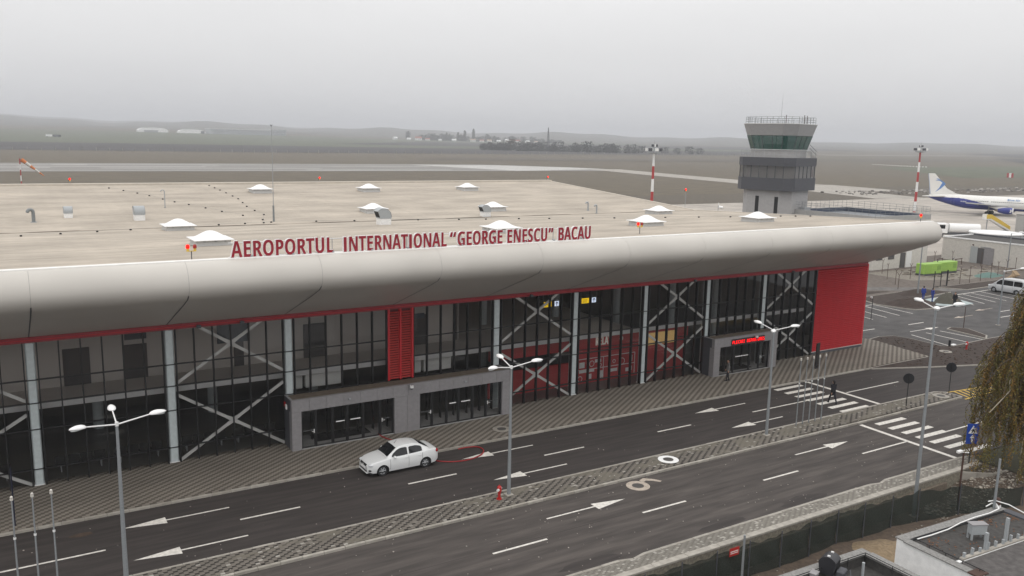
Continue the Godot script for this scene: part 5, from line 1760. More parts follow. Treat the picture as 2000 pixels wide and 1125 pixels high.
	part(gen, "vent_grille", bx(0.9, 1.7, 0.8, 1.5, 0.70, 0.715, 0.006), M("green_vent", 0.19, 0.33, 0.06, 0.6))
	b = MB.new()
	b.tube([Vector3(1.6, 1.9, 0.1), Vector3(1.6, 2.1, 0.1), Vector3(1.9, 2.2, 0.1)], 0.06, 8)
	part(gen, "exhaust", b, mats["tower_dark"])
	dup(gen, Vector3(124.3, 0, -74.6), -0.05, "bright green boxed generator, right one of the pair in the fenced yard")
	# fence posts
	var p0: Node3D = null
	var n := 0
	for q in [[113.8, -78.0, "behind the left generator"], [103.3, -68.2, "beside the lamp post at the yard corner"], [113.2, -73.0, "between path and left generator"], [110.0, -74.5, "on the yard path"], [115.8, -67.1, "second to the right of the gate"], [118.2, -67.1, "third to the right of the gate"], [121.1, -67.2, "fourth to the right of the gate"], [125.2, -68.0, "next to the green netting"], [106.5, -70.8, "left of the generators, closest to the red wall"], [99.5, -73.0, "standing alone on the soil strip"], [128.5, -68.8, "behind the van roof, left"], [132.0, -69.4, "behind the van roof, middle"], [135.6, -70.0, "behind the van roof, right"], [131, -80.5, "against the workshop wall, left"], [134.5, -79.6, "against the workshop wall, middle"], [137, -76.2, "against the workshop wall by the sliding door"]]:
		var lb: String = "rusty fence post with a forked top, " + q[2]
		if p0 == null: p0 = y_post(lb, q[0], q[1])
		else: dup(p0, Vector3(q[0], 0, q[1]), rng.randf_range(-0.4, 0.4), lb)
	var gt := thing("yard_gate", "open dark metal frame gate in front of the green generators", "gate", Vector3(110.5, 0, -66.7))
	b = MB.new()
	for q in [[-1.5, 1.5]]:
		b.box(-1.55, -1.47, 0, 2.3, -0.04, 0.04)
		b.box(1.42, 1.56, 0, 2.3, -0.07, 0.07)
		b.box(-0.04, 0.04, 0, 2.2, -0.04, 0.04)
	part(gt, "gate_post", b, mats["rubber"])
	part(gt, "gate_frame", bx(-1.5, -0.02, 0.1, 0.17, -0.03, 0.03), mats["rubber"])
	part(gt, "gate_frame", bx(0.0, 1.5, 2.1, 2.17, -0.03, 0.03), mats["rubber"])
	part(gt, "gate_frame", bx(0.0, 1.5, 0.1, 0.17, -0.03, 0.03), mats["rubber"])
	# low rail frames, boards and netting
	for q in [[132.2, -80.3, 0.2], [135.0, -78.8, 0.1]]:
		var tr := thing("trestle", "low dark trestle standing by the workshop wall" + (", left one" if q[0] < 134 else ", right one"), "trestle", Vector3(q[0], 0, q[1]), q[2], "trestles by the workshop")
		part(tr, "bar", bx(-1.2, 1.2, 0.95, 1.05, -0.05, 0.05), mats["rust"])
		for x in [-1.0, 1.0]: part(tr, "leg", bx(x - 0.04, x + 0.04, 0, 0.95, -0.04, 0.04), mats["rust"])
	var xf := []
	var cl := []
	for i in 90:
		var pp := Vector3(rng.randf_range(116, 139), 0.05, rng.randf_range(-79, -69.5))
		xf.append(Transform3D(Basis(Vector3.UP, rng.randf() * 6).scaled(Vector3(rng.randf_range(0.2, 1.4), 0.06, rng.randf_range(0.1, 0.35))), pp))
		var t := rng.randf_range(0.05, 0.32)
		cl.append(Color(t, t * 0.85, t * 0.68))
	var o := many(self, "builders_debris", bx(-0.5, 0.5, 0, 1, -0.5, 0.5).mesh(), vmat("debris", 0.95), xf, cl)
	tag(o, "boards and builders debris strewn over the gravel yard", "debris", "", "stuff")
	b = MB.new()
	hill_mound(b, Vector3.ZERO, Vector3(3.2, 0.55, 1.4), 31)
	var nt := part(self, "netting", b, M("net_green", 0.10, 0.17, 0.15, 0.9, "speck", 2.0), Vector3(127.5, 0, -69.6))
	tag(nt, "heap of grey green netting in the yard left of the van", "netting")
	var sd := part(self, "sand_heap", null, mats["soil_brown"])
	b = MB.new()
	hill_mound(b, Vector3.ZERO, Vector3(2.0, 1.15, 1.5), 44)
	sd.mesh = b.mesh()
	sd.material_override = M("dark_sand", 0.075, 0.07, 0.055, 0.97, "speck", 2.0)
	sd.position = Vector3(100.4, 0.03, -59.4)
	tag(sd, "heap of dark sand on a pale tarpaulin in the car park", "sand heap")
	b = MB.new()
	b.poly(v2([97.6, -61.6, 101, -62.0, 103.6, -60.0, 102.6, -57.4, 99, -57.0, 97.0, -58.5]), 0.02)
	top("tarpaulin", b, M("tarp", 0.34, 0.40, 0.40, 0.6, "soft", 0.8), "pale blue tarpaulin spread under the heap of dark sand", "tarpaulin")
	# clutter by the van
	b = MB.new()
	for i in 5: b.T = Transform3D(Basis(Vector3.UP, 0.3 + i * 0.07), Vector3(128.5 + i * 0.3, 0.15 + i * 0.13, -66.8)); b.box(-2.6, 2.6, 0, 0.11, -0.3, 0.3)
	top("timber_stack", b, M("timber", 0.26, 0.18, 0.10, 0.9, "grain", 2.0), "stack of rough brown boards behind the silver van", "timber")

func lamp(label: String, at: Vector3, h: float, arms: Array, reach := 1.15) -> Node3D:
	var l := thing("street_lamp", label, "street lamp", at, 0.0, "street lamps with white oval heads")
	var b := MB.new()
	b.cyl(Vector3(0, 0, 0), Vector3(0, h, 0), 0.105, 0.055, 14)
	part(l, "pole", b, mats["pole_grey"])
	part(l, "base_plate", bx(-0.2, 0.2, 0.0, 0.05, -0.2, 0.2, 0.01), mats["kerb_c"])
	b = MB.new()
	b.cyl(Vector3(0, h - 0.06, 0), Vector3(0, h + 0.1, 0), 0.075, 0.07, 12)
	part(l, "collar", b, mats["white_metal"])
	for a in arms:
		var r := deg_to_rad(a)
		var d := Vector3(cos(r), 0, sin(r))
		b = MB.new()
		b.cyl(Vector3(0, h, 0), d * reach + Vector3(0, h + 0.22, 0), 0.033, 0.028, 8)
		part(l, "arm", b, mats["white_metal"])
		var rows := []
		for i in 13:
			var t := i / 12.0
			var w := 0.165 * pow(sin(PI * pow(t, 0.75)), 0.6) + 0.001
			var hh := 0.125 * pow(sin(PI * pow(t, 0.75)), 0.6) + 0.001
			if i == 0: w = 0.035; hh = 0.03
			var row := PackedVector3Array()
			for j in 17:
				var q := TAU * j / 16
				var yy := sin(q) * hh
				if yy < 0: yy *= 0.35
				row.append(Vector3(t * 0.68, yy + t * 0.05, cos(q) * w))
			rows.append(row)
		rows.reverse()
		var hb := MB.new()
		hb.surf(rows)
		var hd := part(l, "lamp_head", hb, mats["white_plastic"], d * (reach - 0.03) + Vector3(0, h + 0.22, 0))
		hd.rotation.y = -r
		var lens := MB.new()
		lens.ball(Vector3(0.40, -0.025, 0), Vector3(0.22, 0.03, 0.12), 8)
		part(hd, "lens", lens, M("lamp_lens", 0.5, 0.52, 0.52, 0.2))
	return l

func sign_disc(label: String, at: Vector3, h: float, turn: float) -> void:
	var s := thing("road_sign", label, "road sign", at, turn)
	var b := MB.new()
	b.cyl(Vector3(0, 0, 0), Vector3(0, h - 0.05, 0), 0.03, 0.03, 8)
	part(s, "pole", b, mats["rubber"])
	b = MB.new()
	b.cyl(Vector3(0, h - 0.38, 0.03), Vector3(0, h - 0.38, 0.055), 0.38, 0.38, 24)
	part(s, "disc", b, M("sign_back", 0.012, 0.013, 0.016, 0.5))
	b = MB.new()
	b.cyl(Vector3(0, h - 0.38, 0.056), Vector3(0, h - 0.38, 0.060), 0.12, 0.12, 12)
	part(s, "clamp", b, mats["plinth"])

func street_things() -> void:
	lamp("three headed street lamp in front of the leftmost bay of the glass front", Vector3(3.76, 0.12, -35.9), 6.95, [270, 158, 358], 1.25)
	lamp("three headed street lamp on the median beside the red hydrant", Vector3(22.39, 0.12, -36.0), 6.95, [276, 162, 8], 1.15)
	lamp("three headed street lamp on the median in front of the smaller porch", Vector3(41.95, 0.12, -35.95), 6.95, [273, 141, 20], 1.15)
	lamp("tall three headed street lamp rising from behind the green mesh fence", Vector3(42.25, -1.35, -25.6), 11.65, [286, 147, 25], 1.0)
	lamp("street lamp behind the soil bed, its head hidden by the roof edge", Vector3(101.2, 0.1, -64.0), 6.6, [150, 30], 1.0)
	lamp("street lamp in front of the long white workshop", Vector3(139.0, 0, -73.0), 5.6, [30], 1.2)
	lamp("street lamp at the tip of the small car park island", Vector3(92.2, 0, -48.7), 5.9, [15], 2.2)
	# flag poles
	var f := thing("flag_pole", "thin bare flag pole on the median, leftmost of five by the crosswalk", "flag pole", Vector3(45.21, 0.12, -36.3), 0.0, "bare flag poles on the median")
	var b := MB.new()
	b.cyl(Vector3(0, 0, 0), Vector3(0, 4.55, 0), 0.04, 0.026, 8)
	part(f, "pole", b, mats["pole_grey"])
	b = MB.new()
	b.ball(Vector3(0, 4.62, 0), Vector3(0.055, 0.06, 0.055), 6)
	b.cyl(Vector3(0, 4.5, 0), Vector3(0, 4.57, 0), 0.06, 0.06, 8)
	part(f, "finial", b, mats["plaster"])
	b = MB.new()
	b.cyl(Vector3(0, 2.9, 0), Vector3(0, 2.98, 0), 0.05, 0.05, 8)
	part(f, "collar", b, mats["white_metal"])
	var nm := ["second", "third", "fourth", "rightmost"]
	for i in 4: dup(f, Vector3(45.84 + i * 0.63, 0.12, -36.3), 0, "thin bare flag pole on the median, %s of five by the crosswalk" % nm[i])
	for i in 3:
		dup(f, Vector3([-0.05, 0.64, 1.29][i], 0.12, -36.0), 0, "thin bare flag pole by the left picture edge, %s of three" % ["left", "middle", "right"][i])
	sign_disc("round road sign seen from its black back, on the median by the crosswalk", Vector3(56.0, 0.12, -35.4), 2.45, 2.4)
	sign_disc("round road sign seen from its black back, at the far tip of the median", Vector3(61.9, 0.12, -35.75), 2.45, 2.4)
	var s := thing("road_sign", "blue rectangular crosswalk sign with white triangle and arrow", "road sign", Vector3(49.0, 0.08, -26.6), -0.55)
	b = MB.new()
	b.cyl(Vector3(0, 0, 0), Vector3(0, 2.0, 0), 0.03, 0.03, 8)
	part(s, "pole", b, mats["rubber"])
	part(s, "panel", bx(-0.36, 0.36, 1.25, 2.5, 0.03, 0.055, 0.008), mats["blue_paint"])
	b = MB.new()
	b.slab(v2([-0.27, 1.9, 0.27, 1.9, 0, 2.4]), 0.055, 0.06)
	b.slab(v2([-0.05, 1.36, 0.05, 1.36, 0.05, 1.62, 0.15, 1.62, 0, 1.82, -0.15, 1.62, -0.05, 1.62]), 0.055, 0.06)
	part(s, "white_symbols", b, mats["white_plastic"])
	b = MB.new()
	b.slab(v2([-0.1, 1.94, -0.04, 1.94, 0.02, 2.05, 0.06, 1.94, 0.11, 1.94, 0.05, 2.12, 0.10, 2.06, 0.13, 2.09, 0.04, 2.2, -0.06, 2.16, -0.12, 2.08, -0.09, 2.05, -0.03, 2.11]), 0.06, 0.064)
	b.cyl(Vector3(0.04, 2.25, 0.06), Vector3(0.04, 2.25, 0.064), 0.035, 0.035, 10)
	part(s, "walking_figure", b, mats["rubber"])
	var t := thing("totem_sign", "tall black totem sign standing on the sidewalk before the red wall", "sign", Vector3(58.8, 0.12, -45.6), 0.3)
	part(t, "panel", bx(-0.32, 0.32, 0.25, 2.2, -0.05, 0.05, 0.01), M("totem_black", 0.006, 0.006, 0.007, 0.4))
	part(t, "foot", bx(-0.25, 0.25, 0, 0.25, -0.04, 0.04), mats["rubber"])
	var c := thing("camera_post", "brown post with a white box camera beside the blue crosswalk sign", "camera", Vector3(44.7, -0.5, -24.6), 0.0)
	b = MB.new()
	b.cyl(Vector3(0, -0.8, 0), Vector3(0, 2.75, 0), 0.06, 0.05, 8)
	part(c, "post", b, mats["rust"])
	part(c, "camera_body", bx(-0.62, -0.24, 2.78, 2.93, -0.09, 0.09, 0.03), mats["white_plastic"])
	b = MB.new()
	b.cyl(Vector3(-0.3, 2.8, 0), Vector3(0.5, 2.62, 0), 0.03, 0.03, 6)
	part(c, "arm", b, mats["white_metal"])
	c = thing("sign_post", "thin dark blue post on the sidewalk at the left picture edge", "post", Vector3(-0.0, 0.12, -44.25))
	b = MB.new()
	b.cyl(Vector3(0, 0, 0), Vector3(0, 2.9, 0), 0.035, 0.035, 8)
	part(c, "pole", b, M("post_blue", 0.01, 0.012, 0.03, 0.5))
	c = thing("sign_post", "thin dark post in the small car park island", "post", Vector3(86.8, 0.1, -49.35))
	b = MB.new()
	b.cyl(Vector3(0, 0, 0), Vector3(0, 2.3, 0), 0.035, 0.035, 8)
	part(c, "pole", b, mats["rust"])
	c = thing("sign_post", "thin black post beside the red wall in the car park", "post", Vector3(81.7, 0, -56.8))
	b = MB.new()
	b.cyl(Vector3(0, 0, 0), Vector3(0, 2.4, 0), 0.035, 0.035, 8)
	part(c, "pole", b, mats["rubber"])
	c = thing("fence_stake", "short yellow marker stake in the soil bed behind the workers", "stake", Vector3(103.4, 0.1, -63.2))
	part(c, "stake", bx(-0.06, 0.06, 0, 0.8, -0.06, 0.06, 0.01), M("stake_wood", 0.32, 0.22, 0.10, 0.8))
	hydrant("red fire hydrant on the median beside a street lamp", Vector3(21.65, 0.12, -35.75), 1.0, 0.6)
	hydrant("red fire hydrant in the dark soil bed by the parking bays", Vector3(77.4, 0.1, -43.5), 1.05, 0.2)
	var st := thing("valve_stand", "short black pipe stand with a white block in the dark soil bed", "pipe stand", Vector3(77.3, 0.1, -45.1))
	part(st, "pipe", bx(-0.09, 0.09, 0, 0.6, -0.09, 0.09, 0.03), mats["rubber"])
	part(st, "block", bx(0.3, 0.9, 0, 0.14, -0.15, 0.15, 0.03), mats["plaster_white"])
	for q in [[33.35, 0.128, -35.75, 0.62, "white ringed manhole in the paved median", "plaster_white"], [60.8, 0.128, -35.7, 0.6, "grey ringed manhole at the tip of the median", "kerb"], [29.4, 0.004, -33.8, 0.66, "round manhole with a dusty concrete ring in the near lane", "paint_worn"], [27.4, 0.122, -45.1, 0.6, "round manhole in the diagonal paving before the long porch", "kerb_b"], [74.9, 0.114, -44.0, 0.55, "dusty manhole in the dark soil bed", "kerb"]]:
		var m := thing("manhole", q[4], "manhole", Vector3(q[0], q[1], q[2]))
		var rb := MB.new()
		var rows := []
		for k in [[0.5, 0.0], [0.52, 0.012], [0.95, 0.012], [1.0, 0.0]]:
			var row := PackedVector3Array()
			for i in 33: row.append(Vector3(cos(TAU * i / 32) * q[3] * k[0], k[1], -sin(TAU * i / 32) * q[3] * k[0]))
			rows.append(row)
		rows.reverse()
		rb.surf(rows, null, false)
		part(m, "ring", rb, mats[q[5]])
		rb = MB.new()
		rb.cyl(Vector3(0, -0.03, 0), Vector3(0, 0.008, 0), q[3] * 0.5, q[3] * 0.5, 24)
		part(m, "lid", rb, M("iron_lid", 0.07, 0.065, 0.06, 0.7, "speck", 8.0))
	# red hose from the doorway round behind the car
	b = MB.new()
	var pts := []
	for q in [[20.02, -48.0], [20.0, -47.3], [20.25, -46.5], [20.6, -45.7], [20.9, -44.6], [21.0, -43.6], [21.1, -42.7], [21.5, -42.1], [22.3, -41.65], [23.2, -41.6], [24.1, -41.95], [24.6, -42.6], [24.5, -43.2], [23.9, -43.42], [23.3, -43.4]]: pts.append(Vector3(q[0], 0.16 if q[1] < -43.65 else 0.04, q[1]))
	var sm := []
	for i in pts.size() - 1:
		for k in 4: sm.append(pts[i].cubic_interpolate(pts[i + 1], pts[maxi(i - 1, 0)], pts[mini(i + 2, pts.size() - 1)], k / 4.0))
	sm.append(pts[-1])
	b.tube(sm, 0.04, 8)
	top("hose", b, mats["hose_red"], "red hose snaking from the porch doorway round behind the white car", "hose")

func hydrant(label: String, at: Vector3, k: float, turn: float) -> void:
	var h := thing("fire_hydrant", label, "fire hydrant", at, turn)
	var b := MB.new()
	b.cyl(Vector3(0, 0, 0), Vector3(0, 0.05, 0), 0.14 * k, 0.14 * k, 14)
	b.cyl(Vector3(0, 0.05, 0), Vector3(0, 0.45 * k, 0), 0.075 * k, 0.075 * k, 12)
	part(h, "standpipe", b, mats["red_paint"])
	b = MB.new()
	b.cyl(Vector3(0, 0.42 * k, 0), Vector3(0, 0.66 * k, 0), 0.12 * k, 0.12 * k, 14)
	b.ball(Vector3(0, 0.66 * k, 0), Vector3(0.12, 0.08, 0.12) * k, 8)
	b.cyl(Vector3(0, 0.7 * k, 0), Vector3(0, 0.78 * k, 0), 0.035 * k, 0.035 * k, 8)
	part(h, "head", b, mats["red_paint"])
	for s in [-1.0, 1.0]:
		b = MB.new()
		b.cyl(Vector3(s * 0.08 * k, 0.55 * k, 0), Vector3(s * 0.2 * k, 0.55 * k, 0), 0.07 * k, 0.07 * k, 12)
		part(h, "outlet_cap", b, mats["white_metal"])

func pw(x: float, t: Array) -> float:
	if x <= t[0][0]: return t[0][1]
	for i in t.size() - 1:
		if x <= t[i + 1][0]:
			var u: float = (x - t[i][0]) / (t[i + 1][0] - t[i][0])
			return lerpf(t[i][1], t[i + 1][1], u)
	return t[-1][1]

func pws(x: float, t: Array, w := 0.05) -> float:
	return (pw(x - w, t) + pw(x - w * 0.5, t) + pw(x, t) + pw(x + w * 0.5, t) + pw(x + w, t)) / 5.0

# a car: s holds its outline tables. +x is forward
func car(called: String, label: String, at: Vector3, turn: float, s: Dictionary, paint: Material) -> Node3D:
	var c := thing(called, label, s.kind, at, turn)
	var X0: float = s.shoulder[0][0]
	var X1: float = s.shoulder[-1][0]
	var xs := []
	for i in 91: xs.append(lerpf(X0, X1, i / 90.0))
	var ar: float = s.arch
	for wx in s.wheels:
		for k in 13: xs.append(wx + cos(PI * k / 12) * ar)
	xs.sort()
	var rows := []
	for x in xs:
		var yb: float = s.sill + 0.10 * smoothstep(X1 - 0.35, X1, x) + 0.12 * (1.0 - smoothstep(X0, X0 + 0.3, x))
		for wx in s.wheels:
			var dx: float = absf(x - wx)
			if dx < ar: yb = maxf(yb, s.axle + sqrt(maxf(0.0, ar * ar - dx * dx)))
		var yt := pws(x, s.shoulder)
		var hw := pws(x, s.half)
		var row := PackedVector3Array()
		var half := []
		for k in 9:
			var t := k / 8.0
			var y := lerpf(yb, yt - 0.05, t)
			var f: float = 0.94 + 0.06 * sin(PI * clampf((y - s.sill) / (yt - s.sill) * 1.05, 0.0, 1.0))
			half.append(Vector3(x, y, hw * f))
		half.append(Vector3(x, yt - 0.015, hw * 0.915))
		half.append(Vector3(x, yt, hw * 0.86))
		half.append(Vector3(x, yt + 0.02, hw * 0.5))
		half.append(Vector3(x, yt + 0.028, 0))
		for p in half: row.append(p)
		for k in range(half.size() - 2, -1, -1): row.append(Vector3(half[k].x, half[k].y, -half[k].z))
		rows.append(row)
	rows.reverse()
	var b := MB.new()
	b.surf(rows)
	for e in [rows[0], rows[-1]]:
		var n: int = e.size()
		for k in n / 2:
			var q := [e[k], e[k + 1], e[n - 2 - k], e[n - 1 - k]]
			if e == rows[0]: b.quad(q[0], q[3], q[2], q[1])
			else: b.quad(q[0], q[1], q[2], q[3])
	part(c, "body", b, paint)
	# dark lining inside the arches and under the floor
	b = MB.new()
	b.box(X0 + 0.15, X1 - 0.15, s.sill - 0.02, s.sill + 0.02, -s.half[s.half.size() / 2][1] * 0.9, s.half[s.half.size() / 2][1] * 0.9)
	for wx in s.wheels: b.cyl(Vector3(wx, s.axle, -0.62), Vector3(wx, s.axle, 0.62), ar - 0.02, ar - 0.02, 20)
	part(c, "underbody", b, mats["rubber"])
	# greenhouse
	var g0: float = s.roof[0][0]
	var g1: float = s.roof[-1][0]
	rows = []
	var side := func(x: float, y: float) -> float:
		var ys: float = pws(x, s.shoulder)
		var yr: float = pws(x, s.roof)
		return lerpf(pws(x, s.half) * 0.90, pws(x, s.rhalf), clampf((y - ys) / maxf(0.05, yr - 0.06 - ys), 0.0, 1.0))
	for i in 61:
		var x := lerpf(g1, g0, i / 60.0)
		var ys := pws(x, s.shoulder) - 0.02
		var yr := maxf(pws(x, s.roof), ys + 0.02)
		var hr := pws(x, s.rhalf)
		var half := []
		for k in 6:
			var y := lerpf(ys, yr - 0.06, k / 5.0)
			half.append(Vector3(x, y, side.call(x, y)))
		half.append(Vector3(x, yr - 0.02, hr - 0.025))
		half.append(Vector3(x, yr, hr - 0.09))
		half.append(Vector3(x, yr + 0.02, hr * 0.4))
		half.append(Vector3(x, yr + 0.025, 0))
		var row := PackedVector3Array()
		for p in half: row.append(p)
		for k in range(half.size() - 2, -1, -1): row.append(Vector3(half[k].x, half[k].y, -half[k].z))
		rows.append(row)
	b = MB.new()
	b.surf(rows)
	part(c, "cabin", b, paint)
	var gl: Material = mats["car_glass"]
	for q in [s.screen, s.rear]:
		rows = []
		for i in 13:
			var x := lerpf(maxf(q[0], q[1]), minf(q[0], q[1]), i / 12.0)
			var row := PackedVector3Array()
			for j in 13:
				var u := 1.0 - j / 6.0
				var w := pws(x, s.rhalf) - 0.07
				row.append(Vector3(x, pws(x, s.roof) + 0.012 + 0.022 * (1.0 - absf(u)), u * w))
			rows.append(row)
		b = MB.new()
		b.surf(rows)
		part(c, "windscreen" if q == s.screen else "rear_window", b, gl)
	for sg in [1.0, -1.0]:
		for q in s.windows:
			rows = []
			for i in 13:
				var x := lerpf(q[1], q[0], i / 12.0)
				var row := PackedVector3Array()
				var yb2 := pws(x, s.shoulder) + 0.03
				var e := minf(i, 12 - i)
				var yt2 := maxf(yb2 + 0.01, minf(pws(x, s.roof) - s.drop, q[2]) - (0.04 if e < 0.5 else 0.0))
				for j in 5:
					var y := lerpf(yb2, yt2, j / 4.0)
					row.append(Vector3(x, y, sg * (side.call(x, y) + 0.007)))
				rows.append(row)
			if sg < 0: rows.reverse()
			b = MB.new()
			b.surf(rows)
			part(c, "side_window", b, gl)
		for x in s.seams:
			b = MB.new()
			for k in 8:
				var ya := lerpf(s.sill + 0.1, pws(x, s.shoulder) - 0.06, k / 8.0)
				var yb3 := lerpf(s.sill + 0.1, pws(x, s.shoulder) - 0.06, (k + 1) / 8.0)
				var f := func(y: float) -> float: return pws(x, s.half) * (0.94 + 0.06 * sin(PI * clampf((y - s.sill) / (pws(x, s.shoulder) - s.sill) * 1.05, 0.0, 1.0))) + 0.003
				var za: float = f.call(ya) * sg
				var zb: float = f.call(yb3) * sg
				if sg > 0: b.quad(Vector3(x - 0.008, ya, za), Vector3(x + 0.008, ya, za), Vector3(x + 0.008, yb3, zb), Vector3(x - 0.008, yb3, zb))
				else: b.quad(Vector3(x + 0.008, ya, za), Vector3(x - 0.008, ya, za), Vector3(x - 0.008, yb3, zb), Vector3(x + 0.008, yb3, zb))
			part(c, "door_seam", b, mats["plinth"])
		for x in s.handles:
			part(c, "door_handle", bx(x - 0.10, x + 0.10, s.hy - 0.02, s.hy + 0.02, minf(0, sg * 0.03) + sg * (s.half[s.half.size() / 2][1] * 0.985), maxf(0, sg * 0.03) + sg * (s.half[s.half.size() / 2][1] * 0.985), 0.012), paint)
		b = MB.new()
		b.ball(Vector3(s.mirror[0], s.mirror[1], sg * s.mirror[2]), Vector3(0.08, 0.085, 0.13), 8)
		part(c, "mirror", b, paint)
		for wx in s.wheels:
			var wz: float = s.track * sg
			b = MB.new()
			var R: float = s.axle
			var prof := [[0.0, R * 0.64], [0.05, R * 0.70], [0.07, R * 0.9], [0.05, R * 0.985], [-0.1, R], [-0.19, R * 0.97]]
			var rr := []
			for p in prof:
				var row := PackedVector3Array()
				for j in 29:
					var a := TAU * j / 28
					row.append(Vector3(wx + cos(a) * p[1], s.axle + sin(a) * p[1], wz + sg * p[0]))
				rr.append(row)
			if sg > 0: rr.reverse()
			rr.reverse()
			b.surf(rr)
			var w := part(c, "wheel", b, mats["tyre"])
			b = MB.new()
			b.cyl(Vector3(wx, s.axle, wz - sg * 0.05), Vector3(wx, s.axle, wz - sg * 0.02), R * 0.64, R * 0.64, 24)
			part(w, "hub_back", b, mats["plinth"])
			b = MB.new()
			torus(b, Vector3(wx, s.axle, wz + sg * 0.012), R * 0.64, R * 0.045)
			b.cyl(Vector3(wx, s.axle, wz), Vector3(wx, s.axle, wz + sg * 0.03), R * 0.16, R * 0.12, 12)
			for k in 6:
				var a := TAU * k / 6
				b.T = Transform3D(Basis(Vector3.BACK, a), Vector3(wx, s.axle, wz + sg * 0.008))
				b.box(0, R * 0.62, -R * 0.085, R * 0.085, -0.012, 0.012)
			part(w, "rim", b, mats["rim"])
	return c

func vehicles() -> void:
	var white: StandardMaterial3D = M("car_white", 0.70, 0.71, 0.71, 0.25)
	white.clearcoat_enabled = true
	white.clearcoat = 0.6
	white.clearcoat_roughness = 0.06
	var s := {
		"kind": "car", "sill": 0.22, "axle": 0.305, "arch": 0.365, "track": 0.74, "wheels": [-1.335, 1.30],
		"shoulder": [[-2.19, 0.86], [-2.12, 0.99], [-1.95, 1.055], [-1.55, 1.07], [-1.0, 1.01], [0.2, 0.965], [0.95, 0.975], [1.4, 0.92], [1.85, 0.83], [2.05, 0.74], [2.14, 0.62]],
		"half": [[-2.19, 0.64], [-2.1, 0.74], [-1.9, 0.82], [-1.5, 0.865], [0.0, 0.87], [1.3, 0.865], [1.75, 0.82], [2.0, 0.72], [2.14, 0.56]],
		"roof": [[-1.72, 1.06], [-1.05, 1.42], [-0.7, 1.505], [-0.2, 1.53], [0.2, 1.49], [0.42, 1.43], [1.06, 0.98]],
		"rhalf": [[-1.72, 0.66], [-1.0, 0.57], [0.2, 0.60], [1.06, 0.73]],
		"screen": [0.99, 0.42], "rear": [-1.60, -1.06],
		"windows": [[-0.22, 0.74, 1.40], [-1.14, -0.32, 1.39]], "drop": 0.10, "seams": [0.86, -0.27, -1.12], "handles": [-0.12, -0.98], "hy": 0.86, "mirror": [0.62, 1.02, 0.93]}
	var c := car("sedan", "white four door sedan parked beside the sidewalk in front of the long porch", Vector3(18.98, 0, -42.58), PI + 0.01, s, white)
	var b := MB.new()
	b.cbox(2.06, 2.15, 0.56, 0.72, -0.42, 0.42, 0.04)
	part(c, "grille", b, mats["rubber"])
	b = MB.new()
	b.cbox(2.05, 2.165, 0.30, 0.40, -0.5, 0.5, 0.04)
	part(c, "lower_intake", b, mats["rubber"])
	b = MB.new()
	b.cbox(1.95, 2.19, 0.23, 0.285, -0.58, 0.58, 0.03)
	part(c, "bumper_lip", b, white)
	part(c, "number_plate", bx(2.13, 2.172, 0.44, 0.53, -0.24, 0.24, 0.006), mats["plaster_white"])
	for sg in [1.0, -1.0]:
		b = MB.new()
		b.ball(Vector3(1.94, 0.70, sg * 0.635), Vector3(0.175, 0.075, 0.14), 10)
		part(c, "headlight", b, M("lamp_clear", 0.62, 0.64, 0.66, 0.08))
		b = MB.new()
		b.ball(Vector3(1.98, 0.40, sg * 0.64), Vector3(0.12, 0.065, 0.10), 8)
		part(c, "fog_light", b, mats["rubber"])
		b = MB.new()
		b.ball(Vector3(-2.06, 0.88, sg * 0.66), Vector3(0.14, 0.12, 0.105), 10)
		part(c, "tail_light", b, M("tail_red", 0.30, 0.008, 0.015, 0.15))
	b = MB.new()
	b.cyl(Vector3(0.28, 1.49, 0), Vector3(0.12, 1.66, 0), 0.012, 0.006, 6)
	part(c, "aerial", b, mats["rubber"])
	b = MB.new()
	b.slab(v2([-0.03, -0.03, 0.03, -0.03, 0.03, 0.03, -0.03, 0.03]), 0, 0.01)
	var bo := part(c, "badge", b, mats["white_metal"], Vector3(2.152, 0.64, 0))
	bo.rotation.y = PI / 2
	var silver: StandardMaterial3D = M("van_silver", 0.46, 0.47, 0.48, 0.3)
	silver.clearcoat_enabled = true
	silver.clearcoat = 0.5
	s = {
		"kind": "van", "sill": 0.28, "axle": 0.33, "arch": 0.40, "track": 0.80, "wheels": [-1.5, 1.5],
		"shoulder": [[-2.42, 0.9], [-2.36, 1.06], [-2.0, 1.10], [0.6, 1.08], [1.3, 1.10], [1.7, 1.06], [2.1, 0.94], [2.33, 0.78], [2.4, 0.6]],
		"half": [[-2.42, 0.84], [-2.3, 0.92], [0.0, 0.95], [1.6, 0.94], [2.1, 0.86], [2.4, 0.66]],
		"roof": [[-2.38, 1.2], [-2.28, 1.8], [-2.0, 1.95], [0.3, 1.97], [0.75, 1.88], [1.75, 1.08]],
		"rhalf": [[-2.4, 0.82], [0.4, 0.80], [1.75, 0.86]],
		"screen": [1.66, 0.82], "rear": [-2.36, -2.28],
		"windows": [[0.42, 1.2, 1.78], [-0.95, 0.28, 1.78], [-2.15, -1.05, 1.78]], "drop": 0.16, "seams": [1.25, 0.35, -0.98], "handles": [0.5, 0.2], "hy": 1.02, "mirror": [1.2, 1.2, 1.06]}
	c = car("van", "silver passenger van parked in the bays beside the dark soil bed", Vector3(114.6, 0, -59.7), PI / 2, s, silver)
	for sg in [1.0, -1.0]:
		b = MB.new()
		b.ball(Vector3(2.2, 0.82, sg * 0.66), Vector3(0.18, 0.12, 0.16), 8)
		part(c, "headlight", b, mats["lamp_clear"])
		part(c, "roof_rail", bx(-1.9, 0.2, 1.97, 2.01, sg * 0.68 - 0.02, sg * 0.68 + 0.02, 0.01), mats["white_metal"])
	part(c, "grille", bx(2.28, 2.41, 0.62, 0.76, -0.4, 0.4, 0.03), mats["rubber"])
	# a second light car at the right picture edge by the tank
	s = s.duplicate()
	s.kind = "car"
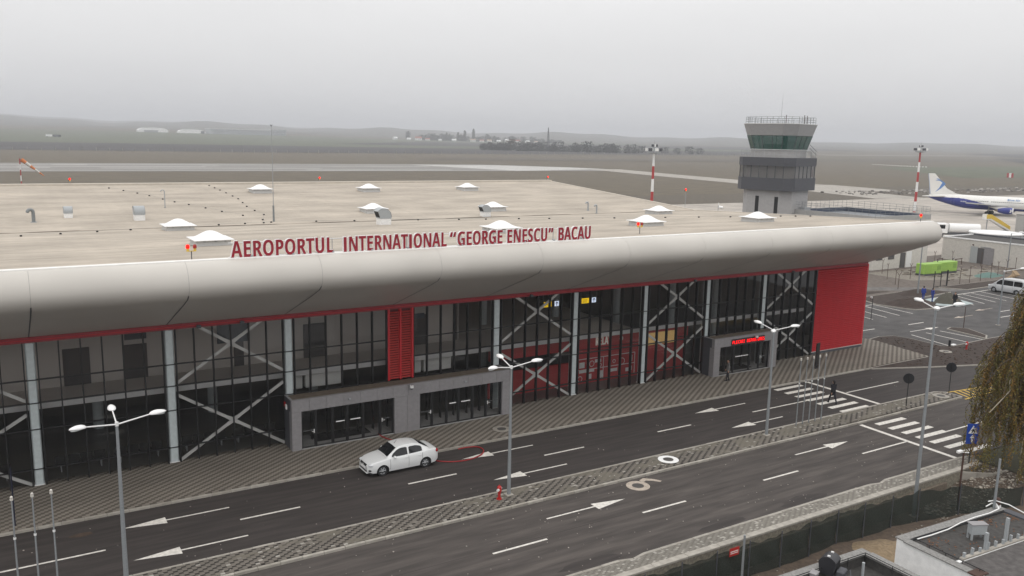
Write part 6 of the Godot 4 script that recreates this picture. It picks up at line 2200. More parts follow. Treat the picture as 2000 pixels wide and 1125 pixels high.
	car("parked_car", "white vehicle behind the dark pipe of the water tank, cut by the picture edge", Vector3(184.5, 0, -94.5), 0.6, s, white)

# ---- people: one smooth skin over tapered bones
func figure(b: MB, bones: Array, cell: float, k: float) -> void:
	var lo := Vector3(9, 9, 9)
	var hi := -lo
	for q in bones:
		var m := maxf(q[2], q[3]) + k + cell * 2
		lo = lo.min(q[0] - Vector3.ONE * m).min(q[1] - Vector3.ONE * m)
		hi = hi.max(q[0] + Vector3.ONE * m).max(q[1] + Vector3.ONE * m)
	var n := Vector3i(((hi - lo) / cell).ceil()) + Vector3i.ONE
	var f := PackedFloat32Array()
	f.resize(n.x * n.y * n.z)
	f.fill(1.0)
	for q in bones:
		var a: Vector3 = q[0]
		var d: Vector3 = q[1] - a
		var dd := maxf(d.length_squared(), 1e-9)
		var ra: float = q[2]
		var rb: float = q[3]
		var m := maxf(ra, rb) + k + cell * 2
		var i0 := Vector3i(((a.min(q[1]) - Vector3.ONE * m - lo) / cell).floor()).clamp(Vector3i.ZERO, n - Vector3i.ONE)
		var i1 := Vector3i(((a.max(q[1]) + Vector3.ONE * m - lo) / cell).ceil()).clamp(Vector3i.ZERO, n - Vector3i.ONE)
		for z in range(i0.z, i1.z + 1):
			for y in range(i0.y, i1.y + 1):
				var at := (z * n.y + y) * n.x
				for x in range(i0.x, i1.x + 1):
					var p := lo + Vector3(x, y, z) * cell - a
					var t := clampf(p.dot(d) / dd, 0.0, 1.0)
					var s := (p - d * t).length() - lerpf(ra, rb, t)
					var o := f[at + x]
					var h := maxf(k - absf(o - s), 0.0) / k
					f[at + x] = minf(o, s) - h * h * k * 0.25
	var vid := {}
	var pos := PackedVector3Array()
	var nor := PackedVector3Array()
	var colr := PackedColorArray()
	var sx := 1
	var sy := n.x
	var sz := n.x * n.y
	for z in n.z - 1:
		for y in n.y - 1:
			for x in n.x - 1:
				var i := (z * n.y + y) * n.x + x
				var c := [f[i], f[i + sx], f[i + sy], f[i + sx + sy], f[i + sz], f[i + sx + sz], f[i + sy + sz], f[i + sx + sy + sz]]
				var neg := 0
				for v in c:
					if v < 0: neg += 1
				if neg == 0 or neg == 8: continue
				var sum := Vector3.ZERO
				var cnt := 0
				for e in [[0, 1], [2, 3], [4, 5], [6, 7], [0, 2], [1, 3], [4, 6], [5, 7], [0, 4], [1, 5], [2, 6], [3, 7]]:
					var va: float = c[e[0]]
					var vb: float = c[e[1]]
					if (va < 0) != (vb < 0):
						var t := va / (va - vb)
						var pa := Vector3(e[0] & 1, (e[0] >> 1) & 1, e[0] >> 2)
						var pb := Vector3(e[1] & 1, (e[1] >> 1) & 1, e[1] >> 2)
						sum += pa.lerp(pb, t)
						cnt += 1
				var p := lo + (Vector3(x, y, z) + sum / cnt) * cell
				vid[i] = pos.size()
				pos.append(p)
				nor.append(Vector3(c[1] + c[3] + c[5] + c[7] - c[0] - c[2] - c[4] - c[6], c[2] + c[3] + c[6] + c[7] - c[0] - c[1] - c[4] - c[5], c[4] + c[5] + c[6] + c[7] - c[0] - c[1] - c[2] - c[3]).normalized())
				var best := 9.0
				var bc := Color.WHITE
				for q in bones:
					var d: Vector3 = q[1] - q[0]
					var t := clampf((p - q[0]).dot(d) / maxf(d.length_squared(), 1e-9), 0.0, 1.0)
					var s: float = (p - q[0] - d * t).length() - lerpf(q[2], q[3], t)
					if s < best:
						best = s
						bc = q[4]
				colr.append(bc)
	for i in vid:
		var x: int = i % n.x
		var y: int = (i / n.x) % n.y
		var z: int = i / sz
		for e in [[sx, sy, sz, y, z], [sy, sz, sx, z, x], [sz, sx, sy, x, y]]:
			if e[3] < 1 or e[4] < 1: continue
			if (f[i] < 0) == (f[i + e[0]] < 0): continue
			var q := [i, i - e[1], i - e[1] - e[2], i - e[2]]
			if not (vid.has(q[1]) and vid.has(q[2]) and vid.has(q[3])): continue
			var w := q.map(func(j): return vid[j])
			if f[i] >= 0: w.reverse()
			var fn := (pos[w[1]] - pos[w[0]]).cross(pos[w[2]] - pos[w[0]])
			if fn.dot(nor[w[0]]) < 0: w.reverse()
			b.col = colr[w[0]]
			b.t3(pos[w[0]], pos[w[1]], pos[w[2]], nor[w[0]], nor[w[1]], nor[w[2]])
			b.t3(pos[w[0]], pos[w[2]], pos[w[3]], nor[w[0]], nor[w[2]], nor[w[3]])
	b.col = Color.WHITE

func person(label: String, at: Vector3, turn: float, w: Dictionary) -> void:
	var p := thing("person", label, "person", at, turn)
	var st: float = w.get("stride", 0.05)
	var skin := Color(0.36, 0.22, 0.16)
	var t: Color = w.top
	var l: Color = w.legs
	var sh: Color = w.get("shoes", Color(0.015, 0.014, 0.013))
	var B := []
	var lean: float = w.get("lean", 0.0)
	var dz := Vector3(0, 0, lean)
	for s in [1.0, -1.0]:
		var f: float = st * s
		var hip := Vector3(0.085 * s, 0.91, 0)
		var knee := Vector3(0.095 * s, 0.49, f * 0.55 + 0.03)
		var ank := Vector3(0.095 * s, 0.085 + maxf(0.0, -f) * 0.12, f)
		B.append([hip, knee, 0.092, 0.062, l]); B.append([knee, ank, 0.062, 0.042, l])
		B.append([ank + Vector3(0, -0.035, -0.04), ank + Vector3(0.015 * s, -0.045, 0.15), 0.042, 0.034, sh])
		var a: float = -f * 0.6
		var shd := Vector3(0.185 * s, 1.42, 0) + dz
		var arms: Array = w.get("arms", [[0, 0, 0], [0, 0, 0]])
		var q: Array = arms[0 if s > 0 else 1]
		var el: Vector3 = Vector3(0.245 * s, 1.14, a * 0.5 - 0.02) + dz * 0.7
		var wr: Vector3 = Vector3(0.235 * s, 0.90, a + 0.06) + dz * 0.5 + Vector3(q[0], q[1], q[2])
		B.append([Vector3(0.08 * s, 1.44, 0) + dz, shd, 0.06, 0.066, t]); B.append([shd, el, 0.06, 0.05, t]); B.append([el, wr, 0.05, 0.036, t])
		# a hand with five curled fingers
		var hb := []
		var dn := (wr - el).normalized()
		var fw := Vector3(0, 0.0, 1.0) - dn * dn.z
		fw = fw.normalized()
		var sd := dn.cross(fw)
		var k0 := wr + dn * 0.085
		hb.append([wr, k0, 0.026, 0.024, skin]); hb.append([wr + fw * 0.02, k0 + fw * 0.028, 0.022, 0.016, skin]); hb.append([wr - fw * 0.02, k0 - fw * 0.028, 0.022, 0.016, skin])
		for i in 4:
			var o := k0 + fw * (0.030 - i * 0.020)
			var L: float = [0.036, 0.042, 0.039, 0.031][i]
			var m: Vector3 = o + dn * L + sd * (-0.006 * s)
			hb.append([o, m, 0.0088, 0.008, skin]); hb.append([m, m + dn * L * 0.75 + sd * (-0.02 * s), 0.008, 0.007, skin])
		var th := wr + fw * 0.03 + dn * 0.02
		hb.append([th, th + fw * 0.03 + dn * 0.03, 0.0115, 0.010, skin]); hb.append([th + fw * 0.03 + dn * 0.03, th + fw * 0.036 + dn * 0.062, 0.010, 0.008, skin])
		var mh := MB.new()
		figure(mh, hb, 0.006, 0.008)
		for i in mh.v.size(): pass
		w["hands"] = w.get("hands", [])
		w["hands"].append(mh)
	var hem: float = w.get("hem", 0.86)
	B.append([Vector3(0.07, 0.95, 0), Vector3(-0.07, 0.95, 0), 0.115, 0.115, l if hem > 0.9 else t])
	for s in [1.0, -1.0]:
		B.append([Vector3(0.07 * s, hem, 0), Vector3(0.075 * s, 1.12, 0) + dz * 0.4, 0.108, 0.105, t])
		B.append([Vector3(0.075 * s, 1.12, 0) + dz * 0.4, Vector3(0.085 * s, 1.36, 0.01) + dz, 0.105, 0.098, t])
	B.append([Vector3(0, 1.44, 0) + dz, Vector3(0, 1.53, 0.012) + dz, 0.058, 0.052, w.get("collar", skin)])
	var hd := Vector3(0, 1.62, 0.02) + dz * 1.1
	var yaw := Basis(Vector3.UP, w.get("look", 0.0))
	var H := []
	H.append([hd + yaw * Vector3(0, 0.045, -0.02), hd + yaw * Vector3(0, 0.02, 0.01), 0.086, 0.088, skin])
	H.append([hd + yaw * Vector3(0, -0.02, 0.03), hd + yaw * Vector3(0, -0.07, 0.055), 0.066, 0.044, skin])
	H.append([hd + yaw * Vector3(0, 0.02, 0.098), hd + yaw * Vector3(0, -0.02, 0.116), 0.009, 0.015, skin])
	H.append([hd + yaw * Vector3(-0.02, -0.055, 0.093), hd + yaw * Vector3(0.02, -0.055, 0.093), 0.010, 0.010, Color(0.28, 0.12, 0.10)])
	for s in [1.0, -1.0]: H.append([hd + yaw * Vector3(0.085 * s, 0.02, -0.005), hd + yaw * Vector3(0.088 * s, -0.025, -0.005), 0.016, 0.011, skin])
	H.append([Vector3(0, 1.50, 0.01) + dz, hd + Vector3(0, -0.05, 0), 0.05, 0.05, skin])
	var b := MB.new()
	figure(b, B, 0.024, 0.045)
	figure(b, H, 0.010, 0.022)
	for m in w["hands"]:
		b.v.append_array(m.v); b.n.append_array(m.n); b.c.append_array(m.c)
	var body := part(p, "body", b, vmat("person_skin", 0.85))
	b = MB.new()
	var hc: Color = w.get("hair", Color(0.014, 0.011, 0.009))
	var A := [[hd + yaw * Vector3(0, 0.07, -0.03), hd + yaw * Vector3(0, 0.05, -0.045), 0.088, 0.09, hc], [hd + yaw * Vector3(0, 0.105, 0.02), hd + yaw * Vector3(0, 0.1, -0.03), 0.058, 0.06, hc], [hd + yaw * Vector3(0, 0.03, -0.06), hd + yaw * Vector3(0, w.get("hair_to", -0.03), -0.075), 0.07, 0.055, hc]]
	figure(b, A, 0.011, 0.02)
	part(p, "hair", b, vmat("hair_coat", 0.9))
	b = MB.new()
	for s in [1.0, -1.0]: b.ball(hd + yaw * Vector3(0.032 * s, 0.012, 0.091), Vector3(0.011, 0.008, 0.008), 5)
	part(p, "eyes", b, mats["rubber"])
	w["hands"] = []

func people() -> void:
	person("person in black walking across the zebra crossing in mid stride", Vector3(51.9, 0, -38.6), 2.85, {"top": Color(0.010, 0.010, 0.012), "legs": Color(0.012, 0.014, 0.022), "stride": 0.34, "hem": 0.72, "hair_to": -0.14, "collar": Color(0.010, 0.010, 0.012)})
	person("person in a grey jacket and dark trousers walking past the smaller porch", Vector3(49.1, 0.12, -46.35), -2.2, {"top": Color(0.16, 0.155, 0.15), "legs": Color(0.012, 0.012, 0.016), "stride": 0.10, "hem": 0.88})
	person("worker in blue overalls standing nearer the lamp post by the sand heap", Vector3(98.65, 0.03, -61.6), 1.9, {"top": Color(0.018, 0.045, 0.26), "legs": Color(0.018, 0.045, 0.24), "stride": 0.08})
	person("worker in blue overalls holding an arm forward beside the sand heap", Vector3(98.5, 0.03, -60.3), 1.2, {"top": Color(0.016, 0.042, 0.24), "legs": Color(0.018, 0.045, 0.24), "stride": 0.05, "arms": [[-0.08, 0.14, 0.16], [0.08, 0.14, 0.16]]})
	person("person in dark clothes standing on the right of the sand heap", Vector3(98.3, 0.0, -57.3), -1.4, {"top": Color(0.012, 0.013, 0.018), "legs": Color(0.012, 0.014, 0.02), "stride": 0.07, "hem": 0.76})

func low_y(x: float, z: float) -> float:
	var t := smoothstep(43.5, 50.5, x) * (1.0 - smoothstep(-24.5, -18.0, z) * 0.6)
	return lerpf(-1.35 + 0.10 * sin(x * 1.3) * sin(z * 1.7) + 0.06 * sin(x * 3.1 + z * 2.3), -0.06, t)

func lower_corner() -> void:
	var g := struct("lower_ground", "rough brown dirt below the retaining wall", "ground")
	var rows := []
	for j in 40:
		var row := PackedVector3Array()
		for i in 121:
			var x := lerpf(-30, 95, i / 120.0)
			var z0 := lerpf(-26.3, -27.42, smoothstep(49.4, 50.0, x))
			var z := lerpf(10.0, z0, pow(j / 39.0, 0.6))
			row.append(Vector3(x, low_y(x, z), z))
		rows.append(row)
	var b := MB.new()
	b.surf(rows)
	part(g, "dirt_surface", b, mats["dirt"])
	b = MB.new()
	rows = []
	for j in 10:
		var row := PackedVector3Array()
		for i in 12:
			var x := lerpf(50.3, 70, i / 11.0)
			var z := lerpf(-20, -27.3, j / 9.0)
			row.append(Vector3(x, low_y(x, z) + 0.05, z))
		rows.append(row)
	b.surf(rows)
	part(g, "weedy_grass", b, M("weeds", 0.045, 0.042, 0.02, 0.97, "speck", 1.0, "patch", 0.4))
	b = MB.new()
	hill_mound(b, Vector3(37.0, -1.4, -23.9), Vector3(2.4, 0.35, 1.3), 51)
	part(g, "sand_mound", b, mats["sand"])
	b = MB.new()
	hill_mound(b, Vector3(31.5, -1.45, -21.8), Vector3(2.6, 0.25, 1.2), 52)
	part(g, "sand_mound", b, mats["sand"])
	kerbs(g, [Vector2(47.6, -26.3), Vector2(49.1, -25.2), Vector2(56, -24.6)], 0.12, -0.5, -0.02, 1.0, 1.0)
	var xf := []
	var cl := []
	for i in 1500:
		var near := rng.randf() < 0.62
		var x := rng.randf_range(43.2, 50.2) if near else rng.randf_range(22, 46)
		var z := rng.randf_range(-26.2, -23.6) if near else rng.randf_range(-26.0, -19.5)
		var s := rng.randf_range(0.02, 0.075) * (2.0 if rng.randf() < 0.06 else 1.0) if near else rng.randf_range(0.015, 0.06)
		xf.append(Transform3D(Basis(Vector3.UP, rng.randf() * 6) * Basis(Vector3.RIGHT, rng.randf() * 0.6) * Basis.from_scale(Vector3(s * rng.randf_range(0.7, 1.8), s * 0.5, s)), Vector3(x, low_y(x, z) + s * 0.2, z)))
		var t := rng.randf_range(0.08, 0.42) if near else rng.randf_range(0.05, 0.3)
		cl.append(Color(t, t * 0.9, t * 0.76))
	var rb := MB.new()
	rb.ball(Vector3.ZERO, Vector3.ONE, 3)
	var ru := many(self, "rubble", rb.mesh(), vmat("rubble_stone", 0.95), xf, cl)
	tag(ru, "stones and broken concrete strewn below the retaining wall", "rubble", "", "stuff")
	# the low concrete wall under the walkway
	var w := thing("retaining_wall", "low concrete retaining wall with a pale cap below the near walkway", "wall")
	part(w, "wall_body", bx(-20, 49.6, -1.7, 0.02, -26.48, -26.22), mats["concrete_wall"])
	part(w, "ledge", bx(-20, 46, -1.7, -0.32, -26.22, -26.05, 0.02), M("ledge_brown", 0.16, 0.13, 0.10, 0.9, "speck", 2.0, "patch", 0.6))
	for i in 18:
		part(w, "cap_stone", bx(14 + i * 2.0 + 0.006, 16 + i * 2.0 - 0.006 if i < 17 else 49.66, 0.02, 0.135, -26.52, -26.18, 0.014), mats[["kerb_c", "kerb", "kerb_c"][rng.randi() % 3]])
	# green mesh fence
	var f := thing("mesh_fence", "dark green mesh fence on thin posts below the retaining wall", "fence")
	var px := [20.6, 22.7, 24.8, 26.9, 29.0, 31.1, 33.3, 35.5, 37.5, 39.6, 41.8, 44.4, 47.4]
	var pz := [-25.4, -25.4, -25.38, -25.35, -25.35, -25.3, -25.4, -25.5, -25.4, -25.25, -25.15, -24.4, -22.6]
	var post := MB.new()
	post.cyl(Vector3(0, 0, 0), Vector3(0, 2.0, 0), 0.035, 0.03, 6)
	var pm := post.mesh()
	var net := glass("net_cloth", 0.010, 0.019, 0.0145, 0.80)
	net.roughness = 0.9
	for i in px.size():
		part(f, "fence_post", pm, mats["tower_dark"], Vector3(px[i], -1.45, pz[i] + 0.04))
		if i == 0: continue
		rows = []
		for j in 7:
			var row := PackedVector3Array()
			for k in 13:
				var t := k / 12.0
				var sag := sin(t * PI)
				var y := lerpf(-1.38, 0.42 - 0.12 * sag + 0.05 * sin(i * 2.7 + k), j / 6.0)
				row.append(Vector3(lerpf(px[i - 1], px[i], t), y, lerpf(pz[i - 1], pz[i], t) + 0.06 * sin(t * 9.0 + i + j * 0.8) * sin(PI * j / 6.0)))
			rows.append(row)
		b = MB.new()
		b.surf(rows)
		part(f, "net_panel", b, net)
	var s := thing("warning_sign", "small red sign with white lines of text on the green mesh fence", "sign", Vector3(27.92, 0.3, -25.26))
	part(s, "panel", bx(-0.31, 0.31, -0.2, 0.2, 0, 0.012, 0.004), mats["red_paint"])
	b = MB.new()
	var px2 := -0.25
	while px2 < 0.24:
		var wd := rng.randf_range(0.02, 0.045)
		b.box(px2, px2 + wd, 0.0, 0.045, 0.012, 0.016)
		b.box(px2, px2 + wd, -0.085, -0.045, 0.012, 0.016)
		px2 += wd + 0.008
	part(s, "text_lines", b, mats["plaster_white"])
	var l := thing("steel_post", "plain thin grey steel post standing before the mesh fence by the red sign", "post", Vector3(27.68, -1.4, -24.5))
	b = MB.new()
	b.cyl(Vector3(0, 0, 0), Vector3(0, 2.88, 0), 0.055, 0.05, 10)
	part(l, "pole", b, mats["pole_grey"])
	# two flat roofs at the bottom right corner
	var B := thing("white_walled_building", "low white walled building with a dark flat roof at the bottom right corner", "building", Vector3(30.57, 0, -19.16), -0.056)
	var H := 3.0
	part(B, "wall", bx(0.02, 7.0, -1.6, H - 0.06, 0.02, 14), mats["plaster_white"])
	for q in [[0, 6.9, 0, 0.36, 4], [6.55, 6.9, 0.36, 9, 5]]:
		var n: int = q[4]
		for i in n:
			if q[1] - q[0] > 1: part(B, "parapet_cap", bx(q[0] + (q[1] - q[0]) * i / n + 0.004, q[0] + (q[1] - q[0]) * (i + 1) / n - 0.004, H - 0.06, H, q[2] - 0.06, q[3], 0.012), mats["parapet_tin"])
			else: part(B, "parapet_cap", bx(q[0], q[1] + 0.05, H - 0.06, H, q[2] + (q[3] - q[2]) * i / n + 0.004, q[2] + (q[3] - q[2]) * (i + 1) / n - 0.004, 0.012), mats["tower_dark"])
	for i in 3:
		part(B, "parapet_cap", bx(-0.06, 0.34, H - 0.06, H, 0.365 + i * 0.92, 0.36 + (i + 1) * 0.92 - 0.006, 0.012), mats["parapet_tin"])
	part(B, "brown_flashing", bx(-0.06, 0.6, H - 0.06, H + 0.01, 3.125, 3.55, 0.012), mats["rust"])
	part(B, "roof", bx(0.34, 6.55, H - 0.059, H - 0.05, 2.5, 14), M("roof_grey", 0.085, 0.078, 0.075, 0.93, "speck", 1.5, "patch", 0.25))
	b = MB.new()
	b.box(0.34, 6.56, H - 0.5, H - 0.48, 0.34, 2.5)
	part(B, "sunken_roof", bx(0.34, 6.56, H - 0.058, H - 0.052, 0.36, 2.32), mats["felt_dark"])
	part(B, "roof_kerb", bx(0.7, 6.5, H - 0.05, H + 0.03, 2.28, 2.46, 0.015), mats["kerb"])
	part(B, "inner_edge", bx(0.34, 6.55, H - 0.05, H - 0.01, 0.36, 0.46), mats["rubber"])
	# dark edge rail of the parapet
	b = MB.new()
	b.cyl(Vector3(0.42, H + 0.08, 0.5), Vector3(0.42, H + 0.08, 3.5), 0.02, 0.02, 6)
	b.cyl(Vector3(0.42, H + 0.08, 0.5), Vector3(6.4, H + 0.08, 0.5), 0.02, 0.02, 6)
	for i in 5: b.cyl(Vector3(0.42, H - 0.05, 0.5 + i * 0.7), Vector3(0.42, H + 0.08, 0.5 + i * 0.7), 0.015, 0.015, 5)
	part(B, "edge_rail", b, mats["rubber"])
	for i in 11:
		b = MB.new()
		var x := 0.85 + i * 0.5
		var hh: float = [0.22, 0.3, 0.2, 0.33, 0.26, 0.22, 0.3, 0.24, 0.28, 0.22, 0.3][i]
		b.box(x - 0.04, x + 0.04, H, H + hh, 2.33, 2.41)
		b.cyl(Vector3(x + 0.07, H + hh * 0.5, 2.37), Vector3(x + 0.07, H + hh * 0.9, 2.37), 0.035, 0.035, 8)
		part(B, "pipe_stub", b, mats["galvanized"])
	b = MB.new()
	for q in [[2.2, 2.37, 0.75], [3.62, 2.3, 1.05], [5.75, 2.2, 0.85]]: b.box(q[0] - 0.055, q[0] + 0.055, H, H + q[2], q[1] - 0.055, q[1] + 0.055)
	part(B, "steel_upright", b, mats["galvanized"])
	b = MB.new()
	var pts := []
	for q in [[0.55, 0.03, 0.55], [1.4, 0.05, 0.6], [2.4, 0.09, 0.62], [3.3, 0.16, 0.55], [4.4, 0.14, 0.45], [5.5, 0.10, 0.42], [6.25, 0.14, 0.38], [6.5, 0.2, 0.1], [6.35, 0.22, -0.02], [6.0, 0.12, -0.05]]: pts.append(Vector3(q[0], H + q[1], q[2]))
	b.tube(pts, 0.026, 8)
	part(B, "white_pipe", b, mats["white_plastic"])
	b = MB.new()
	pts = []
	for q in [[6.2, 0.3, -0.1], [6.5, 0.33, 0.0], [6.75, 0.28, 0.5], [6.7, 0.2, 1.2], [6.6, 0.14, 2.0], [6.55, 0.1, 4.0]]: pts.append(Vector3(q[0], H + q[1], q[2]))
	b.tube(pts, 0.026, 8)
	part(B, "white_pipe", b, mats["white_plastic"])
	var leaf := []
	cl = []
	for i in 160:
		var q := Vector2(rng.randf_range(0.6, 6.3), rng.randf_range(0.55, 2.2))
		if rng.randf() < 0.55: q = Vector2([1.0, 4.9, 6.2][i % 3] + rng.randfn(0, 0.25), [0.9, 0.8, 1.0][i % 3] + rng.randfn(0, 0.2))
		leaf.append(Transform3D(Basis(Vector3.UP, rng.randf() * 6) * Basis(Vector3.RIGHT, rng.randfn(0, 0.4)), Vector3(clampf(q.x, 0.5, 6.4), H - 0.03, clampf(q.y, 0.5, 2.25))))
		var t := rng.randf_range(0.6, 1.3)
		cl.append(Color(0.16 * t, 0.07 * t, 0.03 * t))
	b = MB.new()
	b.quad(Vector3(-0.035, 0, 0.02), Vector3(0.0, 0, 0.04), Vector3(0.035, 0.01, -0.01), Vector3(0, 0, -0.04))
	var lm := many(B, "fallen_leaves", b.mesh(), vmat("leaf_litter", 0.9), leaf, cl)
	var c := thing("roof_cabinet", "grey metal cabinet on four legs on the dark flat roof", "cabinet", Vector3(33.45, H - 0.05, -17.5), -0.45)
	c.scale = Vector3.ONE * 0.72
	part(c, "box", bx(-0.46, 0.46, 0.32, 0.9, -0.22, 0.22, 0.02), mats["galvanized"])
	part(c, "lid", bx(-0.5, 0.5, 0.9, 0.95, -0.26, 0.26, 0.012), mats["cladding"])
	for x in [-0.4, 0.4]:
		for z in [-0.17, 0.17]: part(c, "leg", bx(x - 0.045, x + 0.045, 0, 0.32, z - 0.045, z + 0.045), mats["galvanized"])
	c = thing("roof_pole", "bare grey pole at the far corner of the white walled building's roof", "pole", Vector3(36.95, 2.7, -18.73))
	b = MB.new()
	b.cyl(Vector3(0, 0, 0), Vector3(0.02, 2.6, 0), 0.06, 0.05, 10)
	part(c, "pole", b, mats["pole_grey"])
	c = thing("chimney_cowl", "small brown chimney cowl with a white base beside the roof pole", "chimney", Vector3(37.25, 2.9, -18.75))
	b = MB.new()
	b.cyl(Vector3(0, 0, 0), Vector3(0, 0.22, 0), 0.15, 0.14, 12)
	part(c, "base", b, mats["white_plastic"])
	b = MB.new()
	b.cyl(Vector3(0, 0.22, 0), Vector3(0, 0.42, 0), 0.13, 0.1, 12)
	b.ball(Vector3(0, 0.46, 0), Vector3(0.12, 0.08, 0.12), 8)
	part(c, "cowl", b, mats["rust"])
	var C := thing("flat_roof_building", "low building with a black railed flat roof, cut by the bottom picture edge", "building", Vector3(28.5, 0, -19.19), -0.03)
	part(C, "wall", bx(-9, -0.02, -1.6, H - 0.5, 0.02, 14), mats["plaster_white"])
	part(C, "wall", bx(-9, -0.02, H - 0.5, H - 0.06, 0.02, 0.34), mats["felt_dark"])
	part(C, "wall", bx(-0.36, -0.02, H - 0.5, H - 0.06, 0.34, 14), mats["felt_dark"])
	part(C, "roof", bx(-9, -0.36, H - 0.5, H - 0.45, 0.34, 14), mats["felt_dark"])
	for i in 6: part(C, "parapet_cap", bx(-9 + i * 1.5 + 0.004, -9 + (i + 1) * 1.5 - 0.004, H - 0.06, H, -0.06, 0.38, 0.012), mats["parapet_tin"])
	for i in 8: part(C, "parapet_cap", bx(-0.4, 0.06, H - 0.06, H, 0.385 + i * 1.5, 0.38 + (i + 1) * 1.5 - 0.008, 0.012), mats["parapet_tin"])
	b = MB.new()
	for y in [0.05, 0.13]:
		b.cyl(Vector3(-0.47, H + y, 0.45), Vector3(-8.8, H + y, 0.45), 0.016, 0.016, 6)
		b.cyl(Vector3(-0.47, H + y, 0.45), Vector3(-0.47, H + y, 12), 0.016, 0.016, 6)
	for i in 9: b.cyl(Vector3(-0.47 - i, H - 0.2, 0.45), Vector3(-0.47 - i, H + 0.13, 0.45), 0.016, 0.016, 5)
	for i in 8: b.cyl(Vector3(-0.47, H - 0.2, 0.45 + i * 1.2), Vector3(-0.47, H + 0.13, 0.45 + i * 1.2), 0.016, 0.016, 5)
	part(C, "edge_rail", b, mats["rubber"])
	for q in [[-1.15, 0.9, 0.55], [-1.6, 1.9, 0.4]]:
		b = MB.new()
		b.cyl(Vector3(q[0], H - 0.45, q[1]), Vector3(q[0], H - 0.45 + q[2], q[1]), 0.055, 0.055, 10)
		part(C, "vent_stub", b, mats["galvanized"])
	c = thing("vent_cowl", "black curved metal ventilator cowl on the railed flat roof", "ventilator", Vector3(25.9, H - 0.1, -18.75), 0.35)
	c.scale = Vector3.ONE * 0.82
	var p := PackedVector2Array()
	for i in 11:
		var a := deg_to_rad(lerpf(10, 150, i / 10.0))
		p.append(Vector2(cos(a) * 0.42, 0.45 + sin(a) * 0.40))
	p.append(Vector2(-0.30, 0.0))
	p.append(Vector2(0.34, 0.0))
	b = MB.new()
	b.T = Transform3D(Basis(Vector3.UP, PI / 2), Vector3.ZERO)
	b.slab(p, -0.36, 0.36)
	part(c, "hood", b, M("hood_black", 0.022, 0.022, 0.026, 0.4, "soft", 2.0))
	part(c, "motor_box", bx(-0.3, 0.3, -0.05, 0.3, 0.36, 0.72, 0.05), mats["tower_dark"])
	b = MB.new()
	b.tube([Vector3(-0.36, 0.0, 0.7), Vector3(-0.4, 0.2, 0.8), Vector3(0, 0.12, 0.95), Vector3(0.4, 0.2, 0.8), Vector3(0.36, 0.0, 0.7)], 0.02, 6)
	part(c, "guard", b, mats["plinth"])
	for x in [-0.25, 0.25]: part(c, "lug", bx(x - 0.04, x + 0.04, 0.84, 0.9, -0.06, 0.06), mats["white_metal"])
	c = thing("roof_box", "small pale grey box on the parapet beside the black ventilator cowl", "box", Vector3(25.0, H, -18.72), 0.3)
	part(c, "box", bx(-0.16, 0.16, 0.0, 0.12, -0.12, 0.12, 0.02), mats["cladding"])
	part(c, "lid", bx(-0.18, 0.18, 0.12, 0.15, -0.14, 0.14, 0.01), mats["cladding"])

func limb(b: MB, p: Array, r0: float, r1: float) -> void:
	for i in p.size() - 1:
		b.cyl(p[i], p[i + 1], lerpf(r0, r1, float(i) / (p.size() - 1)), lerpf(r0, r1, float(i + 1) / (p.size() - 1)), 7, false)

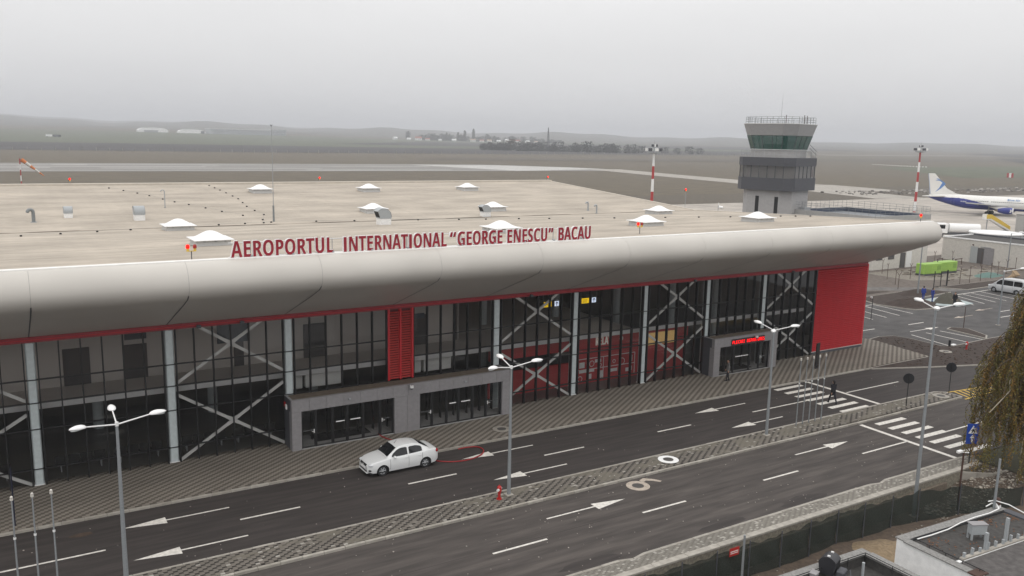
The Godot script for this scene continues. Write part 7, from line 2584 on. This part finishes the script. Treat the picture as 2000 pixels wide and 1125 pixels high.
func birch() -> void:
	var o := thing("birch_tree", "weeping birch with brown and olive autumn leaves at the right picture edge", "tree", Vector3(52.7, -0.3, -24.5))
	var r := RandomNumberGenerator.new()
	r.seed = 31
	var tr := MB.new()
	limb(tr, [Vector3(0, -0.3, 0), Vector3(0.1, 2.5, 0.05), Vector3(-0.05, 5.5, 0.1), Vector3(0.1, 8.5, 0), Vector3(0, 12.0, 0.05)], 0.22, 0.04)
	part(o, "trunk", tr, M("birch_bark", 0.42, 0.40, 0.36, 0.9, "patch", Vector3(1.0, 4.0, 1.0)))
	var br := MB.new()
	var lf := MB.new()
	var hues := [Color(0.125, 0.112, 0.022), Color(0.10, 0.098, 0.022), Color(0.19, 0.12, 0.02), Color(0.21, 0.105, 0.018), Color(0.15, 0.125, 0.022)]
	for i in 92:
		var y0 := lerpf(2.2, 11.6, pow(i / 91.0, 0.9))
		var a := i * 2.399 + r.randf_range(-0.3, 0.3)
		if i % 3 != 0: a = r.randf_range(2.2, 4.4)
		var len := lerpf(5.0, 2.2, (y0 - 2.2) / 9.4) * r.randf_range(0.75, 1.1)
		var d := Vector3(cos(a), 0, sin(a))
		var pts := []
		for k in 9:
			var t := k / 8.0
			pts.append(Vector3(0, y0, 0) + d * len * t + Vector3(0, len * (0.75 * t - 1.0 * t * t * t), 0) + Vector3(r.randfn(0, 0.06), 0, r.randfn(0, 0.06)))
		limb(br, pts, 0.055, 0.012)
		for k in 17:
			var t := 0.28 + 0.72 * (k + r.randf()) / 17.0
			var ii := mini(int(t * 8), 7)
			var st: Vector3 = pts[ii].lerp(pts[ii + 1], t * 8 - ii)
			var drop := r.randf_range(0.8, 3.2) * (0.6 + 0.6 * t)
			drop = minf(drop, st.y - 0.4)
			if drop < 0.3: continue
			var hue: Color = hues[r.randi() % 5]
			var off := Vector3(r.randfn(0, 0.35), 0, r.randfn(0, 0.35)) * 0.8
			var q0 := st
			var n := int(drop * 30)
			for m in n:
				var u := float(m) / n
				var p := st + off * (1.0 - pow(1.0 - u, 2.0)) + Vector3(0, -drop * u, 0) + Vector3(r.randfn(0, 0.05), 0, r.randfn(0, 0.05))
				if m % 6 == 0:
					br.cyl(q0, p, 0.006, 0.005, 3, false)
					q0 = p
				var bs := Basis.from_euler(Vector3(r.randf_range(-1.2, 0.4), r.randf() * TAU, r.randfn(0, 0.5))).scaled(Vector3.ONE * r.randf_range(0.8, 1.35))
				var sh := r.randf_range(0.65, 1.35)
				var h2: Color = hue.lerp(hues[r.randi() % 5], 0.4)
				lf.col = Color(h2.r * sh, h2.g * sh, h2.b * sh)
				var f := [Vector3(0, 0, 0), Vector3(0.034, -0.04, 0.008), Vector3(0, -0.10, 0), Vector3(-0.034, -0.04, 0.008)]
				var g := f.map(func(v): return p + bs * v)
				lf.tri(g[0], g[2], g[1])
				lf.tri(g[0], g[3], g[2])
	var pb := MB.new()
	for q in [[8.2, 2.9, 4.4], [5.6, 3.3, 4.3], [3.3, 3.0, 3.2], [6.6, 2.4, 3.9], [4.4, 3.6, 3.6]]:
		var pts := []
		for k in 11:
			var t := k / 10.0
			pts.append(Vector3(cos(q[1]), 0, sin(q[1])) * q[2] * t + Vector3(0, q[0] + 1.0 * sin(t * 2.4) - 2.2 * t * t * t, 0) + Vector3(r.randfn(0, 0.10), r.randfn(0, 0.07), r.randfn(0, 0.10)))
		limb(pb, pts, 0.07, 0.025)
	part(o, "pale_limbs", pb, M("limb_pale", 0.36, 0.32, 0.25, 0.9))
	part(o, "branches", br, M("twig_brown", 0.085, 0.062, 0.042, 0.9))
	var lm := vmat("birch_leaf", 0.7)
	part(o, "crown", lf, lm)

func far_tree(label: String, at: Vector3, h: float, w: float, kind: String, hue: Color, group: String) -> Node3D:
	var o := thing("far_tree", label, "tree", at, 0.0, group)
	var tr := MB.new()
	tr.cyl(Vector3(0, -1, 0), Vector3(0, h * 0.5, 0), h * 0.02, h * 0.012, 5, false)
	part(o, "trunk", tr, mats["rust"])
	var lf := MB.new()
	var n := 260 if kind == "round" else 200
	for i in n:
		var u := rng.randf()
		var a := rng.randf() * TAU
		var rad := sqrt(rng.randf())
		var p := Vector3.ZERO
		if kind == "poplar": p = Vector3(cos(a) * rad * w * 0.5 * pow(sin(PI * clampf(u * 0.9 + 0.08, 0, 1)), 0.7), h * (0.08 + 0.92 * u), sin(a) * rad * w * 0.5)
		else:
			var lob := 1.0 + 0.35 * sin(a * 3 + h) * sin(u * 9)
			p = Vector3(cos(a) * rad * w * 0.5 * lob * sqrt(maxf(0.03, 1.0 - pow(u * 1.9 - 0.85, 2))), h * (0.12 + 0.88 * u * lerpf(1.0, lob, 0.3)), sin(a) * rad * w * 0.5)
		var s := h * (0.055 if kind == "round" else 0.045) * rng.randf_range(0.6, 1.5)
		var bs := Basis.from_euler(Vector3(rng.randf() * 6, rng.randf() * 6, rng.randf() * 6))
		var t := rng.randf_range(0.7, 1.3)
		lf.col = Color(hue.r * t, hue.g * t, hue.b * t)
		lf.tri(p + bs * Vector3(-s, 0, 0), p + bs * Vector3(s, 0, 0), p + bs * Vector3(0, s * 1.4, 0))
		lf.tri(p + bs * Vector3(0, 0, -s), p + bs * Vector3(0, s * 0.4, s), p + bs * Vector3(s, -s, 0))
	part(o, "crown", lf, vmat("far_leaf", 0.9))
	return o

func far_things() -> void:
	var r := RandomNumberGenerator.new()
	r.seed = 12
	# hangars and a long pale works beyond the fields
	var hg := thing("hangar", "long white round roofed hangar far across the fields, left one", "hangar", Vector3(358, hT(358, -2272), -2272), 0.05)
	var b := MB.new()
	var arch := v2([-34, 0, -34, 5, -30, 8, -20, 10.5, 0, 11.3, 20, 10.5, 30, 8, 34, 5, 34, 0])
	b.slab(arch, -14, 14)
	part(hg, "shell", b, mats["white_plastic"])
	part(hg, "door", bx(-22, 10, 0, 5, 14.0, 14.2), mats["grey_metal"])
	hg = thing("hangar", "white round roofed hangar far across the fields, right one", "hangar", Vector3(446, hT(446, -2258), -2258), 0.05)
	b = MB.new()
	b.T = Transform3D(Basis.from_scale(Vector3(0.92, 0.85, 1)), Vector3.ZERO)
	b.slab(arch, -14, 14)
	part(hg, "shell", b, mats["white_plastic"])
	part(hg, "end_door", bx(20, 29, 0, 6, 14.0, 14.3), mats["tower_dark"])
	var fw := thing("far_works", "long low pale grey works with ribbon windows far across the fields", "factory", Vector3(590, hT(590, -2275), -2275), 0.25)
	part(fw, "wall", bx(-108, 60, 0, 13, -12, 12), mats["tank_grey"])
	part(fw, "roof", bx(-109, 61, 13, 14, -13, 13), mats["white_plastic"])
	part(fw, "dark_hall", bx(-100, -72, 0, 10, 12, 12.5), mats["grey_metal"])
	for k in 3: part(fw, "window_band", bx(-66, 58, 2.2 + k * 3.6, 3.8 + k * 3.6, 12, 12.4), mats["grey_metal"])
	part(fw, "tall_block", bx(60, 108, 0, 15, -10, 10), mats["tank_grey"])
	for k in 3: part(fw, "window_band", bx(62, 106, 2.5 + k * 4.2, 4.4 + k * 4.2, 10, 10.3), mats["galvanized_dark"])
	# village houses below the tree belt
	var seen := {}
	var nth := ["first", "second", "third", "fourth", "fifth", "sixth", "seventh", "eighth", "ninth", "tenth", "eleventh", "twelfth", "thirteenth", "fourteenth", "fifteenth", "sixteenth", "seventeenth", "eighteenth", "nineteenth"]
	for q in [[1004, -2268, 1.1, "white"], [1038, -2250, 0.9, "white"], [1062, -2236, 1.5, "red"], [1085, -2225, 1.0, "red"], [1115, -2205, 0.8, "white"], [1152, -2190, 1.0, "white"], [1192, -2150, 1.2, "tan"], [1215, -2140, 1.0, "red"], [1234, -2130, 1.1, "tan"], [1258, -2118, 0.9, "white"], [1282, -2105, 1.4, "white"], [1305, -2092, 1.2, "red"], [1330, -2078, 1.0, "white"], [1352, -2066, 0.9, "tan"]]:
		var cname: String = {"white": "pale roofed", "red": "red roofed", "tan": "tan roofed"}[q[3]]
		seen[cname] = seen.get(cname, -1) + 1
		var ho := thing("village_house", "%s house in the far village, %s of that roof colour from left" % [cname, nth[seen[cname]]], "house", Vector3(q[0], hT(q[0], q[1]), q[1]), r.randf_range(-0.6, 0.6), "%s houses of the far village" % cname)
		var s: float = q[2]
		part(ho, "wall", bx(-6 * s, 6 * s, -1, 4.2 * s, -4 * s, 4 * s), mats["plaster_white"])
		var rf := MB.new()
		rf.T = Transform3D(Basis(Vector3.UP, PI / 2), Vector3.ZERO)
		rf.slab(v2([-4.6 * s, 4.2 * s, 4.6 * s, 4.2 * s, 0, 7.0 * s]), -6.5 * s, 6.5 * s)
		part(ho, "roof", rf, {"white": mats["white_plastic"], "red": M("roof_tile_red", 0.30, 0.09, 0.06, 0.8), "tan": M("roof_tan", 0.36, 0.26, 0.18, 0.8)}[q[3]])
		var wn := MB.new()
		for x in [-3.5, 0.0, 3.5]: wn.box(x * s - 0.6, x * s + 0.6, 1.2 * s, 2.8 * s, 4 * s, 4 * s + 0.05)
		part(ho, "window", wn, mats["interior_dark"])
	# tree belts
	var grey_green := Color(0.040, 0.042, 0.030)
	for q in [[1215, -2242, 31, "tall poplar standing out of the far tree belt, left of the tallest"], [1238, -2230, 36, "tallest poplar of the far tree belt"], [1168, -2268, 24, "slim poplar at the left of the far poplars"], [1176, -2264, 20, "short slim poplar at the left of the far poplars"], [1198, -2252, 25, "poplar third from the right in the far tree belt"]]:
		far_tree(q[3], Vector3(q[0], hT(q[0], q[1]), q[1]), q[2], 8, "poplar", Color(0.05, 0.048, 0.026), "poplars of the far tree belt")
	far_tree("bare wide tree at the left end of the far tree belt", Vector3(1047, hT(1047, -2275), -2275), 23, 15, "round", Color(0.05, 0.045, 0.04), "")
	var proto := []
	for i in 3: proto.append(far_tree("rounded grey green tree of the far belt behind the village", Vector3(1080 + i * 30, hT(1080 + i * 30, -2260), -2255 + i * 6), 15 + i * 2, 20 + i * 3, "round", grey_green, "trees behind the far village"))
	for i in 44:
		var t := i / 43.0
		var x := lerpf(1075, 1450, t) + r.randf_range(-8, 8)
		var z := lerpf(-2250, -2060, t) + r.randf_range(-25, 20)
		var d := dup(proto[i % 3], Vector3(x, hT(x, z) - 1, z), r.randf() * 6, "rounded grey green tree of the far belt behind the village")
		var s := r.randf_range(0.7, 1.15) * (1.0 if t < 0.75 else 0.75)
		d.scale = Vector3(s, s * r.randf_range(0.8, 1.15), s)
	var pr2 := []
	for i in 3: pr2.append(far_tree("low dark tree in the belt between field and village", Vector3(680 + i * 12, hT(680 + i * 12, -1160), -1165 + i * 8), 11 + i * 1.5, 17 + i * 2, "round", Color(0.036, 0.036, 0.028), "trees of the nearer belt"))
	for i in 52:
		var t := i / 51.0
		var x := lerpf(668, 862, t) + r.randf_range(-6, 6)
		var z := lerpf(-1168, -1042, t) + r.randf_range(-30, 12)
		var d := dup(pr2[i % 3], Vector3(x, hT(x, z) - 0.8, z), r.randf() * 6, "low dark tree in the belt between field and village")
		var s := r.randf_range(0.65, 1.1)
		d.scale = Vector3(s, s * r.randf_range(0.8, 1.1), s)
	var cn := 0
	for q in [[905, -1072], [920, -1060], [934, -1050], [950, -1036], [964, -1022], [975, -1012]]:
		var d := dup(pr2[1], Vector3(q[0], hT(q[0], q[1]) - 0.8, q[1]), r.randf() * 6, "low dark tree, %s from the left in the small clump right of the belt" % nth[cn])
		cn += 1
		d.set_meta("group", "trees of the small clump")
		d.scale = Vector3.ONE * r.randf_range(0.75, 1.0)
	far_tree("large rust brown tree in the belt right of the village", Vector3(727, hT(727, -1185), -1185), 17, 20, "round", Color(0.11, 0.065, 0.04), "")
	far_tree("dark bushy tree standing taller at the right of the nearer belt", Vector3(806, hT(806, -1085), -1085), 16, 22, "round", Color(0.03, 0.032, 0.028), "")
	var py := thing("lattice_pylon", "tall thin lattice pylon rising over the nearer tree belt", "pylon", Vector3(757, hT(757, -1122), -1122))
	b = MB.new()
	for s in [[1, 1], [1, -1], [-1, 1], [-1, -1]]: b.cyl(Vector3(s[0] * 2.2, 0, s[1] * 2.2), Vector3(s[0] * 0.25, 37, s[1] * 0.25), 0.3, 0.22, 5)
	for i in 9:
		var w := lerpf(2.2, 0.3, i / 9.0)
		var w2 := lerpf(2.2, 0.3, (i + 1) / 9.0)
		for s in [1, -1]: b.cyl(Vector3(-w, i * 4, s * w), Vector3(w2, i * 4 + 4, s * w2), 0.16, 0.16, 4); b.cyl(Vector3(w, i * 4, s * w), Vector3(-w2, i * 4 + 4, s * w2), 0.16, 0.16, 4)
	part(py, "lattice", b, mats["tower_dark"])
	# perimeter fence beyond the runway
	var fe := thing("perimeter_fence", "thin pale perimeter fence along the far side of the runway field", "fence")
	var po := bx(-0.18, 0.18, 0, 3.4, -0.18, 0.18).mesh()
	for i in 90: part(fe, "post", po, mats["concrete"], Vector3(-60 + i * 12.0, hT(-60 + i * 12.0, -945), -945))
	for y in [1.2, 2.4]: part(fe, "wire", bx(-60, 1010, y, y + 0.05, -945.05, -945), mats["galvanized"])
	# white marker boards, red and white board, car on the far field
	var mk := thing("runway_marker", "white marker board, first from the left in the row right of the tower", "marker", Vector3(857, 0, -612), 0.0, "row of white runway markers")
	part(mk, "board", bx(-0.55, 0.55, 0, 0.8, -0.55, 0.55), mats["white_plastic"])
	for i in 18: dup(mk, Vector3(857 - (i + 1) * 1.11, 0, -612 + (i + 1) * 4.3), 0, "white marker board, %s from the left in the row right of the tower" % nth[i + 1])
	mk = thing("marker_board", "red and white striped board on the grass above the airliner", "marker", Vector3(619, 0, -331), -0.9)
	for i in 3: part(mk, "stripe", bx(-2.1 + i * 1.4, -0.7 + i * 1.4, 0, 3.2, -0.2, 0.2), mats["mast_red"] if i != 1 else mats["white_plastic"])
	mk = thing("far_truck", "white and dark truck far off on the green field at the left", "truck", Vector3(95, hT(95, -1550), -1550), 0.1)
	part(mk, "box_body", bx(-9, 0, 1, 4.5, -1.5, 1.5), mats["white_plastic"])
	part(mk, "trailer", bx(0.5, 12, 1, 4.0, -1.5, 1.5), mats["tower_dark"])
	for x in [-7.0, 4.0, 9.0]: part(mk, "wheel", bx(x - 0.7, x + 0.7, 0, 1.2, -1.4, 1.5), mats["tyre"])
